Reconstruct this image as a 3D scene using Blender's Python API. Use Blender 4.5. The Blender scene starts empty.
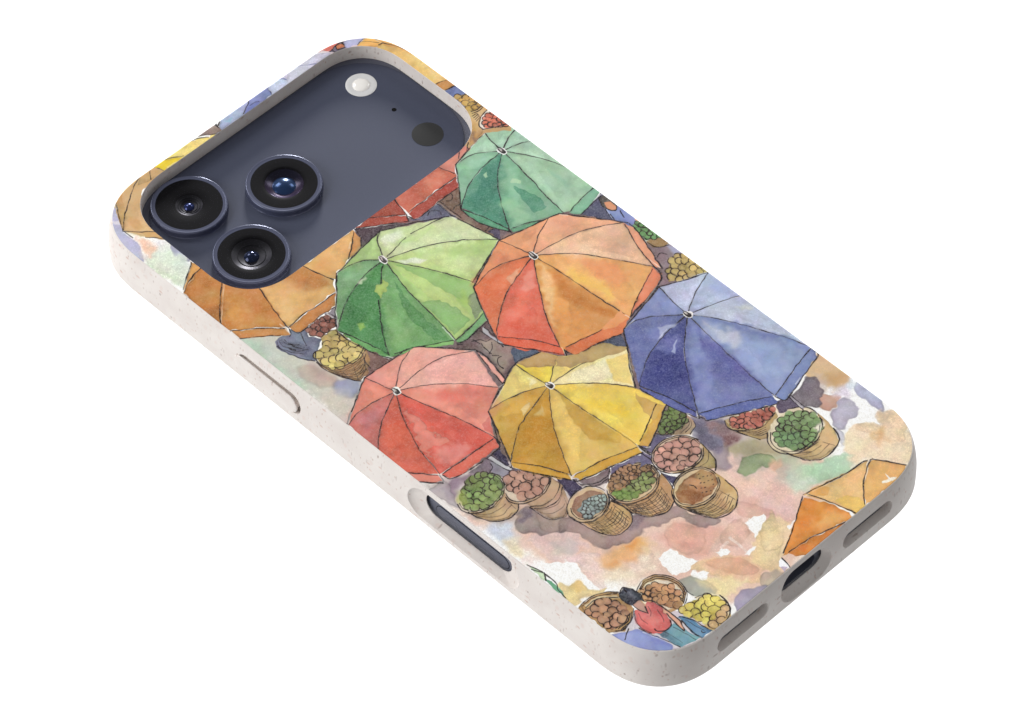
import bpy, bmesh, math
import numpy as np
from mathutils import Vector, Matrix

# ---------------------------------------------------------------- scene
scene = bpy.context.scene
COL = scene.collection
MM = 0.001
scene.view_settings.view_transform = 'Standard'
scene.view_settings.look = 'None'
scene.view_settings.exposure = 0.0
scene.view_settings.gamma = 1.0
scene.render.engine = 'CYCLES'
scene.cycles.max_bounces = 8
scene.cycles.transparent_max_bounces = 12
scene.cycles.use_denoising = True

# ---------------------------------------------------------------- artwork data (millimetres on the case back)
ART = [
('w',(196,188,172),[(-36.31,32.89),(-30.37,27.81),(-29.69,17.82),(-26.65,9.74),(-36.04,2.51),(-36.18,10.92),(-37.13,25.25)],1.2,0,0.95,0.55,0.08000000000000002,1),
('w',(162,205,176),[(-36.31,32.21),(-34.36,29.25),(-35.11,24.07),(-35.29,15.86),(-37.22,17.79),(-37.25,25.79)],1.4,0,0.75,0.55,0.08000000000000002,1),
('w',(188,196,178),[(-34.11,29.85),(-31.6,26.49),(-33.09,19.53),(-34.49,10.06),(-35.86,13.92),(-35.99,25.8)],1.8,0,0.7,0.55,0.08000000000000002,1),
('w',(188,158,140),[(-33.82,19.42),(-32.04,19.32),(-30.59,16.19),(-29.96,12.21),(-32.67,11.99),(-33.88,14.03),(-34.48,16.72)],0.5,0.26,0.55,0.3,0.1,1),
('w',(138,146,178),[(-31.58,12.16),(-29.96,12.21),(-27.18,9.85),(-30.15,7.39),(-32.48,8.89),(-32.76,11.24)],0.6,0.26,0.75,0.3,0.1,1),
('w',(180,150,140),[(-31.31,19.43),(-29.79,13.72),(-31.66,13.07),(-33.02,16.94)],1.6,0,0.5,0.55,0.08000000000000002,1),
('w',(205,190,176),[(-34.89,12.96),(-31.52,7.93),(-35.96,3.25),(-36.43,5.37)],1.6,0,0.6,0.55,0.08000000000000002,1),
('w',(212,194,184),[(-34.57,-16.09),(-23.39,-17.49),(-13.02,-37.58),(-16.98,-46.47),(-27.72,-42.1),(-34.78,-36.64),(-35.86,-27.63)],1.0,0,0.9,0.55,0.04000000000000001,1),
('w',(190,176,172),[(-36.31,-15.96),(-32.98,-17.67),(-28.93,-19.29),(-21.65,-20.86),(-21.26,-29.37),(-17.18,-36.66),(-23.04,-41.21),(-29.57,-33.91),(-32.48,-31.8),(-35.3,-25.79)],0.8,0,0.95,0.55,0.08000000000000002,1),
('w',(140,116,130),[(-34.02,-19.05),(-30.36,-19.47),(-23.33,-20.0),(-24.31,-22.27),(-28.23,-22.41),(-31.05,-20.81),(-34.03,-22.26),(-35.13,-21.16)],0.5,0,0.85,0.55,0.08000000000000002,1),
('w',(176,168,168),[(-36.47,-17.41),(-32.55,-18.5),(-34.66,-23.23),(-35.02,-24.87),(-36.16,-20.93)],0.2,0.26,0.7,0.3,0.1,1),
('w',(240,205,184),[(-36.17,-24.13),(-34.12,-27.77),(-33.74,-30.54),(-35.78,-30.09),(-36.09,-26.6)],1.0,0,0.9,0.55,0.08000000000000002,1),
('w',(200,208,224),[(-35.47,-30.4),(-32.28,-31.6),(-31.39,-34.48),(-34.46,-36.95),(-36.03,-35.39),(-36.42,-32.63)],1.2,0,0.9,0.55,0.08000000000000002,1),
('w',(236,214,172),[(-35.32,-35.3),(-32.74,-37.1),(-34.08,-39.7),(-35.88,-40.26),(-36.27,-37.51)],1.2,0,0.85,0.55,0.08000000000000002,1),
('w',(240,212,204),[(-35.49,-39.87),(-33.38,-42.75),(-35.58,-43.7),(-36.36,-41.36)],1.2,0,0.8,0.55,0.08000000000000002,1),
('w',(236,214,184),[(6.31,-43.86),(20.77,-45.09),(22.47,-53.42),(20.34,-67.64),(29.27,-66.77),(33.73,-71.23),(24.98,-75.51),(5.66,-69.06),(-5.89,-70.18),(-6.92,-56.51)],1.2,0,0.9,0.55,0.04000000000000001,1),
('w',(196,180,176),[(11.78,-36.12),(15.64,-44.95),(17.79,-55.32),(8.52,-59.08),(3.84,-51.18)],1.0,0,0.9,0.55,0.048,1),
('w',(230,194,172),[(-28.27,-28.81),(-21.32,-35.74),(-16.98,-46.47),(-4.53,-49.28),(12.05,-49.59),(19.06,-56.59),(17.8,-65.11),(-0.9,-75.17),(-14.81,-73.76),(-19.43,-66.05),(-26.56,-55.83),(-33.24,-47.59)],1.2,0,1,0.55,0.04000000000000001,1),
('w',(230,188,168),[(-27.65,-31.99),(-24.53,-38.93),(-17.69,-52.11),(-1.12,-55.9),(9.73,-50.54),(14.41,-58.47),(8.98,-65.98),(3.15,-66.55),(-7.77,-68.31),(-15.8,-65.0),(-22.48,-56.77),(-25.89,-50.24),(-32.76,-43.38),(-31.95,-36.3)],1.8,0,0.95,0.55,0.08000000000000002,1),
('w',(222,190,182),[(-30.54,-37.8),(-25.29,-41.56),(-24.71,-44.11),(-25.03,-46.76),(-27.45,-46.81),(-30.0,-46.23),(-32.09,-43.65),(-31.34,-38.99)],0.5,0,0.85,0.55,0.08000000000000002,1),
('w',(196,184,178),[(-29.04,-41.77),(-26.9,-43.16),(-26.26,-46.03),(-27.98,-45.79),(-29.81,-43.71)],0.9,0,0.75,0.55,0.08000000000000002,1),
('w',(238,214,206),[(-30.28,-44.96),(-27.45,-46.81),(-29.38,-50.28),(-29.79,-53.77),(-29.98,-51.64),(-29.18,-48.52)],0.8,0,0.7,0.55,0.08000000000000002,1),
('w',(236,206,200),[(-29.75,-45.99),(-27.25,-47.01),(-24.85,-48.91),(-27.04,-52.61),(-30.19,-55.32),(-30.38,-53.19),(-30.21,-49.93),(-28.93,-48.28)],0.2,0.12,0.7,0.3,0.1,1),
('w',(236,176,110),[(-24.96,-49.79),(-20.62,-50.18),(-17.82,-52.47),(-20.07,-54.66),(-23.52,-54.17),(-25.38,-53.29),(-26.25,-51.44)],1.6,0,0.85,0.55,0.08000000000000002,1),
('w',(222,140,70),[(-25.42,-51.78),(-23.87,-52.59),(-24.6,-54.07),(-25.82,-53.34)],1.0,0,0.75,0.55,0.08000000000000002,1),
('w',(226,140,62),[(-20.28,-51.01),(-17.94,-52.35),(-19.07,-53.69),(-20.32,-52.2)],0.8,0,0.7,0.55,0.08000000000000002,1),
('w',(240,220,190),[(-27.04,-52.61),(-21.76,-55.92),(-24.66,-58.89),(-27.56,-56.97),(-28.63,-54.93)],2,0,0.9,0.55,0.08000000000000002,1),
('w',(226,166,146),[(-13.33,-53.29),(-8.92,-55.2),(-6.35,-59.26),(-5.34,-61.75),(-11.63,-62.39),(-13.7,-61.32),(-14.34,-57.72),(-15.04,-54.55)],1.2,0,0.85,0.55,0.08000000000000002,1),
('w',(236,196,180),[(-2.02,-58.6),(1.61,-58.22),(2.69,-61.8),(4.67,-65.28),(4.89,-68.49),(2.1,-67.69),(1.16,-64.77),(-0.75,-62.37),(-4.56,-62.54)],1.4,0,0.9,0.55,0.08000000000000002,1),
('w',(222,160,150),[(1.87,-57.98),(3.72,-60.83),(4.46,-63.57),(4.56,-67.66),(2.35,-67.45),(1.79,-63.41),(0.34,-60.96)],1.6,0,0.55,0.55,0.08000000000000002,1),
('w',(226,166,140),[(4.58,-54.64),(7.09,-57.66),(4.74,-58.33),(3.82,-56.91)],0.8,0.26,0.5,0.3,0.1,1),
('w',(236,206,160),[(1.61,-64.72),(4.03,-66.64),(3.09,-70.17),(-1.66,-72.34),(-5.49,-74.41),(-7.83,-72.07),(-6.02,-68.48),(-3.34,-66.72)],0.5,0,0.95,0.55,0.08000000000000002,1),
('w',(232,202,150),[(-3.79,-66.76),(1.61,-64.72),(3.69,-64.3),(2.02,-66.62),(-0.15,-69.41),(-1.74,-71.28),(-5.43,-73.98),(-7.83,-72.07),(-9.78,-73.54),(-13.17,-69.18),(-14.25,-65.66),(-16.34,-63.09),(-13.47,-63.01),(-9.15,-65.36),(-6.86,-68.14)],0.2,0.14,0.8,0.3,0.1,1),
('w',(232,180,146),[(-13.28,-63.21),(-9.15,-65.36),(-7.17,-68.81),(-8.27,-72.12),(-9.92,-72.91),(-12.39,-69.96),(-13.47,-66.44)],1.0,0,0.85,0.55,0.08000000000000002,1),
('w',(236,216,166),[(-14.89,-65.51),(-13.17,-69.18),(-10.7,-72.14),(-14.92,-70.84),(-16.22,-69.06)],0.8,0,0.9,0.55,0.08000000000000002,1),
('w',(232,170,90),[(-17.78,-51.82),(-16.8,-52.79),(-18.61,-54.94),(-20.28,-54.25)],1.4,0,0.7,0.55,0.08000000000000002,1),
('w',(244,226,200),[(-19.59,-53.96),(-18.08,-55.96),(-19.74,-58.72),(-21.91,-58.52),(-22.28,-56.19)],1.4,0,0.8,0.55,0.08000000000000002,1),
('w',(228,178,152),[(-4.58,-61.03),(-1.86,-61.51),(-1.64,-63.21),(-2.56,-65.03),(-6.65,-64.9),(-7.91,-62.66)],0.2,0.26,0.5,0.3,0.1,1),
('w',(222,162,132),[(-12.89,-63.6),(-9.4,-65.6),(-7.62,-68.85),(-8.56,-71.83),(-11.12,-69.52),(-12.72,-65.72)],0.2,0.26,0.5,0.3,0.1,1),
('w',(240,212,160),[(1.16,-64.77),(2.35,-67.45),(-1.07,-70.46),(-3.58,-68.46)],0.2,0.26,0.55,0.3,0.1,1),
('w',(226,170,150),[(-12.63,-53.0),(-9.43,-55.69),(-8.15,-59.45),(-11.27,-61.28),(-13.98,-60.05),(-14.56,-56.02)],0.2,0.26,0.4,0.3,0.1,1),
('w',(216,158,140),[(0.31,-57.92),(2.42,-60.53),(3.63,-64.74),(1.93,-64.04),(-0.75,-62.37),(-1.1,-60.02)],0.2,0.26,0.4,0.3,0.1,1),
('w',(247,244,238),[(-18.56,-57.2),(-16.53,-56.77),(-15.18,-57.38),(-15.2,-59.32),(-14.19,-61.41),(-13.51,-62.97),(-15.65,-62.8),(-16.98,-62.94),(-18.21,-62.21),(-19.43,-61.48),(-18.86,-59.59)],0.12,0,1.0,0.22,0.01,0),
('w',(247,244,238),[(-1.64,-63.21),(-0.26,-62.86),(2.04,-63.55),(1.57,-64.68),(-1.22,-65.86),(-2.94,-66.23),(-2.05,-64.55)],0.12,0,1.0,0.22,0.01,0),
('w',(247,244,238),[(-10.33,-63.44),(-8.92,-63.62),(-8.4,-65.23),(-9.27,-65.48),(-10.43,-64.68)],0.12,0,1.0,0.22,0.01,0),
('w',(247,244,238),[(-5.59,-66.94),(-4.29,-67.16),(-5.22,-67.81),(-6.87,-68.22),(-7.04,-67.47)],0.12,0,1.0,0.22,0.01,0),
('w',(247,244,238),[(-16.4,-63.52),(-14.21,-65.81),(-15.99,-66.37),(-17.02,-65.83),(-16.98,-64.65)],0.12,0,1.0,0.22,0.01,0),
('w',(247,244,238),[(3.33,-68.43),(5.41,-68.01),(3.51,-69.59),(2.86,-69.44)],0.12,0,1.0,0.22,0.01,0),
('i',(246,244,238),[(-6.12,-63.06),(-6.06,-65.49),(-6.35,-67.66)],0.46,0.36),
('i',(246,244,238),[(-7.12,-63.44),(-8.67,-63.38)],0.46,0.3),
('i',(246,244,238),[(-0.55,-62.56),(-1.77,-63.33),(-2.21,-64.89)],0.29,0.54),
('w',(247,245,239),[(-33.96,-43.75),(-31.81,-44.92),(-29.41,-47.21),(-29.42,-48.77),(-30.21,-49.93),(-30.66,-51.93),(-30.37,-54.65),(-31.94,-53.57),(-32.39,-50.93),(-34.05,-50.25),(-34.6,-48.48),(-34.5,-45.66)],0.12,0,1.0,0.2,0.01,0),
('w',(236,206,140),[(-35.04,-48.53),(-34.07,-49.5),(-33.54,-50.52),(-32.32,-50.86),(-31.86,-51.95),(-31.55,-53.96),(-29.75,-55.27),(-30.88,-55.6),(-34.18,-54.24),(-35.54,-54.82),(-37.09,-53.27),(-35.83,-49.69)],0.2,0.18,0.9,0.3,0.1,1),
('w',(226,180,100),[(-33.34,-50.71),(-32.25,-51.56),(-32.33,-53.18),(-33.74,-52.26)],0.8,0,0.6,0.55,0.08000000000000002,1),
('w',(246,240,232),[(-35.56,-41.66),(-33.37,-43.36),(-34.69,-45.46),(-35.71,-42.98)],0.6,0,1.0,0.12,0.07,0),
('w',(182,212,176),[(11.16,-59.9),(16.57,-61.75),(20.14,-63.79),(24.32,-64.9),(22.82,-66.46),(20.07,-67.27),(12.37,-65.64),(9.8,-63.08)],0.9,0,0.95,0.55,0.08000000000000002,1),
('w',(176,208,172),[(16.7,-62.39),(20.6,-63.74),(23.79,-63.86),(24.19,-65.02),(22.99,-66.12),(20.07,-67.27),(14.8,-66.05),(12.56,-64.32)],0.2,0.12,0.6,0.3,0.1,1),
('w',(206,214,190),[(9.52,-60.28),(13.61,-63.35),(12.63,-65.4),(9.41,-64.2)],1.4,0,0.8,0.55,0.08000000000000002,1),
('w',(232,176,140),[(10.75,-56.45),(12.85,-56.01),(12.6,-57.78),(10.69,-58.42),(9.9,-57.63)],0.5,0,0.8,0.55,0.08000000000000002,1),
('w',(226,186,176),[(6.11,-58.89),(9.92,-60.68),(7.53,-66.34),(4.75,-68.55),(4.33,-65.14),(3.39,-62.21)],1.6,0,0.8,0.55,0.08000000000000002,1),
('w',(238,214,176),[(22.72,-64.84),(28.45,-64.93),(35.31,-69.73),(29.47,-74.62),(25.37,-68.5),(21.13,-67.82)],1.0,0,0.95,0.55,0.08000000000000002,1),
('w',(190,180,170),[(4.02,-50.54),(10.19,-48.56),(17.03,-51.79),(15.39,-59.86),(12.37,-61.91),(5.9,-56.47)],1.6,0,0.6,0.55,0.08000000000000002,1),
('w',(172,160,124),[(8.87,-48.26),(12.05,-49.9),(15.37,-53.72),(15.19,-59.66),(12.48,-57.97),(10.75,-54.21),(8.09,-50.54)],1.0,0,0.85,0.55,0.08000000000000002,1),
('w',(188,196,168),[(12.73,-54.66),(14.59,-57.54),(15.47,-59.94),(14.15,-61.16),(12.75,-59.25)],1.0,0,0.7,0.55,0.08000000000000002,1),
('w',(146,166,118),[(7.08,-52.58),(8.76,-52.23),(10.48,-52.92),(12.07,-54.51),(12.84,-56.29),(10.57,-57.08),(9.66,-56.78),(9.38,-55.89),(7.84,-56.38),(6.28,-55.73),(5.76,-54.3)],0.2,0.25,0.85,0.3,0.1,1),
('w',(236,196,176),[(7.17,-50.64),(6.92,-52.43),(5.24,-54.79),(6.3,-56.87),(9.85,-57.37),(9.59,-59.14),(5.73,-60.47),(0.99,-55.74)],0.6,0,0.8,0.55,0.08000000000000002,1),
('w',(236,176,150),[(11.62,-56.09),(12.94,-56.39),(12.48,-57.97),(10.12,-58.65),(9.85,-57.37)],0.5,0,0.7,0.55,0.08000000000000002,1),
('w',(116,110,132),[(8.42,-40.12),(12.75,-43.4),(12.43,-45.66),(9.92,-47.26),(6.76,-48.71),(5.96,-46.37),(6.33,-43.68)],0.6,0,0.95,0.55,0.08000000000000002,1),
('w',(150,116,116),[(10.02,-41.71),(12.56,-44.76),(11.78,-48.6),(9.47,-48.85),(9.25,-45.57)],0.8,0,0.85,0.55,0.08000000000000002,1),
('w',(126,110,128),[(5.96,-46.37),(8.87,-48.26),(9.99,-48.36),(6.78,-50.25),(5.61,-52.13),(4.03,-52.08),(3.82,-50.35),(5.45,-48.41)],0.4,0.26,0.55,0.3,0.1,1),
('w',(92,86,106),[(8.36,-40.57),(9.23,-42.47),(6.75,-47.17),(6.28,-45.67),(7.18,-42.48)],0.6,0,0.6,0.55,0.08000000000000002,1),
('w',(112,70,70),[(9.78,-46.61),(11.48,-48.3),(10.39,-48.75),(8.87,-48.26)],0.5,0,0.6,0.55,0.08000000000000002,1),
('w',(214,176,130),[(31.23,-46.67),(36.2,-44.78),(37.06,-46.7),(36.67,-52.88),(34.49,-54.11),(32.41,-52.55),(31.89,-49.94)],0.6,0,0.95,0.55,0.08000000000000002,1),
('w',(196,140,80),[(33.65,-49.08),(36.47,-51.9),(33.89,-53.5),(32.68,-52.3)],1.2,0,0.5,0.55,0.08000000000000002,1),
('w',(190,170,160),[(32.44,-47.87),(33.24,-50.24),(31.06,-52.25),(30.4,-50.54)],0.9,0,0.7,0.55,0.08000000000000002,1),
('w',(190,136,112),[(28.78,-52.05),(29.99,-51.7),(30.45,-53.2),(32.0,-53.7),(31.05,-55.35),(28.62,-56.04),(27.08,-55.54),(27.36,-53.74)],0.2,0.15,0.85,0.3,0.1,1),
('w',(116,104,112),[(24.42,-48.74),(27.58,-47.73),(30.21,-47.22),(31.83,-48.05),(31.96,-49.49),(30.91,-50.53),(30.7,-51.62),(29.78,-52.27),(28.61,-52.4),(27.19,-54.09),(25.28,-52.19),(24.29,-49.64)],0.2,0.28,0.92,0.3,0.1,1),
('w',(96,84,104),[(22.72,-47.04),(25.5,-48.51),(25.28,-52.19),(21.07,-49.54)],0.08,0.1,1.0,0.12,0.07,0),
('w',(214,204,214),[(32.21,-52.35),(34.97,-54.06),(33.19,-56.46),(31.32,-55.1)],0.8,0,0.8,0.55,0.08000000000000002,1),
('w',(178,170,190),[(27.21,-56.19),(29.29,-56.19),(31.05,-55.35),(32.46,-55.98),(32.61,-57.95),(30.59,-60.07),(28.74,-59.77),(27.1,-60.71),(26.18,-60.21),(26.13,-58.72),(27.01,-57.53)],0.2,0.22,0.9,0.3,0.1,1),
('w',(188,182,200),[(25.53,-59.66),(26.06,-60.7),(24.66,-62.38),(22.99,-62.76)],0.2,0.26,0.7,0.3,0.1,1),
('w',(172,174,204),[(35.05,-55.71),(36.82,-54.86),(37.04,-57.17),(36.61,-59.86),(35.44,-62.07),(34.25,-62.59),(33.9,-61.57),(34.26,-58.56)],0.2,0.2,0.9,0.3,0.1,1),
('w',(206,214,222),[(34.77,-53.86),(36.46,-53.46),(36.65,-55.21),(34.41,-56.11)],0.7,0,0.7,0.55,0.08000000000000002,1),
('w',(240,214,178),[(22.46,-63.25),(26.39,-61.55),(30.27,-61.82),(31.53,-64.1),(32.55,-62.03),(34.09,-62.54),(36.57,-65.01),(32.97,-69.65),(28.28,-73.13),(25.5,-68.84),(22.85,-66.7)],0.35,0,0.95,0.55,0.08000000000000002,1),
('w',(238,206,164),[(32.55,-62.03),(34.23,-62.41),(36.42,-65.38),(32.97,-69.65),(30.83,-68.54),(30.31,-65.97),(28.06,-62.7),(29.13,-61.71),(30.47,-62.02),(31.26,-64.35)],0.2,0.14,0.6,0.3,0.1,1),
('w',(214,156,90),[(30.99,-64.6),(31.52,-65.64),(30.11,-67.3),(28.44,-66.16)],1.0,0,0.6,0.55,0.08000000000000002,1),
('w',(158,164,148),[(-19.41,-63.06),(-17.55,-63.94),(-15.9,-66.55),(-15.83,-68.57),(-17.05,-69.54),(-19.24,-67.84),(-20.03,-66.32)],0.2,0.22,0.85,0.3,0.1,1),
('w',(238,212,150),[(-16.68,-65.78),(-12.16,-68.83),(-15.16,-71.67),(-16.48,-69.38)],0.8,0,0.6,0.55,0.08000000000000002,1),
('w',(192,172,152),[(-8.72,-72.84),(-6.15,-73.45),(-5.11,-74.88),(-3.36,-75.06),(-8.15,-76.53),(-9.71,-74.98)],0.2,0.2,0.9,0.3,0.1,1),
('w',(160,152,176),[(-16.38,-73.74),(-13.93,-72.32),(-11.57,-73.11),(-9.51,-74.79),(-8.46,-76.22),(-13.75,-76.37),(-16.8,-75.64)],0.2,0.2,0.9,0.3,0.1,1),
('w',(248,245,238),[(-30.24,75.02),(-28.75,60.77),(-29.35,51.66),(-34.1,48.72),(-38.91,56.39),(-36.43,68.44)],0.5,0,1.0,0.12,0.07,0),
('w',(172,172,204),[(-31.86,73.19),(-30.55,72.13),(-32.3,69.2),(-33.73,67.2),(-33.87,63.94),(-35.07,60.28),(-36.63,58.94),(-37.08,64.22),(-35.33,69.29)],0.2,0.1,0.9,0.3,0.1,1),
('w',(232,226,222),[(-33.88,70.53),(-32.36,69.51),(-32.76,68.68),(-33.9,69.34)],0.2,0,0.6,0.12,0.07,0),
('w',(214,204,150),[(-32.16,68.57),(-29.82,65.75),(-32.13,63.18),(-33.37,64.89)],0.4,0,0.9,0.55,0.08000000000000002,1),
('w',(238,178,146),[(-33.88,62.97),(-32.41,62.48),(-32.15,59.3),(-33.89,58.14),(-34.25,60.43)],0.8,0,0.8,0.55,0.08000000000000002,1),
('w',(218,200,200),[(-35.03,60.72),(-33.89,58.14),(-35.54,57.84),(-36.17,59.44)],0.7,0,0.6,0.55,0.08000000000000002,1),
('w',(216,218,206),[(-31.23,60.32),(-29.86,57.99),(-30.44,52.76),(-32.87,50.84),(-34.44,56.75)],0.9,0,0.8,0.55,0.08000000000000002,1),
('w',(206,226,184),[(-36.54,57.88),(-34.9,56.25),(-35.05,53.02),(-33.19,49.73),(-35.55,50.17),(-36.64,53.17)],0.7,0,0.95,0.55,0.08000000000000002,1),
('w',(164,162,188),[(-30.51,57.66),(-29.5,57.63),(-29.84,52.64),(-31.07,53.58),(-31.39,55.15)],0.2,0.26,0.9,0.3,0.1,1),
('w',(214,224,200),[(-36.1,58.54),(-31.8,57.74),(-30.66,53.11),(-35.29,49.03),(-35.87,50.47)],0.8,0,0.8,0.55,0.08000000000000002,1),
('w',(118,98,98),[(-4.11,36.25),(4.51,32.25),(19.46,28.74),(28.85,30.19),(31.47,16.74),(34.77,8.08),(34.02,-1.82),(31.83,-11.21),(29.06,-19.53),(13.06,-37.4),(0.57,-38.13),(-15.2,-32.18),(-22.46,-21.68),(-31.7,-15.71),(-32.92,-1.42),(-30.38,5.96),(-19.13,9.81),(-15.42,24.88)],0.08,0,1.0,0.12,0.12,0),
('w',(126,94,86),[(-21.57,15.2),(-20.14,9.03),(-20.52,8.88),(-26.41,9.5),(-23.12,12.53)],0.08,0.15,1.0,0.12,0.16,0),
('w',(150,140,148),[(-21.1,25.93),(-18.43,25.4),(-22.12,21.07),(-21.18,23.33)],0.08,0.1,1.0,0.12,0.07,0),
('i',(214,208,202),[(-20.69,25.52),(-20.57,23.47)],0.228,0.95),
('i',(42,36,38),[(-21.06,25.46),(-20.86,23.33)],0.123,0.95),
('i',(42,36,38),[(-20.27,25.63),(-20.2,23.53)],0.123,0.95),
('w',(118,122,144),[(-32.06,27.26),(-30.35,27.42),(-29.2,26.54),(-28.27,27.74),(-27.82,26.33),(-26.14,25.19),(-27.02,23.83),(-25.75,21.92),(-28.37,19.88),(-29.94,18.55),(-31.27,20.14),(-31.98,21.89),(-32.83,24.75),(-32.75,26.1)],0.08,0.22,1.0,0.12,0.16,0),
('w',(86,88,104),[(-31.39,27.13),(-30.08,24.76),(-29.33,21.37),(-29.8,19.2),(-31.52,21.97),(-32.52,25.08)],0.5,0,0.6,0.55,0.08000000000000002,1),
('i',(42,36,38),[(-31.85,27.06),(-32.52,25.5),(-31.61,23.12),(-30.4,21.48)],0.141,0.8),
('i',(42,36,38),[(-31.35,27.09),(-31.81,25.43),(-30.8,23.15)],0.141,0.8),
('i',(42,36,38),[(-31.04,26.25),(-30.79,24.84),(-29.57,23.62)],0.141,0.8),
('i',(42,36,38),[(-30.53,26.38),(-30.65,25.33),(-30.34,24.49)],0.141,0.8),
('i',(42,36,38),[(-32.62,26.24),(-32.42,23.93),(-31.42,20.81),(-30.19,18.79)],0.141,0.8),
('i',(42,36,38),[(-27.42,25.29),(-28.14,23.89),(-28.64,22.53)],0.141,0.8),
('i',(42,36,38),[(-31.51,24.07),(-30.6,22.53),(-29.08,21.64)],0.141,0.8),
('i',(42,36,38),[(-30.59,24.21),(-29.84,22.51)],0.141,0.8),
('f',(166,105,89),[(-25.95,25.31),(-22.96,25.64),(-21.16,25.45),(-20.76,23.44),(-21.97,21.99),(-23.35,22.29),(-25.55,22.04),(-26.56,23.9)],0.92,0.75,0.1,(134,80,67)),
('w',(172,132,90),[(-30.12,18.2),(-30.12,16.36),(-29.88,14.54),(-28.68,11.25),(-27.57,9.52),(-24.98,10.17),(-22.52,11.93),(-21.38,14.7),(-25.46,13.81),(-28.91,15.15)],0.08,0.2,1.0,0.12,0.14,0),
('f',(210,183,107),[(-28.62,20.12),(-27.1,20.19),(-25.61,21.89),(-22.99,21.83),(-21.87,21.35),(-22.29,19.64),(-21.31,14.85),(-24.8,13.68),(-27.19,14.48),(-29.16,15.3),(-29.76,17.57)],1.16,0.75,0.14,(168,144,79)),
('i',(42,36,38),[(-28.62,20.12),(-29.73,18.6),(-29.87,16.63),(-28.91,15.15),(-26.78,14.08),(-24.34,13.74),(-21.51,14.72)],0.182,0.95),
('i',(42,36,38),[(-30.04,18.28),(-30.25,16.22),(-29.8,14.2),(-28.68,11.25),(-27.52,9.36)],0.182,0.95),
('i',(42,36,38),[(-29.99,16.0),(-29.26,14.84),(-28.14,14.01),(-26.6,13.46),(-25.0,13.23),(-23.12,13.72),(-22.46,13.81)],0.106,0.75),
('i',(42,36,38),[(-29.83,15.6),(-29.03,14.32),(-27.9,13.39),(-26.34,13.04),(-24.77,12.91),(-23.88,13.09)],0.106,0.75),
('i',(42,36,38),[(-29.66,15.0),(-28.8,13.81),(-27.64,12.94),(-26.26,12.37),(-24.54,12.63),(-23.35,12.88)],0.106,0.75),
('i',(42,36,38),[(-29.47,14.48),(-28.6,13.15),(-27.42,12.47),(-26.09,11.96),(-24.87,12.1)],0.106,0.75),
('i',(42,36,38),[(-29.92,15.16),(-29.28,13.92),(-28.4,12.67),(-27.32,11.76),(-25.93,11.59),(-24.29,11.91)],0.106,0.75),
('i',(42,36,38),[(-29.78,14.71),(-29.1,13.19),(-28.21,12.16),(-27.18,11.26),(-25.89,11.02),(-24.13,11.69),(-23.87,11.73)],0.106,0.75),
('i',(42,36,38),[(-29.63,14.19),(-28.92,12.61),(-28.12,11.42),(-27.07,10.78),(-25.68,10.76),(-25.25,10.89)],0.106,0.75),
('i',(42,36,38),[(-29.47,13.48),(-28.75,12.06),(-28.02,10.86),(-27.11,10.08),(-25.48,10.54),(-24.74,10.77)],0.106,0.75),
('i',(42,36,38),[(-29.86,14.42),(-29.3,12.86),(-28.65,11.33),(-27.95,10.29),(-27.0,9.69),(-26.22,9.86)],0.106,0.75),
('i',(42,36,38),[(-29.84,15.77),(-29.79,14.92),(-29.74,14.07)],0.095,0.6375),
('i',(42,36,38),[(-28.29,13.21),(-28.47,12.3),(-28.64,11.39)],0.095,0.6375),
('i',(42,36,38),[(-26.02,12.83),(-26.79,11.32),(-27.56,9.82)],0.095,0.6375),
('i',(42,36,38),[(-22.79,13.73),(-23.91,12.04),(-25.02,10.35)],0.095,0.6375),
('i',(42,36,38),[(-22.35,13.34),(-23.58,12.46),(-24.06,10.31)],0.158,0.8),
('w',(128,100,84),[(12.83,30.89),(18.51,30.81),(15.05,26.43),(15.06,23.09),(16.81,18.02),(14.61,15.8),(12.44,24.6)],0.08,0.1,1.0,0.12,0.14,0),
('w',(104,104,124),[(6.07,31.51),(7.59,30.55),(12.65,30.5),(12.84,25.86),(8.29,28.74)],0.08,0.1,1.0,0.12,0.14,0),
('w',(92,76,84),[(-2.71,36.95),(5.53,30.94),(-0.04,33.18),(-5.27,32.35),(-4.07,34.46)],0.08,0.1,1.0,0.12,0.14,0),
('w',(92,80,104),[(14.52,19.2),(16.81,18.02),(14.61,15.8)],0.08,0.18,1.0,0.12,0.1,0),
('i',(206,200,198),[(12.98,30.62),(12.92,24.67)],0.17,0.42),
('i',(42,36,38),[(12.59,30.56),(12.49,24.66)],0.141,0.95),
('i',(42,36,38),[(13.38,30.61),(13.3,24.85)],0.141,0.95),
('i',(42,36,38),[(14.35,29.92),(15.11,29.44),(16.05,29.9),(16.32,30.47)],0.15,0.95),
('i',(42,36,38),[(13.77,27.43),(14.53,27.79),(15.62,27.43)],0.15,0.95),
('i',(42,36,38),[(9.38,29.87),(10.48,30.16),(11.24,29.68)],0.15,0.95),
('i',(42,36,38),[(11.24,29.68),(11.59,28.77),(11.21,28.04)],0.15,0.95),
('i',(42,36,38),[(14.31,19.41),(15.28,19.55),(15.9,19.76)],0.15,0.95),
('i',(42,36,38),[(14.56,18.61),(15.62,18.65)],0.15,0.95),
('w',(112,90,90),[(-8.51,3.76),(-7.09,2.34),(-1.28,2.93),(-2.64,-0.5),(-2.87,-3.99),(-4.69,-7.45),(-8.52,-8.88),(-7.08,-2.96),(-7.52,-0.14),(-9.41,2.43)],0.08,0.1,1.0,0.12,0.18,0),
('w',(150,126,112),[(-5.47,0.72),(-2.91,-0.77),(-2.46,-4.39),(-5.3,-6.84),(-8.14,-7.68),(-6.74,-3.83)],0.6,0,1.0,0.12,0.15,0),
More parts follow.
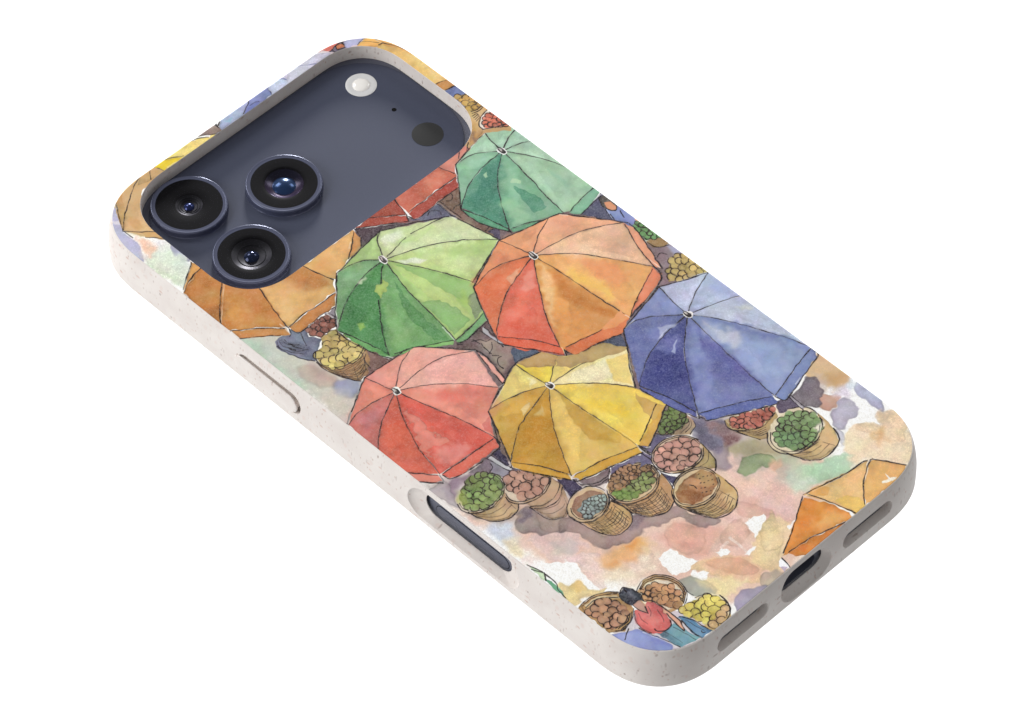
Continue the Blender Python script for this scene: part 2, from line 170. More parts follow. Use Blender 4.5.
('w',(76,86,106),[(-3.36,-5.09),(-2.39,-4.73),(0.87,-8.51),(0.47,-8.91),(-4.69,-7.45)],0.08,0.18,1.0,0.12,0.1,0),
('w',(176,172,176),[(-3.47,2.34),(-2.64,2.69),(-2.82,-2.72),(-2.66,-3.45),(-3.16,-3.06)],0.08,0,1.0,0.12,0.07,0),
('i',(42,36,38),[(-3.57,2.44),(-3.27,-3.17)],0.141,0.95),
('i',(42,36,38),[(-2.52,2.57),(-2.64,-0.5)],0.141,0.95),
('i',(42,36,38),[(-6.48,1.74),(-5.2,0.99),(-4.65,-0.09),(-3.42,-0.26)],0.158,0.95),
('i',(42,36,38),[(-5.66,0.12),(-5.91,-0.95),(-6.11,-2.87)],0.158,0.95),
('i',(42,36,38),[(-4.08,-0.93),(-5.26,-2.13),(-6.35,-2.63)],0.158,0.95),
('i',(42,36,38),[(-5.23,-4.54),(-6.03,-4.53),(-6.97,-5.7),(-6.89,-6.83)],0.158,0.95),
('i',(42,36,38),[(-6.21,-3.3),(-5.4,-4.1)],0.158,0.95),
('i',(42,36,38),[(-6.01,1.8),(-5.86,0.32)],0.158,0.95),
('i',(42,36,38),[(-8.83,3.02),(-8.22,2.41)],0.158,0.95),
('w',(84,88,108),[(10.2,-15.23),(14.21,-16.32),(12.58,-19.72),(10.97,-17.69)],0.08,0.18,1.0,0.12,0.1,0),
('w',(86,84,108),[(29.74,9.65),(35.81,10.67),(37.46,11.27),(37.67,7.97),(34.51,6.11),(33.03,4.04)],0.08,0.15,1.0,0.12,0.12,0),
('w',(122,136,190),[(33.96,7.21),(36.47,6.38),(36.87,4.31),(36.71,1.69),(35.51,0.12),(34.47,0.33),(34.07,2.39),(33.05,4.68)],0.08,0.18,1.0,0.12,0.12,0),
('w',(88,82,78),[(35.1,9.98),(36.22,10.26),(37.19,8.73),(36.47,6.38),(34.93,5.69),(34.17,7.01),(34.39,8.46)],0.08,0.2,1.0,0.12,0.07,0),
('w',(218,142,102),[(35.15,8.71),(36.2,7.76),(36.26,6.59),(35.25,5.93),(34.52,6.94)],0.08,0.1,1.0,0.12,0.07,0),
('i',(42,36,38),[(35.87,10.33),(35.1,9.98),(34.21,8.08),(34.59,6.59),(35.17,5.73),(36.37,6.48)],0.141,0.95),
('i',(42,36,38),[(33.96,7.21),(33.11,4.73)],0.176,0.95),
('i',(42,36,38),[(35.8,5.11),(35.05,3.35)],0.176,0.95),
('i',(246,244,238),[(34.17,7.01),(33.39,5.01)],0.14,0.51),
('i',(42,36,38),[(33.74,5.76),(33.36,4.37)],0.19,0.95),
('w',(230,168,132),[(36.52,2.33),(36.84,0.18),(35.79,0.39)],0.08,0.1,1.0,0.12,0.07,0),
('w',(134,112,116),[(33.5,-3.67),(34.56,-6.1),(36.76,-8.02),(36.67,-10.95),(32.51,-11.71),(28.38,-14.1),(26.46,-12.73),(29.97,-11.35),(31.08,-10.28)],0.08,0.05,1.0,0.12,0.14,0),
('w',(160,160,186),[(35.8,-7.33),(36.83,-8.37),(36.67,-10.95),(35.15,-9.98)],0.5,0,1.0,0.12,0.07,0),
('w',(166,132,88),[(33.64,-3.53),(36.39,-4.73),(36.84,-7.55),(34.43,-6.63),(33.51,-5.49)],0.08,0.2,1.0,0.12,0.07,0),
('i',(42,36,38),[(33.67,-4.11),(34.07,-6.16),(36.14,-7.41)],0.15,0.95),
('f',(117,167,104),[(34.45,0.51),(36.54,0.31),(36.93,-4.62),(35.61,-4.67),(33.78,-3.4),(34.04,-1.72)],0.76,0.75,0.1,(91,134,79)),
('f',(208,180,107),[(31.9,-11.1),(33.6,-10.07),(36.46,-10.74),(36.89,-17.17),(33.73,-16.19),(29.27,-13.64)],1.04,0.75,0.1,(166,142,79)),
('i',(42,36,38),[(32.12,-8.05),(33.37,-7.65),(34.06,-8.61)],0.141,0.95),
('w',(104,88,108),[(-22.43,-20.28),(-22.22,-24.06),(-21.59,-26.21),(-16.34,-35.99),(-19.55,-36.81),(-18.97,-33.87),(-20.25,-28.04),(-24.58,-25.24),(-24.87,-23.94),(-23.68,-19.55)],0.08,0.1,1.0,0.12,0.12,0),
('w',(68,60,84),[(-22.38,-19.83),(-20.57,-19.6),(-21.86,-23.9),(-22.49,-23.53)],0.08,0.18,1.0,0.12,0.1,0),
('w',(66,58,90),[(-18.04,-31.77),(-16.39,-36.44),(-19.3,-36.56)],0.08,0.18,1.0,0.12,0.1,0),
('w',(132,116,124),[(-28.58,-19.73),(-23.28,-19.95),(-25.0,-22.29),(-26.33,-22.23)],0.08,0.1,1.0,0.12,0.14,0),
('w',(146,138,150),[(-23.69,-20.56),(-22.92,-24.37),(-24.33,-24.99),(-25.73,-22.83)],0.08,0,1.0,0.12,0.1,0),
('w',(190,186,188),[(-23.78,-19.85),(-23.03,-19.69),(-22.27,-24.51),(-22.92,-24.77)],0.08,0,1.0,0.12,0.07,0),
('i',(42,36,38),[(-23.88,-19.96),(-23.07,-24.72)],0.15,0.95),
('i',(42,36,38),[(-22.83,-19.89),(-22.17,-24.61)],0.15,0.95),
('i',(42,36,38),[(-24.19,-21.07),(-24.75,-22.03),(-26.13,-22.43)],0.15,0.95),
('w',(160,140,134),[(-30.09,-32.78),(-26.72,-32.16),(-25.25,-34.62),(-23.6,-39.26),(-24.51,-41.34),(-26.1,-41.74),(-27.42,-39.93),(-29.14,-39.3),(-29.97,-37.38),(-31.34,-36.01),(-31.14,-34.23)],0.2,0.3,0.9,0.3,0.1,1),
('w',(110,96,112),[(-29.65,-32.73),(-26.72,-32.16),(-25.64,-34.23),(-28.32,-34.55),(-30.0,-33.87)],0.8,0,0.7,0.55,0.08000000000000002,1),
('w',(196,160,146),[(-26.39,-34.98),(-22.26,-39.1),(-24.32,-41.53),(-27.81,-39.53),(-28.24,-37.61)],0.2,0.26,0.4,0.3,0.1,1),
('w',(206,168,118),[(-34.42,-22.98),(-34.81,-26.08),(-34.42,-28.47),(-33.2,-30.78),(-30.81,-32.32),(-28.36,-32.02),(-26.91,-30.96),(-26.53,-26.82),(-32.94,-26.96)],0.08,0.22,1.0,0.05,0.13,0),
('w',(170,140,112),[(-34.95,-25.51),(-34.83,-27.55),(-34.28,-29.2),(-33.16,-30.92),(-31.36,-32.25),(-29.74,-32.36),(-28.9,-31.83),(-29.16,-29.09),(-33.46,-28.37)],0.7,0,0.28,0.55,0.08000000000000002,1),
('w',(160,131,92),[(-33.39,-25.54),(-33.83,-27.2),(-33.8,-28.42),(-33.33,-29.55),(-32.2,-30.18),(-30.89,-29.83),(-30.05,-29.17),(-29.55,-26.96),(-32.91,-27.52)],0.8,0,0.5,0.55,0.08000000000000002,1),
('w',(226,184,129),[(-31.78,-28.42),(-31.97,-29.28),(-31.92,-29.93),(-31.64,-30.54),(-31.02,-30.9),(-30.34,-30.76),(-29.92,-30.43),(-29.72,-29.28),(-31.47,-29.48)],0.7,0,0.5,0.55,0.08000000000000002,1),
('w',(176,140,116),[(-27.34,-28.03),(-27.01,-30.87),(-28.46,-31.92),(-29.48,-29.4)],0.5,0,0.6,0.55,0.08000000000000002,1),
('w',(222,206,180),[(-25.34,-25.2),(-25.87,-26.15),(-26.75,-26.98),(-27.9,-27.62),(-29.24,-28.02),(-30.66,-28.15),(-32.04,-27.99),(-33.27,-27.57),(-34.25,-26.91),(-34.9,-26.08),(-35.18,-25.12),(-35.06,-24.13),(-34.54,-23.18),(-33.67,-22.35),(-32.52,-21.71),(-31.18,-21.3),(-29.76,-21.16),(-28.37,-21.31),(-27.13,-21.74),(-26.14,-22.4),(-25.48,-23.24),(-25.21,-24.2)],0.08,0.1,1.0,0.12,0.07,0),
('f',(141,161,94),[(-33.55,-22.33),(-31.43,-21.44),(-29.33,-20.5),(-26.25,-22.16),(-25.37,-24.45),(-26.38,-26.47),(-28.38,-27.49),(-31.7,-27.69),(-33.77,-26.62),(-34.41,-24.48)],1.0,0.75,0.16,(111,129,70)),
('w',(170,180,80),[(-33.3,-22.08),(-31.98,-22.4),(-33.32,-24.57),(-34.11,-23.78)],0.5,0,0.5,0.55,0.08000000000000002,1),
('i',(42,36,38),[(-26.02,-22.99),(-25.63,-23.73),(-25.52,-24.53),(-25.71,-25.34),(-26.18,-26.1),(-26.9,-26.78),(-27.83,-27.32),(-28.91,-27.69),(-30.06,-27.87),(-31.23,-27.86),(-32.33,-27.64),(-33.29,-27.24),(-34.06,-26.67),(-34.6,-25.99),(-34.86,-25.22),(-34.82,-24.41),(-34.5,-23.62)],0.15,0.95),
('i',(42,36,38),[(-26.15,-22.31),(-25.51,-23.1),(-25.19,-24.0),(-25.22,-24.94),(-25.59,-25.87),(-26.28,-26.72),(-27.24,-27.43),(-28.41,-27.95),(-29.69,-28.26),(-31.02,-28.32),(-32.29,-28.13),(-33.42,-27.72),(-34.34,-27.1),(-34.98,-26.32),(-35.3,-25.43),(-35.28,-24.49),(-34.91,-23.56)],0.194,0.95),
('i',(42,36,38),[(-34.86,-26.13),(-34.42,-28.47),(-33.2,-30.78),(-30.81,-32.32),(-28.7,-32.18),(-27.16,-31.22)],0.182,0.95),
('i',(42,36,38),[(-34.44,-26.56),(-33.74,-27.34),(-32.72,-27.88),(-31.4,-28.45),(-29.94,-28.67),(-28.19,-28.06),(-27.51,-27.91)],0.106,0.5),
('i',(42,36,38),[(-34.27,-27.33),(-33.52,-28.3),(-32.47,-29.1),(-31.12,-29.52),(-29.64,-29.65),(-28.79,-29.44)],0.106,0.5),
('i',(42,36,38),[(-34.09,-28.34),(-33.3,-29.3),(-32.21,-30.17),(-30.89,-30.83),(-29.36,-30.62),(-28.21,-30.36)],0.106,0.5),
('i',(42,36,38),[(-33.91,-29.29),(-33.09,-30.52),(-31.96,-31.28),(-30.65,-31.92),(-29.52,-31.84)],0.106,0.5),
('i',(42,36,38),[(-34.3,-26.71),(-34.26,-27.71),(-34.22,-28.71)],0.095,0.425),
('i',(42,36,38),[(-27.99,-29.04),(-28.2,-30.28),(-28.4,-31.53)],0.095,0.425),
('w',(184,146,116),[(-26.84,-27.53),(-25.83,-32.05),(-26.24,-33.64),(-25.43,-37.94),(-22.93,-39.18),(-21.0,-37.86),(-18.46,-33.37),(-18.78,-30.53)],0.08,0.22,1.0,0.05,0.13,0),
('w',(170,140,112),[(-27.3,-30.26),(-26.05,-33.43),(-26.13,-34.45),(-25.04,-37.46),(-23.2,-38.61),(-22.07,-37.95),(-20.92,-35.24),(-21.49,-33.29)],0.7,0,0.28,0.55,0.08000000000000002,1),
('w',(143,113,90),[(-25.46,-30.54),(-25.27,-32.84),(-25.6,-33.71),(-25.5,-35.91),(-24.29,-36.37),(-23.17,-35.53),(-21.51,-32.98),(-21.46,-31.52)],0.8,0,0.5,0.55,0.08000000000000002,1),
('w',(202,160,127),[(-23.74,-33.62),(-23.58,-34.83),(-23.73,-35.28),(-23.62,-36.44),(-22.96,-36.72),(-22.4,-36.31),(-21.59,-35.01),(-21.61,-34.24)],0.7,0,0.5,0.55,0.08000000000000002,1),
('w',(196,160,124),[(-26.89,-27.98),(-26.37,-31.01),(-22.49,-31.86),(-18.63,-31.17),(-18.71,-33.62),(-21.77,-35.09),(-25.79,-33.59)],0.08,0.15,1.0,0.12,0.07,0),
('w',(206,170,150),[(-25.5,-34.87),(-20.73,-35.63),(-22.15,-38.21),(-25.18,-37.69)],0.6,0,0.6,0.55,0.08000000000000002,1),
('w',(216,196,170),[(-18.39,-30.02),(-18.93,-30.85),(-19.8,-31.55),(-20.93,-32.05),(-22.21,-32.32),(-23.55,-32.33),(-24.84,-32.08),(-25.97,-31.6),(-26.86,-30.92),(-27.43,-30.09),(-27.64,-29.19),(-27.47,-28.29),(-26.93,-27.45),(-26.07,-26.75),(-24.95,-26.24),(-23.67,-25.97),(-22.33,-25.96),(-21.03,-26.2),(-19.89,-26.69),(-18.99,-27.37),(-18.42,-28.2),(-18.21,-29.11)],0.08,0.1,1.0,0.12,0.07,0),
('f',(199,148,126),[(-25.33,-26.01),(-23.68,-25.13),(-22.25,-25.29),(-20.0,-27.79),(-18.73,-30.48),(-20.49,-31.84),(-23.39,-31.97),(-25.72,-30.75),(-26.35,-29.02)],1.2,0.75,0.06,(159,115,96)),
('i',(42,36,38),[(-18.57,-28.45),(-18.42,-29.18),(-18.54,-29.91),(-18.91,-30.6),(-19.51,-31.2),(-20.32,-31.69),(-21.27,-32.04),(-22.32,-32.22),(-23.41,-32.23),(-24.48,-32.07),(-25.45,-31.74),(-26.29,-31.27),(-26.94,-30.68),(-27.36,-30.01),(-27.53,-29.29),(-27.44,-28.56),(-27.1,-27.87)],0.158,0.95),
('i',(42,36,38),[(-18.6,-27.84),(-18.25,-28.62),(-18.19,-29.44),(-18.4,-30.24),(-18.88,-30.99),(-19.6,-31.64),(-20.52,-32.15),(-21.58,-32.5),(-22.73,-32.66),(-23.89,-32.63),(-25.01,-32.41),(-26.01,-32.01),(-26.84,-31.45),(-27.46,-30.77),(-27.83,-30.0),(-27.92,-29.19),(-27.74,-28.39)],0.176,0.95),
('i',(42,36,38),[(-26.06,-33.07),(-24.23,-34.39),(-21.72,-34.64),(-19.26,-33.57),(-18.6,-32.72)],0.158,0.95),
('i',(42,36,38),[(-26.24,-33.64),(-24.26,-35.21),(-21.38,-35.48),(-18.87,-33.97)],0.158,0.95),
('i',(42,36,38),[(-26.28,-33.09),(-26.18,-35.94),(-25.48,-37.99),(-23.11,-39.16)],0.182,0.95),
('i',(42,36,38),[(-25.93,-34.16),(-25.18,-35.04),(-24.16,-35.61),(-23.01,-35.99),(-21.79,-35.98),(-20.3,-35.18),(-19.76,-34.93)],0.106,0.5),
('i',(42,36,38),[(-25.88,-35.18),(-25.27,-36.22),(-24.41,-36.97),(-23.19,-37.24),(-22.01,-37.18),(-21.35,-36.88)],0.106,0.5),
('i',(42,36,38),[(-25.93,-36.41),(-25.45,-37.44),(-24.59,-38.23),(-23.46,-38.72),(-22.28,-38.39),(-21.52,-38.02)],0.106,0.5),
('i',(42,36,38),[(-25.77,-34.34),(-25.88,-35.22),(-25.99,-36.11)],0.095,0.425),
('i',(42,36,38),[(-20.46,-35.93),(-20.99,-36.97),(-21.52,-38.02)],0.095,0.425),
('w',(74,66,92),[(-17.94,-32.38),(-16.16,-34.15),(-16.69,-36.65),(-18.44,-36.41),(-18.7,-33.13)],0.08,0.18,1.0,0.12,0.1,0),
('w',(136,116,118),[(-16.16,-34.15),(-14.7,-35.86),(-9.81,-36.94),(-10.51,-38.02),(-12.76,-39.05),(-15.25,-37.58),(-16.18,-36.15)],0.08,0.18,1.0,0.12,0.12,0),
('i',(42,36,38),[(-15.8,-34.0),(-15.86,-36.22),(-14.02,-37.55),(-11.61,-37.93),(-10.07,-37.2)],0.176,0.95),
('i',(42,36,38),[(-16.08,-34.48),(-16.11,-36.47),(-14.2,-38.12),(-11.67,-38.38)],0.141,0.95),
('w',(190,180,178),[(-15.9,-33.5),(-15.63,-34.42),(-15.86,-36.22),(-16.14,-34.93)],0.08,0,1.0,0.12,0.07,0),
('w',(112,104,132),[(-9.61,-37.14),(-4.18,-38.5),(-2.13,-40.04),(-3.94,-41.79),(-4.28,-40.95),(-6.06,-39.16),(-8.88,-38.38),(-10.89,-38.4)],0.08,0.1,1.0,0.12,0.12,0),
('w',(80,76,108),[(-4.24,-44.03),(-3.17,-46.11),(-2.69,-47.59),(-4.77,-48.04),(-4.33,-46.46)],0.08,0.18,1.0,0.12,0.1,0),
('w',(160,134,128),[(-24.23,-38.63),(-22.8,-39.56),(-22.09,-42.76),(-21.09,-47.23),(-16.89,-48.94),(-14.29,-47.56),(-12.96,-49.38),(-9.84,-51.0),(-6.99,-51.34),(-7.14,-54.19),(-4.57,-58.26),(-4.86,-59.46),(-7.62,-58.49),(-8.59,-56.73),(-8.69,-54.14),(-9.42,-52.91),(-12.26,-52.56),(-14.61,-50.97),(-16.33,-51.49),(-18.96,-51.34),(-21.22,-50.07),(-23.28,-48.99),(-24.35,-46.94),(-24.23,-44.1),(-25.69,-41.65),(-26.48,-40.87)],0.2,0.28,0.85,0.3,0.1,1),
('w',(120,100,110),[(-17.09,-48.74),(-14.54,-47.81),(-12.96,-49.38),(-15.52,-50.31)],0.5,0,0.6,0.55,0.08000000000000002,1),
('w',(206,162,106),[(-22.55,-39.31),(-22.09,-42.76),(-21.77,-45.56),(-20.16,-48.26),(-17.54,-48.79),(-15.32,-48.02),(-14.12,-46.23),(-14.71,-42.14),(-19.9,-42.95)],0.08,0.22,1.0,0.05,0.13,0),
('w',(170,140,112),[(-22.83,-41.71),(-22.08,-44.09),(-21.51,-46.02),(-20.09,-48.04),(-18.26,-48.73),(-16.86,-48.48),(-16.28,-47.42),(-17.2,-44.58),(-20.59,-44.49)],0.7,0,0.28,0.55,0.08000000000000002,1),
('w',(160,126,82),[(-21.14,-41.92),(-21.15,-43.69),(-21.2,-45.13),(-20.56,-46.43),(-19.22,-46.51),(-18.0,-45.94),(-17.23,-44.92),(-17.23,-42.82),(-20.02,-43.63)],0.8,0,0.5,0.55,0.08000000000000002,1),
('w',(226,178,116),[(-19.32,-44.74),(-19.29,-45.67),(-19.27,-46.43),(-18.9,-47.13),(-18.19,-47.22),(-17.56,-46.95),(-17.18,-46.43),(-17.24,-45.32),(-18.69,-45.67)],0.7,0,0.5,0.55,0.08000000000000002,1),
('w',(214,182,140),[(-14.43,-40.77),(-14.98,-41.65),(-15.81,-42.4),(-16.86,-42.95),(-18.03,-43.25),(-19.24,-43.3),(-20.39,-43.07),(-21.38,-42.6),(-22.13,-41.91),(-22.59,-41.07),(-22.72,-40.14),(-22.51,-39.2),(-21.97,-38.32),(-21.14,-37.57),(-20.1,-37.01),(-18.92,-36.7),(-17.71,-36.65),(-16.56,-36.87),(-15.56,-37.35),(-14.8,-38.04),(-14.34,-38.88),(-14.21,-39.82)],0.08,0.12,1.0,0.12,0.07,0),
('w',(156,116,92),[(-14.87,-40.75),(-15.32,-41.46),(-16.01,-42.06),(-16.87,-42.5),(-17.85,-42.74),(-18.87,-42.77),(-19.83,-42.58),(-20.67,-42.19),(-21.31,-41.63),(-21.71,-40.95),(-21.83,-40.19),(-21.66,-39.43),(-21.21,-38.72),(-20.53,-38.12),(-19.67,-37.67),(-18.68,-37.43),(-17.67,-37.4),(-16.7,-37.58),(-15.86,-37.97),(-15.21,-38.54),(-14.81,-39.23),(-14.7,-39.98)],0.08,0.1,1.0,0.12,0.14,0),
('w',(146,160,154),[(-20.66,-39.71),(-18.51,-38.84),(-16.77,-39.08),(-14.81,-40.28),(-15.26,-41.59),(-17.21,-42.64),(-19.65,-42.7),(-21.34,-42.02)],0.08,0.25,1.0,0.12,0.16,0),
('f',(165,179,175),[(-20.42,-39.94),(-18.32,-39.04),(-16.62,-39.33),(-14.94,-40.41),(-15.34,-41.51),(-17.41,-42.45),(-19.72,-42.38),(-21.08,-41.77)],0.56,0.6,0.14,(129,141,137)),
('i',(42,36,38),[(-14.32,-40.79),(-14.88,-41.71),(-15.74,-42.48),(-16.82,-43.06),(-18.03,-43.38),(-19.28,-43.42),(-20.45,-43.19),(-21.47,-42.7),(-22.25,-41.99),(-22.72,-41.12),(-22.85,-40.16),(-22.62,-39.18),(-22.06,-38.26),(-21.21,-37.48),(-20.14,-36.9),(-18.92,-36.57),(-17.68,-36.52),(-16.49,-36.75),(-15.46,-37.24),(-14.68,-37.96),(-14.21,-38.84),(-14.09,-39.81)],0.194,0.95),
('i',(42,36,38),[(-14.63,-40.3),(-14.85,-40.95),(-15.26,-41.55),(-15.82,-42.08),(-16.52,-42.51),(-17.31,-42.81),(-18.16,-42.96),(-19.01,-42.97),(-19.83,-42.83),(-20.58,-42.55),(-21.2,-42.14),(-21.68,-41.62),(-21.99,-41.02),(-22.11,-40.38),(-22.03,-39.72),(-21.76,-39.08),(-21.31,-38.49)],0.141,0.95),
('i',(42,36,38),[(-22.8,-39.56),(-22.41,-42.69),(-21.62,-45.81),(-20.16,-48.26),(-17.54,-48.79),(-15.19,-47.9),(-14.31,-46.04),(-14.96,-42.39)],0.182,0.95),
('i',(42,36,38),[(-21.81,-42.69),(-20.77,-43.34),(-19.52,-43.49),(-18.14,-43.53),(-16.85,-43.37),(-15.62,-42.58),(-15.15,-42.45)],0.106,0.75),
('i',(42,36,38),[(-21.59,-43.12),(-20.48,-43.88),(-19.24,-44.29),(-17.83,-43.97),(-16.56,-43.76),(-15.93,-43.47)],0.106,0.75),
('i',(42,36,38),[(-21.35,-43.84),(-20.19,-44.43),(-18.93,-44.76),(-17.55,-44.77),(-16.27,-44.13),(-15.41,-43.8)],0.106,0.75),
('i',(42,36,38),[(-21.09,-44.41),(-19.94,-45.28),(-18.61,-45.24),(-17.27,-45.22),(-16.3,-44.87)],0.106,0.75),
('i',(42,36,38),[(-21.75,-44.21),(-20.82,-45.02),(-19.66,-45.81),(-18.31,-46.06),(-16.98,-45.64),(-15.72,-45.19)],0.106,0.75),
('i',(42,36,38),[(-21.56,-44.72),(-20.57,-45.94),(-19.37,-46.34),(-18.0,-46.53),(-16.71,-46.39),(-15.47,-45.54),(-15.25,-45.53)],0.106,0.75),
('i',(42,36,38),[(-21.34,-45.32),(-20.31,-46.59),(-19.09,-47.19),(-17.7,-47.0),(-16.4,-46.75),(-16.08,-46.59)],0.106,0.75),
('i',(42,36,38),[(-21.12,-46.23),(-20.05,-47.21),(-18.77,-47.72),(-17.43,-47.82),(-16.1,-47.09),(-15.52,-46.89)],0.106,0.75),
('i',(42,36,38),[(-21.7,-45.51),(-20.88,-46.96),(-19.81,-48.12),(-18.46,-48.23),(-17.14,-48.26),(-16.46,-48.0)],0.106,0.75),
('i',(42,36,38),[(-21.6,-42.81),(-21.57,-44.34),(-21.54,-45.87)],0.095,0.6375),
('i',(42,36,38),[(-21.09,-44.11),(-21.1,-45.35),(-21.12,-46.58)],0.095,0.6375),
('i',(42,36,38),[(-20.48,-43.96),(-20.56,-45.64),(-20.63,-47.31)],0.095,0.6375),
('i',(42,36,38),[(-20.14,-43.5),(-20.25,-45.56),(-20.36,-47.62)],0.095,0.6375),
('i',(42,36,38),[(-19.6,-44.88),(-19.7,-46.45),(-19.8,-48.01)],0.095,0.6375),
('i',(42,36,38),[(-18.89,-44.27),(-19.02,-46.26),(-19.16,-48.24)],0.095,0.6375),
('i',(42,36,38),[(-18.14,-43.53),(-18.3,-45.94),(-18.46,-48.34)],0.095,0.6375),
('i',(42,36,38),[(-17.56,-44.85),(-17.67,-46.6),(-17.78,-48.35)],0.095,0.6375),
('i',(42,36,38),[(-16.89,-43.98),(-17.01,-46.12),(-17.14,-48.26)],0.095,0.6375),
('i',(42,36,38),[(-16.52,-43.13),(-16.66,-45.64),(-16.8,-48.15)],0.095,0.6375),
('i',(42,36,38),[(-15.97,-44.29),(-16.05,-46.06),(-16.13,-47.84)],0.095,0.6375),
('i',(42,36,38),[(-15.39,-43.28),(-15.47,-45.4),(-15.55,-47.51)],0.095,0.6375),
('w',(200,152,100),[(-14.09,-40.75),(-14.34,-44.51),(-14.03,-47.31),(-12.62,-49.82),(-9.52,-51.07),(-7.29,-50.55),(-5.18,-48.13),(-4.04,-44.22),(-9.15,-45.68)],0.08,0.22,1.0,0.05,0.13,0),
('w',(170,140,112),[(-14.39,-43.3),(-14.09,-45.81),(-13.52,-47.74),(-12.25,-49.61),(-10.0,-50.84),(-8.57,-50.76),(-7.47,-49.38),(-7.2,-46.89),(-10.45,-47.24)],0.7,0,0.28,0.55,0.08000000000000002,1),
('w',(156,118,78),[(-12.55,-43.63),(-12.97,-45.62),(-13.02,-47.07),(-12.47,-48.28),(-10.93,-48.7),(-9.71,-48.26),(-8.43,-46.84),(-7.53,-44.71),(-10.32,-45.85)],0.8,0,0.5,0.55,0.08000000000000002,1),
('w',(220,167,110),[(-10.71,-46.59),(-10.88,-47.63),(-10.87,-48.39),(-10.54,-49.04),(-9.72,-49.31),(-9.09,-49.11),(-8.45,-48.4),(-8.04,-47.3),(-9.48,-47.82)],0.7,0,0.5,0.55,0.08000000000000002,1),
('w',(176,130,96),[(-4.49,-44.28),(-5.48,-48.34),(-8.43,-50.41),(-7.32,-47.01)],0.5,0,0.5,0.55,0.08000000000000002,1),
('w',(214,184,142),[(-4.42,-43.72),(-5.16,-44.67),(-6.23,-45.42),(-7.54,-45.9),(-8.99,-46.08),(-10.45,-45.94),(-11.81,-45.5),(-12.96,-44.8),(-13.82,-43.88),(-14.3,-42.82),(-14.37,-41.71),(-14.03,-40.63),(-13.3,-39.68),(-12.23,-38.93),(-10.93,-38.44),(-9.48,-38.25),(-8.01,-38.38),(-6.64,-38.82),(-5.48,-39.53),(-4.62,-40.46),(-4.14,-41.52),(-4.07,-42.64)],0.08,0.1,1.0,0.12,0.07,0),
('w',(168,120,84),[(-4.91,-43.35),(-5.57,-44.18),(-6.52,-44.84),(-7.7,-45.26),(-8.99,-45.41),(-10.31,-45.28),(-11.54,-44.89),(-12.58,-44.26),(-13.35,-43.44),(-13.8,-42.5),(-13.87,-41.51),(-13.57,-40.57),(-12.92,-39.73),(-11.98,-39.07),(-10.8,-38.64),(-9.51,-38.48),(-8.19,-38.61),(-6.95,-39.0),(-5.9,-39.64),(-5.12,-40.46),(-4.68,-41.41),(-4.61,-42.4)],0.08,0.1,1.0,0.12,0.07,0),
('f',(180,136,99),[(-12.78,-39.54),(-10.89,-38.4),(-7.11,-38.62),(-4.53,-41.2),(-5.03,-43.24),(-8.04,-42.26),(-10.64,-41.67),(-12.99,-40.84)],0.68,0.75,0.1,(144,106,73)),
('f',(143,155,92),[(-13.5,-41.34),(-11.15,-42.17),(-7.52,-41.76),(-4.97,-42.79),(-6.47,-44.83),(-9.55,-45.28),(-12.29,-44.45),(-13.92,-42.93)],0.76,0.75,0.14,(113,123,68)),
('w',(110,150,60),[(-13.75,-41.59),(-11.01,-42.81),(-10.59,-44.74),(-12.93,-43.91)],0.4,0,0.6,0.55,0.08000000000000002,1),
('i',(42,36,38),[(-5.48,-40.06),(-4.81,-40.94),(-4.47,-41.91),(-4.49,-42.9),(-4.86,-43.85),(-5.57,-44.67),(-6.54,-45.32),(-7.73,-45.74),(-9.02,-45.9),(-10.34,-45.78),(-11.58,-45.41),(-12.65,-44.81),(-13.47,-44.02),(-13.99,-43.09),(-14.16,-42.11),(-13.98,-41.13),(-13.45,-40.23)],0.15,0.95),
('i',(42,36,38),[(-5.84,-39.35),(-4.97,-40.13),(-4.38,-41.05),(-4.11,-42.06),(-4.18,-43.07),(-4.57,-44.04),(-5.27,-44.9),(-6.23,-45.59),(-7.39,-46.07),(-8.67,-46.32),(-9.99,-46.32),(-11.27,-46.06),(-12.44,-45.57),(-13.41,-44.87),(-14.13,-44.02),(-14.54,-43.05),(-14.64,-42.04),(-14.4,-41.05),(-13.85,-40.13)],0.194,0.95),
('i',(42,36,38),[(-14.22,-40.87),(-14.39,-44.56),(-14.08,-47.36),(-12.62,-49.82),(-9.52,-51.07),(-7.16,-50.42)],0.198,0.95),
('i',(42,36,38),[(-4.11,-43.9),(-4.59,-46.7),(-5.54,-48.78)],0.176,0.95),
('i',(42,36,38),[(-14.05,-44.64),(-12.96,-45.54),(-11.55,-46.04),(-9.94,-46.44),(-8.32,-46.5),(-6.58,-45.75),(-5.94,-45.59)],0.106,0.75),
('i',(42,36,38),[(-13.82,-45.09),(-12.66,-46.1),(-11.26,-46.79),(-9.58,-46.88),(-7.98,-46.83),(-7.14,-46.55)],0.106,0.75),
('i',(42,36,38),[(-13.58,-45.81),(-12.37,-46.65),(-10.92,-47.28),(-9.28,-47.61),(-7.65,-47.13),(-6.55,-46.79)],0.106,0.75),
('i',(42,36,38),[(-13.33,-46.38),(-12.12,-47.44),(-10.57,-47.77),(-8.96,-48.03),(-7.78,-47.77)],0.106,0.75),
('i',(42,36,38),[(-13.99,-46.04),(-13.07,-46.98),(-11.84,-47.96),(-10.25,-48.54),(-8.66,-48.41),(-7.16,-48.01)],0.106,0.75),
('i',(42,36,38),[(-13.8,-46.54),(-12.85,-47.83),(-11.52,-48.49),(-9.9,-49.02),(-8.41,-49.06),(-6.97,-48.3),(-6.74,-48.28)],0.106,0.75),
('i',(42,36,38),[(-13.61,-47.12),(-12.6,-48.45),(-11.23,-49.29),(-9.57,-49.48),(-8.12,-49.37),(-7.77,-49.23)],0.106,0.75),
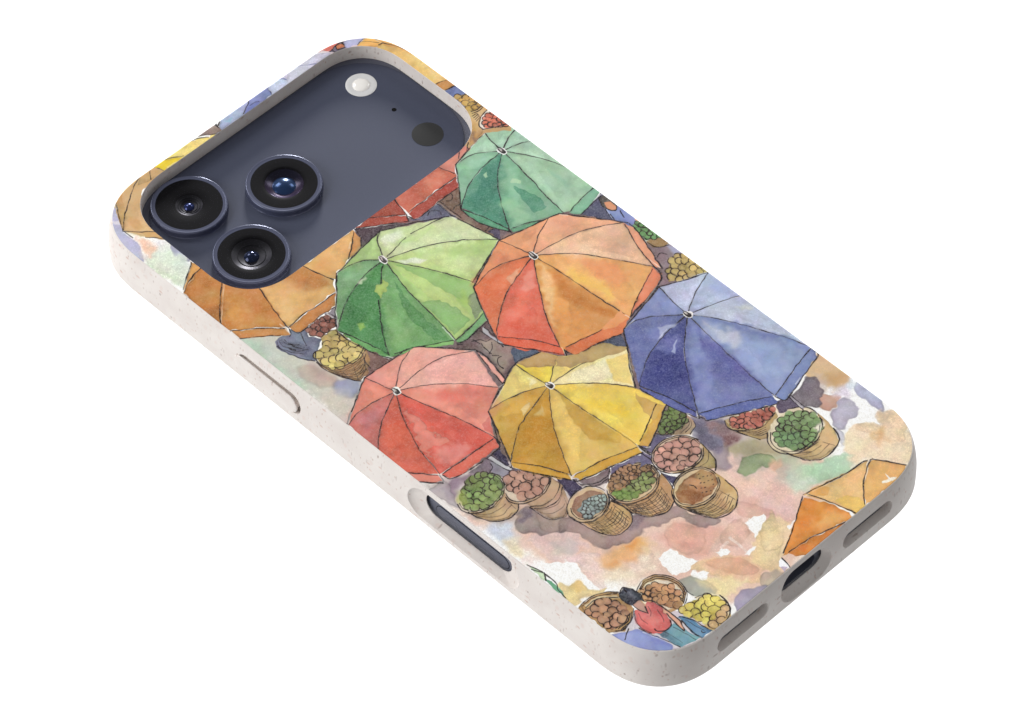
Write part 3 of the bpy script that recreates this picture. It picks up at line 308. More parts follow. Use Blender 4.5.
('i',(42,36,38),[(-13.41,-47.96),(-12.35,-49.04),(-10.88,-49.82),(-9.32,-50.22),(-7.87,-49.66),(-7.3,-49.48)],0.106,0.75),
('i',(42,36,38),[(-13.93,-47.23),(-13.21,-48.64),(-12.13,-49.87),(-10.52,-50.35),(-9.04,-50.63),(-8.35,-50.44)],0.106,0.75),
('i',(42,36,38),[(-13.83,-44.81),(-13.81,-46.2),(-13.79,-47.58)],0.095,0.6375),
('i',(42,36,38),[(-13.32,-46.12),(-13.37,-47.19),(-13.43,-48.27)],0.095,0.6375),
('i',(42,36,38),[(-12.66,-46.16),(-12.82,-47.58),(-12.97,-48.99)],0.095,0.6375),
('i',(42,36,38),[(-12.27,-45.87),(-12.49,-47.59),(-12.71,-49.31)],0.095,0.6375),
('i',(42,36,38),[(-11.72,-47.19),(-11.92,-48.49),(-12.11,-49.78)],0.095,0.6375),
('i',(42,36,38),[(-10.86,-46.87),(-11.11,-48.52),(-11.36,-50.16)],0.095,0.6375),
('i',(42,36,38),[(-9.94,-46.44),(-10.24,-48.44),(-10.54,-50.44)],0.095,0.6375),
('i',(42,36,38),[(-9.29,-47.67),(-9.52,-49.14),(-9.74,-50.61)],0.095,0.6375),
('i',(42,36,38),[(-8.41,-47.01),(-8.73,-48.82),(-9.04,-50.63)],0.095,0.6375),
('i',(42,36,38),[(-7.88,-46.29),(-8.29,-48.43),(-8.69,-50.55)],0.095,0.6375),
('i',(42,36,38),[(-7.3,-47.25),(-7.66,-48.78),(-8.02,-50.3)],0.095,0.6375),
('i',(42,36,38),[(-6.42,-46.34),(-6.93,-48.18),(-7.45,-50.01)],0.095,0.6375),
('w',(104,98,128),[(1.73,-37.55),(-2.28,-37.13),(-5.9,-40.65),(-2.76,-40.73),(2.41,-39.25),(3.93,-39.74)],0.08,0.1,1.0,0.12,0.14,0),
('w',(196,190,190),[(-2.93,-37.76),(-2.47,-37.7),(-2.24,-40.23),(-2.86,-40.63)],0.08,0,1.0,0.12,0.07,0),
('i',(42,36,38),[(-2.59,-37.43),(-2.09,-40.28)],0.176,0.95),
('i',(42,36,38),[(-3.37,-38.19),(-3.22,-40.78)],0.15,0.95),
('w',(178,148,116),[(1.79,-37.1),(8.87,-37.73),(8.79,-39.96),(7.83,-41.07),(5.95,-41.51),(3.4,-39.47)],0.08,0.22,1.0,0.05,0.13,0),
('w',(170,140,112),[(2.03,-38.41),(6.86,-39.71),(7.09,-41.21),(6.59,-41.84),(5.39,-41.91),(3.41,-40.22)],0.7,0,0.28,0.55,0.08000000000000002,1),
('w',(138,115,90),[(3.15,-38.2),(6.83,-38.01),(6.61,-39.19),(6.03,-39.84),(5.01,-40.2),(3.82,-39.32)],0.8,0,0.5,0.55,0.08000000000000002,1),
('w',(195,162,127),[(5.25,-40.23),(7.18,-40.23),(7.1,-40.84),(6.81,-41.17),(6.28,-41.34),(5.63,-40.84)],0.7,0,0.5,0.55,0.08000000000000002,1),
('f',(120,140,80),[(1.95,-37.26),(4.95,-35.62),(7.86,-34.38),(8.68,-38.31),(6.7,-39.42),(3.79,-39.09)],0.8,0.75,0.1,(94,111,60)),
('i',(42,36,38),[(1.66,-37.22),(3.13,-38.94),(6.5,-39.22),(8.5,-38.39)],0.158,0.95),
('i',(42,36,38),[(8.65,-40.09),(7.87,-41.11),(6.05,-41.61)],0.182,0.95),
('i',(42,36,38),[(8.35,-39.01),(7.3,-40.02),(4.99,-40.29)],0.123,0.95),
('i',(42,36,38),[(8.39,-39.56),(7.33,-40.57),(5.72,-40.76)],0.123,0.95),
('w',(178,150,98),[(6.01,-44.38),(5.25,-48.21),(3.78,-50.31),(1.52,-49.06),(-1.77,-46.79),(-2.96,-45.6),(3.2,-46.68)],0.08,0.22,1.0,0.05,0.13,0),
('w',(170,140,112),[(3.49,-46.86),(3.48,-49.36),(2.76,-50.6),(1.08,-49.48),(-1.42,-47.53),(-2.37,-46.58),(1.91,-48.07)],0.7,0,0.28,0.55,0.08000000000000002,1),
('w',(138,117,76),[(3.54,-45.14),(2.85,-47.2),(1.92,-48.4),(0.82,-47.92),(-0.74,-46.97),(-1.27,-46.43),(1.89,-46.55)],0.8,0,0.5,0.55,0.08000000000000002,1),
('w',(195,165,107),[(3.55,-47.69),(3.25,-48.76),(2.79,-49.37),(2.2,-49.08),(1.35,-48.54),(1.05,-48.24),(2.72,-48.39)],0.7,0,0.5,0.55,0.08000000000000002,1),
('w',(216,186,154),[(5.42,-45.45),(4.58,-46.31),(3.45,-46.91),(2.14,-47.22),(0.75,-47.21),(-0.61,-46.87),(-1.83,-46.24),(-2.81,-45.36),(-3.47,-44.32),(-3.76,-43.18),(-3.66,-42.05),(-3.17,-41.01),(-2.34,-40.15),(-1.22,-39.53),(0.09,-39.22),(1.49,-39.23),(2.85,-39.56),(4.08,-40.19),(5.07,-41.07),(5.74,-42.13),(6.03,-43.27),(5.92,-44.41)],0.08,0.1,1.0,0.12,0.07,0),
('f',(215,157,139),[(-2.56,-40.93),(-0.41,-40.02),(2.61,-40.22),(4.86,-41.19),(5.61,-43.98),(4.34,-45.78),(1.17,-46.68),(-2.58,-45.23),(-3.32,-43.22)],1.04,0.75,0.08,(172,122,106)),
('i',(42,36,38),[(5.11,-45.36),(4.41,-46.09),(3.48,-46.62),(2.39,-46.93),(1.21,-46.98),(0.03,-46.78),(-1.09,-46.35),(-2.06,-45.7),(-2.82,-44.9),(-3.31,-43.98),(-3.5,-43.01),(-3.39,-42.06),(-2.97,-41.19),(-2.28,-40.46),(-1.35,-39.93),(-0.26,-39.62),(0.92,-39.56),(2.11,-39.75),(3.23,-40.19),(4.21,-40.83),(4.97,-41.65),(5.47,-42.57),(5.66,-43.54),(5.54,-44.5)],0.15,0.95),
('i',(42,36,38),[(5.37,-45.57),(4.59,-46.38),(3.58,-46.98),(2.39,-47.33),(1.1,-47.41),(-0.18,-47.21),(-1.38,-46.74),(-2.42,-46.05),(-3.23,-45.17),(-3.75,-44.16),(-3.94,-43.1),(-3.8,-42.05),(-3.33,-41.08),(-2.56,-40.27),(-1.55,-39.66),(-0.36,-39.31),(0.92,-39.22),(2.22,-39.42),(3.43,-39.89),(4.48,-40.59),(5.29,-41.47),(5.81,-42.49),(6.0,-43.56),(5.85,-44.61)],0.194,0.95),
('i',(42,36,38),[(5.98,-44.6),(5.37,-47.32),(4.76,-49.26),(3.14,-50.68)],0.198,0.95),
('i',(42,36,38),[(1.64,-48.17),(3.67,-48.17),(5.7,-46.62)],0.114,0.6),
('w',(190,156,102),[(12.73,-44.01),(12.03,-45.26),(12.17,-47.46),(14.05,-51.49),(15.32,-52.23),(20.29,-49.89),(20.95,-48.49),(14.56,-48.3)],0.08,0.22,1.0,0.05,0.13,0),
('w',(170,140,112),[(12.12,-46.18),(11.8,-46.95),(12.18,-48.45),(13.96,-51.41),(14.91,-52.07),(17.93,-51.09),(18.2,-50.22),(13.89,-49.31)],0.7,0,0.28,0.55,0.08000000000000002,1),
('w',(148,121,79),[(13.4,-45.94),(12.94,-46.64),(12.84,-47.78),(13.52,-49.75),(14.13,-50.05),(16.93,-48.46),(17.38,-47.68),(14.03,-48.05)],0.8,0,0.5,0.55,0.08000000000000002,1),
('w',(209,171,112),[(14.95,-48.55),(14.72,-48.91),(14.7,-49.51),(15.12,-50.57),(15.44,-50.74),(16.87,-49.98),(17.09,-49.58),(15.34,-49.68)],0.7,0,0.5,0.55,0.08000000000000002,1),
('w',(206,176,130),[(12.73,-44.01),(14.68,-44.3),(21.02,-48.04),(20.42,-48.99),(17.35,-49.55),(14.04,-48.4),(12.56,-46.31)],0.08,0.1,1.0,0.12,0.07,0),
('f',(208,117,99),[(13.13,-44.41),(15.08,-44.7),(20.82,-47.84),(20.49,-48.54),(17.62,-49.3),(14.56,-48.3),(12.83,-46.06)],0.84,0.75,0.1,(168,89,73)),
('i',(42,36,38),[(12.73,-44.01),(11.93,-45.16),(12.57,-47.08),(14.75,-48.9),(17.22,-49.67),(20.42,-48.99)],0.176,0.95),
('i',(42,36,38),[(12.03,-45.26),(12.64,-48.18),(14.05,-51.49)],0.194,0.95),
('i',(42,36,38),[(13.23,-48.0),(14.83,-49.6),(16.92,-50.14)],0.123,0.75),
('i',(42,36,38),[(13.39,-48.63),(14.86,-50.04),(16.59,-50.53)],0.123,0.75),
('i',(42,36,38),[(13.56,-49.25),(14.89,-50.47),(16.26,-50.92)],0.123,0.75),
('i',(42,36,38),[(13.72,-49.87),(14.91,-50.91),(15.93,-51.31)],0.123,0.75),
('w',(206,166,106),[(-5.44,-48.18),(-7.3,-51.33),(-6.53,-54.45),(-4.77,-58.15),(-1.43,-59.19),(1.76,-57.62),(2.63,-55.72),(2.97,-53.29),(2.91,-50.45),(-1.5,-48.07)],0.08,0.22,1.0,0.05,0.13,0),
('w',(170,140,112),[(-5.76,-50.54),(-6.61,-52.44),(-5.7,-54.65),(-4.04,-57.37),(-1.66,-58.48),(0.28,-57.81),(0.62,-56.63),(0.53,-55.02),(0.13,-53.09),(-3.13,-50.95)],0.7,0,0.28,0.55,0.08000000000000002,1),
('w',(160,129,82),[(-4.09,-50.72),(-5.31,-52.5),(-5.15,-54.08),(-4.5,-55.89),(-2.82,-56.19),(-1.02,-55.13),(-0.42,-54.07),(-0.06,-52.78),(0.13,-51.3),(-2.01,-50.38)],0.8,0,0.5,0.55,0.08000000000000002,1),
('w',(226,182,116),[(-2.3,-53.52),(-2.89,-54.43),(-2.76,-55.27),(-2.37,-56.24),(-1.48,-56.44),(-0.56,-55.94),(-0.27,-55.39),(-0.12,-54.72),(-0.06,-53.94),(-1.21,-53.4)],0.7,0,0.5,0.55,0.08000000000000002,1),
('w',(226,190,130),[(0.02,-55.13),(2.37,-55.97),(0.05,-58.17),(-1.9,-57.72)],0.5,0,0.7,0.55,0.08000000000000002,1),
('w',(220,190,146),[(2.34,-52.05),(1.65,-53.0),(0.66,-53.77),(-0.55,-54.3),(-1.89,-54.54),(-3.24,-54.49),(-4.49,-54.13),(-5.55,-53.51),(-6.33,-52.67),(-6.77,-51.68),(-6.83,-50.62),(-6.51,-49.57),(-5.83,-48.63),(-4.84,-47.85),(-3.63,-47.32),(-2.3,-47.07),(-0.94,-47.12),(0.32,-47.47),(1.39,-48.09),(2.18,-48.94),(2.61,-49.93),(2.67,-51.0)],0.08,0.1,1.0,0.12,0.07,0),
('w',(178,122,80),[(-5.44,-48.88),(-2.29,-47.99),(1.31,-48.8),(2.7,-50.95),(1.5,-52.79),(-1.51,-53.81),(-5.54,-53.04),(-6.48,-50.85)],0.08,0.2,1.0,0.12,0.16,0),
('w',(212,150,104),[(-2.55,-48.23),(-0.65,-49.12),(-1.15,-51.15),(-3.05,-50.26)],0.4,0,0.9,0.55,0.08000000000000002,1),
('w',(196,156,104),[(0.52,-48.77),(2.44,-51.2),(1.15,-52.43),(-1.15,-51.15)],0.4,0,0.7,0.55,0.08000000000000002,1),
('w',(150,94,56),[(-5.2,-49.62),(-2.18,-52.13),(-2.16,-53.66),(-5.42,-52.92)],0.4,0,0.8,0.55,0.08000000000000002,1),
('i',(42,36,38),[(2.14,-52.0),(1.56,-52.81),(0.73,-53.49),(-0.29,-53.98),(-1.43,-54.25),(-2.61,-54.3),(-3.76,-54.1),(-4.79,-53.68),(-5.64,-53.07),(-6.25,-52.3),(-6.57,-51.43),(-6.59,-50.52),(-6.31,-49.63),(-5.73,-48.82),(-4.91,-48.14),(-3.9,-47.64),(-2.76,-47.36),(-1.57,-47.31),(-0.41,-47.5),(0.63,-47.92),(1.48,-48.54),(2.09,-49.31),(2.41,-50.18),(2.43,-51.1)],0.158,0.95),
('i',(42,36,38),[(2.43,-52.14),(1.79,-53.05),(0.88,-53.8),(-0.23,-54.35),(-1.47,-54.67),(-2.75,-54.72),(-3.99,-54.52),(-5.11,-54.06),(-6.02,-53.39),(-6.67,-52.54),(-7.01,-51.58),(-7.02,-50.57),(-6.7,-49.58),(-6.07,-48.68),(-5.17,-47.92),(-4.06,-47.36),(-2.82,-47.04),(-1.53,-46.98),(-0.28,-47.18),(0.84,-47.64),(1.76,-48.32),(2.41,-49.17),(2.75,-50.13),(2.76,-51.15)],0.194,0.95),
('i',(42,36,38),[(0.31,-49.17),(0.49,-49.19)],0.15,0.8),
('i',(42,36,38),[(-0.33,-51.21),(-0.15,-51.24)],0.15,0.8),
('i',(42,36,38),[(-0.96,-53.25),(-0.79,-53.27)],0.15,0.8),
('i',(42,36,38),[(-0.32,-50.01),(-0.14,-50.03)],0.15,0.8),
('i',(42,36,38),[(-0.96,-52.04),(-0.78,-52.07)],0.15,0.8),
('i',(42,36,38),[(1.77,-50.88),(1.94,-50.9)],0.15,0.8),
('i',(42,36,38),[(-0.95,-50.84),(-0.77,-50.87)],0.15,0.8),
('i',(42,36,38),[(-1.58,-52.88),(-1.41,-52.9)],0.15,0.8),
('i',(42,36,38),[(1.13,-51.71),(1.31,-51.73)],0.15,0.8),
('i',(42,36,38),[(-1.58,-51.67),(-1.4,-51.7)],0.15,0.8),
('i',(42,36,38),[(1.14,-50.51),(1.32,-50.53)],0.15,0.8),
('i',(42,36,38),[(0.5,-52.54),(0.68,-52.57)],0.15,0.8),
('i',(42,36,38),[(-2.21,-52.51),(-2.03,-52.53)],0.15,0.8),
('i',(42,36,38),[(0.51,-51.34),(0.69,-51.36)],0.15,0.8),
('i',(42,36,38),[(-0.13,-53.38),(0.05,-53.4)],0.15,0.8),
('i',(42,36,38),[(0.52,-50.13),(0.69,-50.16)],0.15,0.8),
('i',(42,36,38),[(-2.53,-49.77),(-2.07,-50.48),(-2.16,-51.15)],0.15,0.95),
('i',(42,36,38),[(-6.27,-49.1),(-7.3,-51.33),(-6.56,-54.47),(-4.77,-58.15),(-1.43,-59.19),(1.76,-57.62),(2.63,-55.72),(2.84,-53.41)],0.205,0.95),
('i',(42,36,38),[(-6.94,-51.89),(-6.39,-53.14),(-5.44,-53.95),(-3.86,-54.58),(-2.1,-54.79),(-0.14,-54.15),(0.69,-53.99)],0.106,0.75),
('i',(42,36,38),[(-6.79,-52.38),(-6.11,-53.81),(-4.92,-54.81),(-3.33,-55.07),(-1.53,-55.11),(-0.52,-54.84)],0.106,0.75),
('i',(42,36,38),[(-6.58,-53.15),(-5.78,-54.49),(-4.44,-55.38),(-2.72,-55.82),(-0.94,-55.37),(0.45,-54.99)],0.106,0.75),
('i',(42,36,38),[(-6.34,-53.84),(-5.34,-55.42),(-3.92,-55.92),(-2.21,-56.24),(-0.83,-55.95)],0.106,0.75),
('i',(42,36,38),[(-6.77,-53.02),(-6.07,-54.6),(-4.93,-56.04),(-3.32,-56.73),(-1.69,-56.59),(0.18,-56.06)],0.106,0.75),
('i',(42,36,38),[(-6.59,-53.62),(-5.69,-55.64),(-4.47,-56.65),(-2.8,-57.21),(-1.08,-57.16),(0.64,-56.24),(0.98,-56.17)],0.106,0.75),
('i',(42,36,38),[(-6.35,-54.34),(-5.32,-56.43),(-3.9,-57.53),(-2.28,-57.65),(-0.54,-57.38),(-0.09,-57.18)],0.106,0.75),
('i',(42,36,38),[(-6.03,-55.38),(-4.92,-57.17),(-3.39,-58.08),(-1.71,-58.35),(-0.02,-57.56),(0.78,-57.21)],0.106,0.75),
('i',(42,36,38),[(-6.63,-54.0),(-5.7,-56.28),(-4.41,-58.13),(-2.86,-58.59),(-1.21,-58.68),(-0.34,-58.34)],0.106,0.75),
('i',(42,36,38),[(-6.83,-52.14),(-6.64,-53.33),(-6.44,-54.51)],0.095,0.6375),
('i',(42,36,38),[(-5.13,-55.2),(-4.79,-56.62),(-4.44,-58.04)],0.095,0.6375),
('i',(42,36,38),[(-2.85,-55.29),(-2.43,-57.03),(-2.01,-58.76)],0.095,0.6375),
('i',(42,36,38),[(0.32,-54.1),(0.58,-55.88),(0.85,-57.66)],0.095,0.6375),
('w',(208,176,120),[(15.46,-52.18),(14.83,-54.62),(15.12,-57.04),(16.88,-61.15),(19.81,-62.64),(23.63,-61.87),(25.37,-59.24),(26.08,-54.54),(20.34,-59.09)],0.08,0.22,1.0,0.05,0.13,0),
('w',(170,140,112),[(15.22,-54.61),(15.11,-56.18),(15.62,-57.86),(17.33,-60.87),(19.49,-62.23),(21.95,-62.16),(22.76,-60.59),(22.63,-57.49),(19.38,-59.88)],0.7,0,0.28,0.55,0.08000000000000002,1),
('w',(162,137,93),[(17.07,-54.94),(16.54,-56.26),(16.5,-57.5),(17.12,-59.52),(18.55,-60.09),(20.62,-59.41),(21.74,-57.91),(22.47,-55.41),(19.1,-58.2)],0.8,0,0.5,0.55,0.08000000000000002,1),
('w',(228,193,132),[(18.96,-57.83),(18.72,-58.51),(18.74,-59.17),(19.12,-60.25),(19.89,-60.59),(20.96,-60.29),(21.51,-59.52),(21.82,-58.23),(20.13,-59.6)],0.7,0,0.5,0.55,0.08000000000000002,1),
('w',(222,176,120),[(21.6,-58.3),(25.14,-57.72),(24.0,-60.69),(20.47,-61.27)],0.6,0,0.7,0.55,0.08000000000000002,1),
('w',(222,204,168),[(25.5,-55.49),(24.73,-56.64),(23.58,-57.61),(22.14,-58.32),(20.54,-58.71),(18.89,-58.75),(17.34,-58.44),(16.0,-57.81),(14.99,-56.9),(14.38,-55.79),(14.22,-54.56),(14.54,-53.32),(15.29,-52.17),(16.43,-51.2),(17.87,-50.48),(19.48,-50.08),(21.13,-50.03),(22.7,-50.34),(24.05,-50.97),(25.07,-51.89),(25.68,-53.01),(25.83,-54.24)],0.08,0.1,1.0,0.12,0.07,0),
('w',(232,214,180),[(24.88,-55.4),(24.22,-56.37),(23.22,-57.19),(21.97,-57.78),(20.57,-58.1),(19.13,-58.13),(17.76,-57.86),(16.58,-57.31),(15.68,-56.53),(15.13,-55.58),(14.98,-54.54),(15.24,-53.49),(15.89,-52.52),(16.87,-51.7),(18.12,-51.1),(19.52,-50.77),(20.97,-50.74),(22.35,-51.01),(23.54,-51.56),(24.45,-52.34),(25.0,-53.3),(25.14,-54.34)],0.08,0.05,1.0,0.12,0.07,0),
('f',(134,163,104),[(16.58,-52.52),(19.61,-50.92),(21.61,-50.59),(23.21,-51.42),(24.81,-53.02),(25.54,-55.04),(24.23,-57.33),(21.6,-58.3),(19.48,-58.74),(16.44,-57.34),(15.76,-54.52)],1.0,0.75,0.1,(104,130,79)),
('w',(92,140,96),[(16.95,-52.63),(19.67,-54.33),(19.28,-57.01),(16.56,-56.85),(15.76,-54.52)],0.6,0,0.35,0.55,0.08000000000000002,1),
('w',(238,226,204),[(22.8,-56.42),(22.6,-57.76),(24.74,-57.32),(25.34,-56.38)],0.25,0,0.9,0.12,0.07,0),
('i',(42,36,38),[(22.88,-50.32),(23.9,-50.8),(24.74,-51.44),(25.37,-52.21),(25.76,-53.09),(25.89,-54.02),(25.75,-54.97),(25.36,-55.9),(24.73,-56.77),(23.89,-57.52),(22.88,-58.15),(21.73,-58.6),(20.52,-58.87),(19.27,-58.95),(18.06,-58.83),(16.94,-58.51),(15.95,-58.02),(15.13,-57.37),(14.53,-56.59),(14.17,-55.71),(14.06,-54.78),(14.22,-53.84),(14.62,-52.92),(15.27,-52.06),(16.12,-51.31)],0.176,0.95),
('i',(42,36,38),[(24.11,-56.73),(23.5,-57.23),(22.79,-57.66),(22.01,-58.0),(21.18,-58.24),(20.31,-58.39),(19.44,-58.42),(18.58,-58.35),(17.76,-58.17),(17.01,-57.89),(16.33,-57.52),(15.76,-57.07),(15.3,-56.54),(14.97,-55.96),(14.77,-55.34),(14.72,-54.7),(14.82,-54.05),(15.05,-53.41),(15.42,-52.8),(15.92,-52.24),(16.53,-51.73)],0.158,0.95),
('i',(42,36,38),[(15.12,-57.04),(15.92,-59.37),(16.88,-61.15),(19.81,-62.64),(23.59,-61.83),(24.83,-60.5),(25.4,-59.01)],0.228,0.95),
('i',(42,36,38),[(14.79,-55.98),(15.32,-57.15),(16.2,-58.01),(17.69,-58.73),(19.28,-59.14),(20.9,-58.96),(21.59,-58.97)],0.106,0.5),
('i',(42,36,38),[(15.07,-56.9),(15.77,-58.3),(16.9,-59.35),(18.36,-59.82),(19.99,-60.12),(20.88,-60.05)],0.106,0.5),
('i',(42,36,38),[(15.46,-58.12),(16.29,-59.48),(17.55,-60.49),(19.09,-61.13),(20.74,-61.03),(22.07,-60.88)],0.106,0.5),
('i',(42,36,38),[(15.88,-59.27),(16.93,-60.87),(18.2,-61.63),(19.74,-62.18),(21.1,-62.11)],0.106,0.5),
('i',(42,36,38),[(14.89,-56.21),(15.18,-57.33),(15.48,-58.46)],0.095,0.425),
('i',(42,36,38),[(21.62,-59.81),(22.04,-60.81),(22.45,-61.82)],0.095,0.425),
('i',(42,36,38),[(16.03,-57.34),(18.08,-58.88),(21.0,-59.24)],0.123,0.95),
('i',(42,36,38),[(16.03,-58.11),(18.62,-59.92)],0.114,0.95),
('w',(150,140,150),[(25.16,-48.44),(25.68,-48.54),(25.28,-52.19),(24.48,-52.17)],0.08,0,1.0,0.12,0.07,0),
('i',(246,244,238),[(24.86,-49.69),(24.84,-51.64)],0.2,0.48),
('i',(42,36,38),[(24.95,-48.64),(24.5,-52.34)],0.15,0.95),
('i',(42,36,38),[(25.54,-48.55),(25.24,-52.04)],0.176,0.95),
('w',(226,160,84),[(-35.96,48.13),(-29.78,52.56),(-29.02,50.16),(-33.46,49.16)],0.08,0.18,1.0,0.12,0.1,0),
('w',(196,126,60),[(-36.11,47.74),(-34.65,48.71),(-29.54,50.24),(-28.95,44.65),(-33.45,40.51),(-36.4,37.29),(-36.86,42.84)],0.08,0.18,1.0,0.12,0.12,0),
('w',(176,98,40),[(-30.68,49.63),(-29.81,47.14),(-32.03,45.56),(-32.03,47.72)],0.8,0,0.4,0.55,0.08000000000000002,1),
('w',(168,92,38),[(-27.78,40.78),(-25.99,38.45),(-27.14,36.36),(-30.02,37.08)],0.9,0,0.45,0.55,0.08000000000000002,1),
('w',(202,128,62),[(-29.11,44.81),(-25.27,38.81),(-26.54,33.61),(-28.12,28.12),(-31.99,31.98),(-36.24,35.0),(-36.4,37.46),(-33.02,41.15)],0.08,0.18,1.0,0.12,0.14,0),
('w',(222,160,84),[(-31.64,40.86),(-30.63,37.69),(-33.61,35.31),(-34.93,37.7)],1.0,0,0.5,0.55,0.08000000000000002,1),
('w',(188,104,44),[(-27.22,39.68),(-26.1,37.48),(-27.58,32.5),(-30.03,34.95)],1.2,0,0.5,0.55,0.08000000000000002,1),
('w',(206,138,74),[(-36.31,34.92),(-32.19,31.76),(-28.43,28.21),(-29.1,26.44),(-32.25,29.16),(-36.37,32.31)],0.08,0.18,1.0,0.12,0.08,0),
('w',(224,168,100),[(-25.27,38.81),(-21.04,37.84),(-15.72,37.15),(-14.16,30.54),(-16.05,28.25),(-21.9,28.44),(-28.12,28.12),(-26.8,33.34)],0.08,0.18,1.0,0.12,0.1,0),
('w',(186,108,50),[(-19.95,37.3),(-15.98,36.87),(-15.17,33.07),(-15.26,30.44),(-19.18,32.19),(-19.92,35.63)],0.9,0,0.65,0.55,0.08000000000000002,1),
('w',(232,182,118),[(-24.77,37.23),(-23.76,34.06),(-24.46,29.93),(-27.29,29.01)],1.0,0,0.6,0.55,0.08000000000000002,1),
('w',(208,134,72),[(-28.08,28.08),(-22.16,28.17),(-16.23,28.06),(-18.32,25.68),(-21.72,26.11),(-27.06,25.47),(-27.87,26.28)],0.08,0.18,1.0,0.12,0.08,0),
('i',(246,244,238),[(-29.17,44.32),(-32.73,40.87),(-35.89,37.59)],0.17,0.36),
('i',(42,36,38),[(-29.91,52.42),(-32.74,50.6),(-35.57,48.56)],0.176,0.95),
('i',(42,36,38),[(-29.59,50.18),(-33.2,49.44),(-35.79,47.97)],0.176,0.95),
('i',(42,36,38),[(-29.28,44.71),(-33.33,40.93),(-36.32,37.37)],0.176,0.95),
('i',(42,36,38),[(-25.36,38.8),(-26.88,33.68),(-28.16,28.16)],0.176,0.95),
('i',(42,36,38),[(-15.85,37.01),(-14.77,33.49),(-14.27,30.64)],0.176,0.95),
('i',(42,36,38),[(-36.26,34.97),(-32.14,31.82),(-28.68,28.36)],0.176,0.95),
('i',(42,36,38),[(-27.81,28.03),(-23.83,28.49),(-21.03,28.11),(-16.18,28.11)],0.176,0.95),
('i',(42,36,38),[(-36.34,32.34),(-33.06,29.97),(-30.52,27.65)],0.176,0.95),
('i',(42,36,38),[(-28.08,28.08),(-28.69,26.67),(-29.41,26.32)],0.176,0.95),
('i',(42,36,38),[(-28.05,27.36),(-27.87,26.28),(-27.01,25.52),(-21.85,25.98),(-18.45,25.54)],0.176,0.95),
('i',(42,36,38),[(-36.37,47.46),(-36.48,43.26)],0.194,0.95),
('i',(246,244,238),[(-36.16,48.33),(-36.06,47.15)],0.23,0.48),
('i',(246,244,238),[(-28.57,29.75),(-28.53,28.1)],0.2,0.42),
('i',(246,244,238),[(-28.66,27.97),(-28.92,26.63)],0.23,0.48),
('w',(228,174,104),[(-16.16,37.1),(-9.68,37.2),(-3.0,37.03),(-3.14,36.45),(-8.66,32.34),(-12.46,31.5),(-14.06,30.11),(-14.16,30.75)],0.08,0.18,1.0,0.12,0.1,0),
('w',(214,146,76),[(-15.01,37.05),(-11.42,36.2),(-12.43,31.74),(-14.95,33.72)],1.2,0,0.5,0.55,0.08000000000000002,1),
('w',(220,154,88),[(-3.06,36.75),(-3.27,34.54),(-5.35,32.6),(-8.71,32.28)],0.08,0.18,1.0,0.12,0.1,0),
('i',(42,36,38),[(-3.44,36.47),(-5.88,34.5),(-8.66,32.34)],0.167,0.95),
('i',(42,36,38),[(-2.77,36.63),(-3.31,34.58),(-5.18,32.7)],0.198,0.95),
('i',(42,36,38),[(-15.93,37.14),(-15.16,33.92),(-14.21,30.7)],0.176,0.95),
('i',(246,244,238),[(-3.0,37.03),(-2.94,36.24)],0.23,0.42),
('i',(246,244,238),[(-5.51,35.23),(-6.79,34.31)],0.17,0.3),
('w',(168,78,62),[(0.5,37.35),(7.87,37.4),(6.71,32.81),(3.71,34.98)],0.08,0.18,1.0,0.12,0.12,0),
('w',(186,84,68),[(-2.57,37.09),(0.95,37.18),(3.66,34.92),(6.64,32.61),(5.7,31.04),(1.8,33.83)],0.08,0.18,1.0,0.12,0.1,0),
('w',(208,108,84),[(7.79,37.31),(19.47,37.29),(20.35,33.75),(19.92,32.88),(14.34,33.29),(7.18,32.74)],0.08,0.18,1.0,0.12,0.12,0),
('w',(190,90,66),[(7.69,36.57),(12.39,36.36),(11.84,34.1),(7.98,33.49)],1.0,0,0.5,0.55,0.08000000000000002,1),
('w',(222,132,104),[(15.02,36.53),(19.2,35.75),(18.92,33.77),(15.17,34.14)],0.8,0,0.6,0.55,0.08000000000000002,1),
('w',(178,78,64),[(7.12,32.68),(14.06,33.0),(19.93,32.76),(18.2,30.66),(13.65,30.89),(7.53,30.49),(6.91,31.11)],0.08,0.18,1.0,0.12,0.1,0),
('w',(222,134,116),[(19.37,37.27),(27.75,37.71),(26.8,36.1),(22.01,35.32),(20.27,33.66)],0.08,0.18,1.0,0.12,0.1,0),
('i',(42,36,38),[(7.7,37.23),(6.75,33.06)],0.176,0.95),
('i',(42,36,38),[(1.05,37.08),(3.76,35.03),(6.32,33.04)],0.176,0.95),
('i',(42,36,38),[(7.78,32.86),(12.4,32.98),(15.73,33.02),(19.76,32.93)],0.176,0.95),
('i',(42,36,38),[(19.4,37.13),(20.22,33.82)],0.176,0.95),
('i',(42,36,38),[(24.94,37.38),(23.54,35.95)],0.176,0.95),
('i',(42,36,38),[(-2.39,36.86),(1.39,34.25),(5.8,31.23)],0.176,0.95),
('i',(42,36,38),[(6.71,32.81),(5.8,31.23)],0.176,0.95),
('i',(42,36,38),[(6.62,32.07),(7.59,30.55),(13.52,30.75),(18.12,30.75)],0.176,0.95),
('i',(42,36,38),[(27.51,37.67),(26.48,36.41)],0.176,0.95),
('i',(246,244,238),[(8.4,33.08),(12.4,32.98)],0.14,0.3),
('i',(246,244,238),[(12.96,31.03),(14.14,30.97)],0.12,0.3),
('i',(246,244,238),[(7.17,30.96),(7.69,30.44)],0.2,0.48),
('w',(168,208,176),[(30.82,31.51),(31.0,34.01),(31.64,37.2),(36.42,35.46),(37.54,34.05),(33.89,33.12)],0.08,0.16,1.0,0.06,0.095,0),
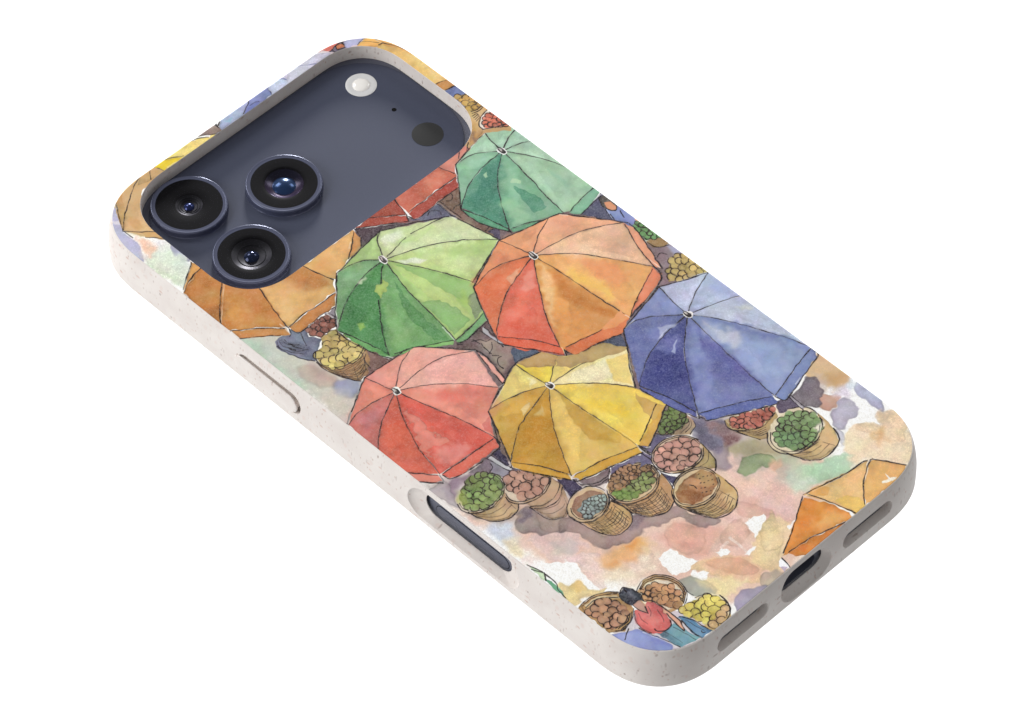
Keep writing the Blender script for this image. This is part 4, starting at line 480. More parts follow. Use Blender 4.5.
('w',(170,208,178),[(30.82,31.51),(33.89,33.12),(37.54,34.05),(37.92,28.52),(35.89,29.86),(33.85,30.76)],0.08,0.16,1.0,0.06,0.095,0),
('w',(170,206,174),[(30.82,31.51),(33.85,30.76),(35.89,29.86),(37.92,28.52),(38.98,21.2),(36.98,18.38),(35.33,23.43),(33.24,27.62)],0.08,0.16,1.0,0.06,0.095,0),
('w',(160,198,162),[(30.82,31.51),(33.24,27.62),(35.33,23.43),(36.98,18.38),(36.93,12.52),(29.13,11.65),(27.92,12.3),(28.57,17.51),(29.71,23.67)],0.08,0.16,1.0,0.06,0.095,0),
('w',(126,178,140),[(30.82,31.51),(29.71,23.67),(28.57,17.51),(27.92,12.3),(23.55,14.16),(17.69,16.25),(18.82,18.34),(22.14,23.37),(25.7,27.68)],0.08,0.16,1.0,0.06,0.095,0),
('w',(86,150,122),[(30.82,31.51),(25.7,27.68),(22.14,23.37),(18.82,18.34),(17.69,16.25),(16.5,21.21),(15.16,26.71),(18.39,28.79),(21.84,30.41),(26.03,31.3)],0.08,0.16,1.0,0.06,0.095,0),
('w',(136,186,150),[(30.82,31.51),(26.03,31.3),(21.84,30.41),(18.39,28.79),(15.16,26.71),(22.15,35.29),(25.57,35.05),(28.02,33.74)],0.08,0.16,1.0,0.06,0.095,0),
('w',(168,206,172),[(30.82,31.51),(28.02,33.74),(25.57,35.05),(22.15,35.29),(31.64,37.2),(31.0,34.01)],0.08,0.16,1.0,0.06,0.095,0),
('w',(147,183,154),[(31.45,33.92),(31.93,36.74),(35.0,35.16),(32.63,34.83)],0.9,0,0.4,0.55,0.08000000000000002,1),
('w',(186,228,194),[(31.57,32.33),(33.05,33.68),(35.78,34.07),(33.94,32.9)],0.8,0,0.45,0.55,0.08000000000000002,1),
('w',(156,193,163),[(32.73,33.86),(33.11,34.7),(34.32,35.34),(35.81,34.37),(34.62,34.08)],0.15,0.12,0.35,0.3,0.1,1),
('w',(149,183,156),[(33.86,32.4),(37.23,33.61),(37.53,30.23),(35.6,32.13)],0.9,0,0.4,0.55,0.08000000000000002,1),
('w',(188,228,196),[(32.2,31.46),(34.63,31.23),(36.8,29.68),(34.35,30.24)],0.8,0,0.45,0.55,0.08000000000000002,1),
('w',(158,193,165),[(34.61,31.54),(35.78,31.55),(37.25,31.3),(37.14,29.82),(36.06,30.43)],0.15,0.12,0.35,0.3,0.1,1),
('w',(149,181,153),[(33.97,29.71),(37.51,28.09),(37.27,24.74),(35.59,27.28)],0.9,0,0.4,0.55,0.08000000000000002,1),
('w',(188,226,192),[(32.15,29.89),(34.44,26.79),(36.18,21.64),(33.94,25.34)],0.8,0,0.45,0.55,0.08000000000000002,1),
('w',(158,191,161),[(34.49,27.35),(35.73,27.16),(36.99,24.0),(36.53,21.51),(35.64,23.78)],0.15,0.12,0.35,0.3,0.1,1),
('w',(140,174,142),[(33.19,25.31),(36.15,18.69),(32.37,15.97),(33.22,21.02)],0.9,0,0.4,0.55,0.08000000000000002,1),
('w',(177,217,179),[(31.15,28.25),(31.46,22.41),(29.5,15.93),(29.73,22.1)],0.8,0,0.45,0.55,0.08000000000000002,1),
('w',(148,184,150),[(31.96,22.75),(32.97,20.5),(32.32,16.46),(29.83,15.3),(30.54,18.34)],0.15,0.12,0.35,0.3,0.1,1),
('w',(110,156,123),[(29.04,22.99),(27.48,13.48),(22.13,15.34),(26.62,18.85)],0.9,0,0.4,0.55,0.08000000000000002,1),
('w',(141,196,156),[(29.2,28.03),(26.1,22.08),(20.94,18.01),(24.62,23.67)],0.8,0,0.45,0.55,0.08000000000000002,1),
('w',(117,165,130),[(26.67,21.87),(25.76,18.77),(23.35,15.47),(20.83,17.05),(23.09,19.2)],0.15,0.12,0.35,0.3,0.1,1),
('w',(75,132,107),[(24.75,25.06),(18.2,17.6),(16.51,23.88),(21.06,22.98)],0.9,0,0.4,0.55,0.08000000000000002,1),
('w',(99,167,137),[(27.92,29.48),(22.79,26.25),(17.81,26.08),(23.05,28.67)],0.8,0,0.45,0.55,0.08000000000000002,1),
('w',(79,139,113),[(22.93,25.67),(20.51,23.88),(17.43,22.16),(17.17,25.3),(19.58,25.69)],0.15,0.12,0.35,0.3,0.1,1),
('w',(119,163,132),[(24.05,29.72),(16.33,27.44),(18.45,30.18),(21.3,29.94)],0.9,0,0.4,0.55,0.08000000000000002,1),
('w',(152,205,167),[(28.37,31.4),(24.3,31.46),(22.55,33.62),(26.2,33.06)],0.8,0,0.45,0.55,0.08000000000000002,1),
('w',(126,172,139),[(23.91,30.98),(21.03,29.89),(19.49,31.02),(21.75,33.36),(22.83,32.53)],0.15,0.12,0.35,0.3,0.1,1),
('w',(147,181,151),[(27.34,33.3),(23.12,35.21),(27.04,36.05),(26.73,34.56)],0.9,0,0.4,0.55,0.08000000000000002,1),
('w',(186,226,190),[(30.03,32.45),(28.92,34.16),(30.3,36.1),(30.85,34.27)],0.8,0,0.45,0.55,0.08000000000000002,1),
('w',(156,191,159),[(28.39,34.06),(26.96,34.71),(27.16,35.91),(29.84,36.28),(29.43,35.37)],0.15,0.12,0.35,0.3,0.1,1),
('i',(246,244,238),[(30.82,31.51),(31.0,34.01),(31.64,37.2)],0.2,0.13),
('i',(42,36,38),[(30.82,31.51),(31.0,34.01),(31.64,37.2)],0.15,0.95),
('i',(246,244,238),[(30.82,31.51),(33.89,33.12),(37.54,34.05)],0.2,0.13),
('i',(42,36,38),[(30.82,31.51),(33.89,33.12),(37.54,34.05)],0.15,0.95),
('i',(246,244,238),[(30.82,31.51),(33.85,30.76),(35.89,29.86),(37.92,28.52)],0.2,0.13),
('i',(42,36,38),[(30.82,31.51),(33.85,30.76),(35.89,29.86),(37.92,28.52)],0.15,0.95),
('i',(246,244,238),[(30.82,31.51),(33.24,27.62),(35.33,23.43),(36.98,18.38)],0.2,0.13),
('i',(42,36,38),[(30.82,31.51),(33.24,27.62),(35.33,23.43),(36.98,18.38)],0.15,0.95),
('i',(246,244,238),[(30.82,31.51),(29.71,23.67),(28.57,17.51),(27.92,12.3)],0.2,0.13),
('i',(42,36,38),[(30.82,31.51),(29.71,23.67),(28.57,17.51),(27.92,12.3)],0.15,0.95),
('i',(246,244,238),[(30.82,31.51),(25.7,27.68),(22.14,23.37),(18.82,18.34),(17.69,16.25)],0.2,0.13),
('i',(42,36,38),[(30.82,31.51),(25.7,27.68),(22.14,23.37),(18.82,18.34),(17.69,16.25)],0.15,0.95),
('i',(246,244,238),[(30.82,31.51),(26.03,31.3),(21.84,30.41),(18.39,28.79),(15.16,26.71)],0.2,0.13),
('i',(42,36,38),[(30.82,31.51),(26.03,31.3),(21.84,30.41),(18.39,28.79),(15.16,26.71)],0.15,0.95),
('i',(246,244,238),[(30.82,31.51),(28.02,33.74),(25.57,35.05),(22.15,35.29)],0.2,0.13),
('i',(42,36,38),[(30.82,31.51),(28.02,33.74),(25.57,35.05),(22.15,35.29)],0.15,0.95),
('w',(76,144,112),[(25.87,23.57),(26.63,22.25),(27.45,18.06),(26.61,15.56),(23.83,16.1),(24.81,19.58)],0.08,0.1,0.75,0.12,0.1,0),
('w',(150,196,150),[(22.46,23.06),(23.42,19.85),(22.17,16.1),(19.06,17.54)],0.8,0,0.6,0.55,0.08000000000000002,1),
('w',(56,118,96),[(23.79,30.71),(27.78,30.12),(24.06,25.94),(20.1,23.18),(16.91,24.13),(16.97,26.3)],1.2,0,0.55,0.55,0.08000000000000002,1),
('w',(164,204,160),[(26.05,24.8),(27.31,25.23),(28.04,23.65),(27.52,22.93)],0.08,0.1,1.0,0.12,0.07,0),
('w',(150,194,150),[(23.89,29.76),(24.84,29.66),(24.1,28.71),(23.4,28.84)],0.08,0.0,1.0,0.12,0.07,0),
('w',(130,180,150),[(33.28,21.8),(34.03,18.79),(33.66,16.35),(32.78,20.04)],0.7,0,0.6,0.55,0.08000000000000002,1),
('w',(130,182,150),[(28.58,11.64),(36.46,12.88),(36.71,11.06),(29.94,9.56)],0.08,0.15,1.0,0.12,0.07,0),
('i',(42,36,38),[(29.13,11.65),(32.59,12.38),(36.48,12.7)],0.176,0.95),
('i',(42,36,38),[(29.94,9.56),(32.71,10.02),(35.59,10.22)],0.198,0.95),
('i',(246,244,238),[(34.46,10.51),(36.14,10.51)],0.17,0.54),
('i',(42,36,38),[(31.64,37.2),(31.0,34.01),(30.82,31.51)],0.106,0.95),
('i',(42,36,38),[(31.92,37.49),(36.62,35.67)],0.228,0.95),
('i',(42,36,38),[(22.05,35.27),(26.4,36.32),(31.87,37.43)],0.258,0.95),
('i',(42,36,38),[(22.05,35.27),(18.84,31.15),(14.97,26.52)],0.228,0.95),
('i',(246,244,238),[(22.44,35.17),(23.38,35.36)],0.2,0.48),
('i',(246,244,238),[(24.91,31.0),(21.84,30.41)],0.14,0.36),
('i',(246,244,238),[(31.72,37.29),(31.09,37.06)],0.29,0.48),
('w',(92,156,118),[(14.84,26.31),(16.48,22.11),(17.72,16.61),(17.44,15.79),(15.33,20.1),(14.56,23.92)],0.08,0.15,1.0,0.12,0.07,0),
('w',(112,170,128),[(18.18,16.32),(23.55,13.83),(27.29,12.59),(23.69,13.14),(17.85,15.37)],0.08,0.15,1.0,0.12,0.07,0),
('i',(42,36,38),[(14.95,26.2),(16.43,22.05),(17.68,16.65)],0.158,0.95),
('i',(42,36,38),[(18.49,16.23),(21.19,15.2),(23.5,13.78)],0.158,0.95),
('i',(42,36,38),[(14.8,26.35),(14.63,23.57),(15.33,20.1),(17.46,15.6)],0.213,0.95),
('i',(42,36,38),[(17.82,16.79),(17.35,15.49)],0.304,0.95),
('w',(245,243,238),[(30.95,30.47),(30.53,30.44),(30.19,30.7),(30.02,31.18),(30.06,31.74),(30.31,32.24),(30.69,32.55),(31.12,32.57),(31.46,32.31),(31.63,31.84),(31.59,31.27),(31.34,30.77)],0.08,0,1.0,0.12,0.07,0),
('w',(70,62,62),[(30.9,30.67),(30.59,30.67),(30.38,30.91),(30.33,31.29),(30.47,31.68),(30.74,31.91),(31.05,31.91),(31.27,31.67),(31.32,31.29),(31.17,30.9)],0.08,0,1.0,0.12,0.07,0),
('w',(190,180,172),[(30.87,31.44),(30.7,31.53),(30.63,31.84),(30.68,32.2),(30.84,32.39),(31.0,32.3),(31.08,31.99),(31.02,31.63)],0.08,0,1.0,0.12,0.07,0),
('i',(42,36,38),[(30.9,32.67),(31.13,32.22),(31.14,31.34),(31.01,30.88),(30.49,30.9),(30.45,31.67),(30.62,32.44)],0.176,0.95),
('w',(204,220,158),[(-4.17,27.53),(-1.59,31.98),(0.25,33.23),(12.48,26.33),(7.55,27.98),(2.64,28.63),(-0.79,28.1)],0.08,0.16,1.0,0.06,0.095,0),
('w',(208,222,164),[(-4.17,27.53),(-0.79,28.1),(2.64,28.63),(7.55,27.98),(12.48,26.33),(14.63,15.95),(9.98,20.42),(4.9,23.91),(-0.57,26.3)],0.08,0.16,1.0,0.06,0.095,0),
('w',(186,210,128),[(-4.17,27.53),(-0.57,26.3),(4.9,23.91),(9.98,20.42),(14.63,15.95),(3.86,11.85),(1.14,18.04),(-1.85,23.64)],0.08,0.16,1.0,0.06,0.095,0),
('w',(168,200,116),[(-4.17,27.53),(-1.85,23.64),(1.14,18.04),(3.86,11.85),(-0.05,5.24),(-8.29,4.07),(-7.17,11.48),(-6.2,19.12)],0.08,0.16,1.0,0.06,0.095,0),
('w',(116,168,102),[(-4.17,27.53),(-6.2,19.12),(-7.17,11.48),(-8.29,4.07),(-13.52,6.92),(-19.95,9.61),(-14.69,17.28),(-9.81,22.72)],0.08,0.16,1.0,0.06,0.095,0),
('w',(84,146,84),[(-4.17,27.53),(-9.81,22.72),(-14.69,17.28),(-19.95,9.61),(-21.59,14.38),(-22.06,21.22),(-19.08,23.37),(-15.17,25.48),(-9.23,27.35)],0.08,0.16,1.0,0.06,0.095,0),
('w',(128,174,120),[(-4.17,27.53),(-9.23,27.35),(-15.17,25.48),(-19.08,23.37),(-22.06,21.22),(-12.84,31.31),(-10.05,31.22),(-6.76,29.94)],0.08,0.16,1.0,0.06,0.095,0),
('w',(176,206,128),[(-4.17,27.53),(-6.76,29.94),(-10.05,31.22),(-12.84,31.31),(0.25,33.23),(-1.59,31.98)],0.08,0.16,1.0,0.06,0.095,0),
('w',(179,193,139),[(-1.64,29.78),(0.72,32.55),(4.76,30.35),(1.48,30.07)],0.9,0,0.4,0.55,0.08000000000000002,1),
('w',(224,241,175),[(-2.08,27.98),(1.94,28.58),(8.41,27.39),(3.64,27.21)],0.8,0,0.45,0.55,0.08000000000000002,1),
('w',(189,204,146),[(1.27,28.96),(1.64,30.14),(5.62,29.62),(8.6,27.69),(5.73,28.08)],0.15,0.12,0.35,0.3,0.1,1),
('w',(183,195,144),[(3.39,26.53),(11.77,25.79),(12.85,21.39),(7.92,24.51)],0.9,0,0.4,0.55,0.08000000000000002,1),
('w',(228,243,181),[(-0.64,26.26),(5.62,23.73),(11.53,19.01),(5.13,22.17)],0.8,0,0.45,0.55,0.08000000000000002,1),
('w',(193,206,152),[(5.5,24.3),(8.34,24.05),(12.31,21.58),(12.36,18.98),(9.47,21.03)],0.15,0.12,0.35,0.3,0.1,1),
('w',(163,184,112),[(3.79,22.14),(13.07,16.3),(7.66,14.05),(6.71,18.56)],0.9,0,0.4,0.55,0.08000000000000002,1),
('w',(205,230,143),[(-1.49,24.8),(2.9,19.92),(4.02,14.72),(0.28,19.84)],0.8,0,0.45,0.55,0.08000000000000002,1),
('w',(172,195,119),[(3.49,20.15),(6.25,18.01),(8.29,14.85),(4.99,14.15),(4.11,16.62)],0.15,0.12,0.35,0.3,0.1,1),
('w',(147,176,102),[(-1.1,20.1),(2.76,12.18),(-4.65,7.22),(-1.11,14.88)],0.9,0,0.4,0.55,0.08000000000000002,1),
('w',(186,220,130),[(-3.78,23.58),(-3.44,16.49),(-6.14,8.54),(-5.76,16.03)],0.8,0,0.45,0.55,0.08000000000000002,1),
('w',(156,186,107),[(-2.77,16.93),(-2.34,13.67),(-2.38,9.3),(-5.71,7.78),(-4.73,11.51)],0.15,0.12,0.35,0.3,0.1,1),
('w',(102,147,89),[(-6.57,17.14),(-8.75,5.54),(-12.62,7.13),(-9.53,12.21)],0.9,0,0.4,0.55,0.08000000000000002,1),
('w',(130,186,116),[(-6.19,23.34),(-10.01,16.23),(-16.13,11.56),(-11.66,18.27)],0.8,0,0.45,0.55,0.08000000000000002,1),
('w',(107,156,94),[(-9.36,15.92),(-9.68,11.77),(-13.44,8.27),(-16.3,10.38),(-13.6,12.87)],0.15,0.12,0.35,0.3,0.1,1),
('w',(73,128,73),[(-11.43,19.92),(-19.29,11.16),(-20.34,15.88),(-15.71,17.37)],0.9,0,0.4,0.55,0.08000000000000002,1),
('w',(97,162,97),[(-7.58,25.08),(-13.55,21.14),(-19.14,20.67),(-13.09,23.89)],0.8,0,0.45,0.55,0.08000000000000002,1),
('w',(78,135,78),[(-13.43,20.49),(-16.11,17.5),(-19.84,16.24),(-19.91,19.75),(-17.19,20.33)],0.15,0.12,0.35,0.3,0.1,1),
('w',(112,153,105),[(-11.86,25.13),(-20.66,22.1),(-16.06,27.26),(-14.8,25.21)],0.9,0,0.4,0.55,0.08000000000000002,1),
('w',(143,192,135),[(-6.85,27.27),(-11.26,27.1),(-12.73,29.44),(-8.89,29.01)],0.8,0,0.45,0.55,0.08000000000000002,1),
('w',(119,161,111),[(-11.77,26.54),(-14.44,25.87),(-16.55,26.33),(-13.65,29.1),(-12.64,28.23)],0.15,0.12,0.35,0.3,0.1,1),
('w',(154,181,112),[(-7.49,29.32),(-11.67,31.23),(-3.72,32.44),(-7.51,30.58)],0.9,0,0.4,0.55,0.08000000000000002,1),
('w',(194,226,143),[(-4.6,28.48),(-4.99,30.19),(-2.1,32.12),(-2.49,30.3)],0.8,0,0.45,0.55,0.08000000000000002,1),
('w',(163,191,119),[(-5.71,30.08),(-6.19,30.87),(-6.17,31.93),(-2.56,32.31),(-3.62,31.39)],0.15,0.12,0.35,0.3,0.1,1),
('i',(246,244,238),[(-4.17,27.53),(-1.59,31.98),(0.25,33.23)],0.2,0.13),
('i',(42,36,38),[(-4.17,27.53),(-1.59,31.98),(0.25,33.23)],0.15,0.95),
('i',(246,244,238),[(-4.17,27.53),(-0.57,26.3),(4.9,23.91),(9.98,20.42),(14.63,15.95)],0.2,0.13),
('i',(42,36,38),[(-4.17,27.53),(-0.57,26.3),(4.9,23.91),(9.98,20.42),(14.63,15.95)],0.15,0.95),
('i',(246,244,238),[(-4.17,27.53),(-1.85,23.64),(1.14,18.04),(3.86,11.85)],0.2,0.13),
('i',(42,36,38),[(-4.17,27.53),(-1.85,23.64),(1.14,18.04),(3.86,11.85)],0.15,0.95),
('i',(246,244,238),[(-4.17,27.53),(-6.2,19.12),(-7.17,11.48),(-8.29,4.07)],0.2,0.13),
('i',(42,36,38),[(-4.17,27.53),(-6.2,19.12),(-7.17,11.48),(-8.29,4.07)],0.15,0.95),
('i',(246,244,238),[(-4.17,27.53),(-9.23,27.35),(-15.17,25.48),(-19.08,23.37),(-22.06,21.22)],0.2,0.13),
('i',(42,36,38),[(-4.17,27.53),(-9.23,27.35),(-15.17,25.48),(-19.08,23.37),(-22.06,21.22)],0.15,0.95),
('i',(246,244,238),[(-4.17,27.53),(-6.76,29.94),(-10.05,31.22),(-12.84,31.31)],0.2,0.13),
('i',(42,36,38),[(-4.17,27.53),(-6.76,29.94),(-10.05,31.22),(-12.84,31.31)],0.15,0.95),
('i',(42,36,38),[(-3.07,27.74),(2.54,28.73)],0.176,0.95),
('i',(42,36,38),[(3.86,28.74),(7.08,28.17),(10.39,27.53)],0.176,0.95),
('i',(42,36,38),[(-5.44,26.61),(-9.38,23.17)],0.15,0.95),
('i',(42,36,38),[(-11.69,21.15),(-16.27,15.44),(-19.52,10.2)],0.176,0.95),
('w',(222,226,206),[(-2.81,26.0),(0.35,23.9),(1.65,21.9),(-0.07,22.13),(-1.92,24.23)],0.25,0,0.8,0.12,0.07,0),
('w',(200,214,140),[(1.56,21.81),(8.92,15.34),(6.98,12.04),(4.12,15.76),(1.8,19.38)],0.4,0.1,0.5,0.12,0.07,0),
('w',(196,212,128),[(-4.07,25.69),(-4.3,22.43),(-4.49,12.25),(-2.8,5.41),(-2.27,6.6),(-1.06,13.12),(-2.8,23.98)],0.2,0.1,0.6,0.12,0.07,0),
('w',(138,184,112),[(-6.68,15.29),(-3.64,13.12),(-2.73,8.77),(-3.12,5.73),(-7.61,5.09),(-6.74,11.92)],0.08,0.15,0.8,0.12,0.07,0),
('w',(146,190,110),[(-3.36,25.42),(0.73,18.28),(3.52,11.84),(1.69,8.66),(-1.03,10.51),(-1.97,17.5)],0.08,0.15,0.7,0.12,0.07,0),
('w',(136,154,110),[(-0.06,9.71),(3.24,10.56),(0.21,5.83),(-2.54,5.15)],0.08,0.15,1.0,0.12,0.07,0),
('w',(84,142,84),[(-6.14,22.53),(-7.8,18.13),(-8.66,11.26),(-8.99,4.34),(-11.05,6.83),(-10.95,13.54),(-8.88,18.35)],0.08,0.12,0.65,0.12,0.12,0),
('w',(130,180,106),[(-11.17,20.63),(-11.92,14.52),(-14.07,8.99),(-18.65,10.18)],0.3,0.1,0.5,0.12,0.07,0),
('w',(176,204,104),[(-9.56,23.78),(-7.73,24.55),(-8.3,22.95),(-10.05,21.67),(-11.34,21.66)],0.08,0.15,1.0,0.3,0.07,0),
('w',(150,190,92),[(-18.58,19.88),(-17.39,19.12),(-18.27,17.87),(-19.34,18.08)],0.2,0.1,0.9,0.12,0.07,0),
('w',(58,112,66),[(-15.33,25.65),(-10.27,24.92),(-14.16,20.18),(-17.14,19.72),(-20.67,20.69)],1.2,0,0.38,0.55,0.08000000000000002,1),
('w',(226,232,196),[(-11.49,27.0),(-9.11,26.8),(-11.25,25.9)],0.3,0,0.7,0.55,0.08000000000000002,1),
('w',(222,228,200),[(-0.17,31.44),(3.45,30.48),(1.38,29.01),(-1.99,28.86)],0.7,0,0.7,0.55,0.08000000000000002,1),
('w',(176,206,120),[(-0.47,29.1),(5.77,28.16),(8.19,26.62),(2.27,27.24)],0.6,0,0.5,0.55,0.08000000000000002,1),
('w',(160,196,90),[(1.77,12.04),(-0.57,8.33),(-1.03,10.51)],0.6,0,0.6,0.55,0.08000000000000002,1),
('w',(216,226,160),[(2.1,23.03),(8.03,17.1),(10.67,14.46),(4.57,13.57)],1.0,0,0.4,0.55,0.08000000000000002,1),
('w',(120,172,112),[(-8.28,3.89),(-0.05,5.24),(-0.99,3.43),(-6.99,2.77),(-8.43,2.94)],0.08,0.15,1.0,0.12,0.07,0),
('w',(134,186,106),[(-19.06,9.74),(-14.17,7.56),(-8.53,4.15),(-9.82,3.48),(-13.6,6.83)],0.08,0.1,1.0,0.12,0.07,0),
('w',(104,164,92),[(-22.0,21.16),(-20.68,16.01),(-19.47,10.32),(-19.85,9.26),(-21.56,13.76)],0.08,0.1,1.0,0.12,0.07,0),
('i',(42,36,38),[(-21.94,20.68),(-20.68,16.01),(-19.44,10.8)],0.167,0.95),
('i',(42,36,38),[(-8.29,4.07),(-4.39,4.44),(-0.36,5.12)],0.167,0.95),
('i',(42,36,38),[(-18.53,9.64),(-14.17,7.56),(-8.45,4.23)],0.167,0.95),
('i',(42,36,38),[(0.25,33.23),(6.41,30.17),(12.57,26.42)],0.243,0.95),
('i',(42,36,38),[(12.48,26.33),(13.49,21.33),(14.63,15.95)],0.243,0.95),
('i',(42,36,38),[(14.63,15.95),(8.71,13.8),(3.67,11.86)],0.243,0.95),
('i',(42,36,38),[(-12.81,31.27),(-17.19,26.64),(-22.06,21.22),(-21.56,13.76),(-19.85,9.26)],0.243,0.95),
('i',(42,36,38),[(-12.81,31.27),(-6.38,32.37),(0.25,33.23)],0.243,0.95),
('i',(42,36,38),[(-8.76,3.26),(-6.99,2.77),(-1.05,3.24)],0.243,0.95),
('i',(246,244,238),[(12.15,26.66),(12.54,25.38)],0.29,0.54),
('i',(246,244,238),[(14.26,15.97),(14.24,15.29)],0.23,0.54),
('i',(246,244,238),[(-20.33,22.91),(-22.0,21.16),(-22.03,19.92)],0.17,0.48),
('i',(246,244,238),[(-7.97,8.01),(-8.45,4.23)],0.23,0.51),
('i',(246,244,238),[(-20.08,10.34),(-19.56,9.23)],0.23,0.51),
('i',(246,244,238),[(-11.8,31.66),(-12.91,31.03)],0.2,0.48),
('i',(246,244,238),[(-0.53,4.43),(-1.12,3.3)],0.17,0.48),
('w',(245,243,238),[(-4.03,26.52),(-4.43,26.49),(-4.77,26.75),(-4.94,27.21),(-4.91,27.76),(-4.68,28.25),(-4.31,28.55),(-3.91,28.57),(-3.57,28.32),(-3.4,27.85),(-3.43,27.3),(-3.66,26.81)],0.08,0,1.0,0.12,0.07,0),
('w',(70,62,62),[(-4.08,26.71),(-4.38,26.71),(-4.59,26.95),(-4.64,27.32),(-4.51,27.7),(-4.25,27.93),(-3.96,27.93),(-3.75,27.69),(-3.69,27.32),(-3.82,26.94)],0.08,0,1.0,0.12,0.07,0),
('w',(190,180,172),[(-4.13,27.47),(-4.29,27.55),(-4.37,27.86),(-4.32,28.21),(-4.17,28.39),(-4.01,28.31),(-3.93,28.0),(-3.98,27.65)],0.08,0,1.0,0.12,0.07,0),
('i',(42,36,38),[(-4.12,28.67),(-3.89,28.23),(-3.87,27.37),(-3.98,26.92),(-4.48,26.94),(-4.54,27.69),(-4.38,28.44)],0.176,0.95),
('w',(240,160,112),[(16.28,8.7),(15.4,12.7),(14.42,15.77),(19.41,14.65),(24.84,13.21),(20.75,11.65),(18.03,9.96)],0.08,0.16,1.0,0.06,0.095,0),
('w',(242,170,128),[(16.28,8.7),(18.03,9.96),(20.75,11.65),(24.84,13.21),(27.21,12.51),(31.19,7.2),(34.01,2.61),(30.37,4.92),(26.15,6.92),(21.0,7.99)],0.08,0.16,1.0,0.06,0.095,0),
('w',(240,188,148),[(16.28,8.7),(21.0,7.99),(26.15,6.92),(30.37,4.92),(34.01,2.61),(31.46,-3.66),(30.13,-8.98),(25.88,-1.95),(22.15,3.53),(19.09,6.41)],0.08,0.16,1.0,0.06,0.095,0),
('w',(240,170,98),[(16.28,8.7),(19.09,6.41),(22.15,3.53),(25.88,-1.95),(30.13,-8.98),(18.19,-14.52),(17.51,-7.57),(17.06,1.11)],0.08,0.16,1.0,0.06,0.095,0),
('w',(226,150,78),[(16.28,8.7),(17.06,1.11),(17.51,-7.57),(18.19,-14.52),(11.94,-13.52),(6.28,-11.85),(3.37,-11.97),(6.98,-4.36),(12.57,3.85)],0.08,0.16,1.0,0.06,0.095,0),
('w',(232,108,84),[(16.28,8.7),(12.57,3.85),(6.98,-4.36),(3.37,-11.97),(1.19,-6.24),(-2.55,-0.64),(2.07,3.12),(7.67,6.14)],0.08,0.16,1.0,0.06,0.095,0),
('w',(230,118,76),[(16.28,8.7),(7.67,6.14),(2.07,3.12),(-2.55,-0.64),(2.88,10.92),(8.61,11.72),(12.68,10.53)],0.08,0.16,1.0,0.06,0.095,0),
('w',(238,148,100),[(16.28,8.7),(12.68,10.53),(8.61,11.72),(2.88,10.92),(14.42,15.77),(15.4,12.7)],0.08,0.16,1.0,0.06,0.095,0),
('w',(211,140,98),[(15.91,11.76),(15.11,15.27),(19.49,14.26),(17.16,13.11)],0.9,0,0.4,0.55,0.08000000000000002,1),
('w',(250,177,126),[(16.94,9.86),(18.4,11.81),(22.22,12.86),(20.13,11.05)],0.8,0,0.45,0.55,0.08000000000000002,1),
('w',(223,148,104),[(17.83,11.95),(17.56,13.14),(19.38,14.09),(22.1,13.22),(20.5,12.62)],0.15,0.12,0.35,0.3,0.1,1),
('w',(212,149,112),[(20.53,10.25),(24.93,12.38),(29.78,6.93),(24.18,9.63)],0.9,0,0.4,0.55,0.08000000000000002,1),
('w',(250,188,143),[(18.89,8.54),(23.74,7.98),(30.17,4.88),(24.75,6.09)],0.8,0,0.45,0.55,0.08000000000000002,1),
('w',(225,158,119),[(23.24,8.56),(25.07,8.89),(28.5,7.97),(30.58,5.13),(27.63,6.36)],0.15,0.12,0.35,0.3,0.1,1),
('w',(211,165,130),[(24.06,5.45),(32.9,2.25),(30.68,-4.95),(27.86,2.0)],0.9,0,0.4,0.55,0.08000000000000002,1),
('w',(250,207,164),[(19.43,6.32),(24.85,1.84),(28.54,-4.86),(23.36,0.31)],0.8,0,0.45,0.55,0.08000000000000002,1),
('w',(223,174,137),[(25.06,2.48),(27.77,0.55),(30.95,-2.37),(29.44,-5.14),(27.47,-2.14)],0.15,0.12,0.35,0.3,0.1,1),
('w',(211,149,86),[(21.98,0.48),(28.75,-8.42),(24.97,-10.42),(23.46,-4.87)],0.9,0,0.4,0.55,0.08000000000000002,1),
('w',(250,188,111),[(17.86,4.59),(20.28,-2.74),(19.42,-10.36),(17.71,-2.75)],0.8,0,0.45,0.55,0.08000000000000002,1),
('w',(223,158,91),[(20.94,-2.43),(23.66,-5.25),(23.58,-10.34),(20.14,-11.23),(20.21,-7.59)],0.15,0.12,0.35,0.3,0.1,1),
('w',(198,132,68),[(16.47,-1.7),(17.25,-13.22),(10.97,-12.37),(14.48,-7.08)],0.9,0,0.4,0.55,0.08000000000000002,1),
('w',(247,167,90),[(15.16,4.26),(12.81,-3.38),(7.16,-9.24),(10.36,-1.82)],0.8,0,0.45,0.55,0.08000000000000002,1),
('w',(210,139,72),[(13.63,-3.51),(13.89,-7.43),(11.14,-11.72),(7.3,-10.39),(9.67,-7.4)],0.15,0.12,0.35,0.3,0.1,1),
('w',(204,95,73),[(10.14,-0.18),(3.67,-10.31),(0.47,-4.63),(5.95,-3.45)],0.9,0,0.4,0.55,0.08000000000000002,1),
('w',(250,122,97),[(13.06,5.66),(7.32,0.7),(0.99,-0.71),(7.03,3.54)],0.8,0,0.45,0.55,0.08000000000000002,1),
('w',(215,100,78),[(7.65,0.07),(5.23,-2.98),(1.51,-5.28),(0.37,-1.76),(3.35,-0.72)],0.15,0.12,0.35,0.3,0.1,1),
('w',(202,103,66),[(7.98,4.99),(-1.32,0.48),(1.84,7.48),(4.19,4.56)],0.9,0,0.4,0.55,0.08000000000000002,1),
('w',(250,133,88),[(13.03,7.98),(7.52,7.04),(4.18,9.11),(9.34,9.35)],0.8,0,0.45,0.55,0.08000000000000002,1),
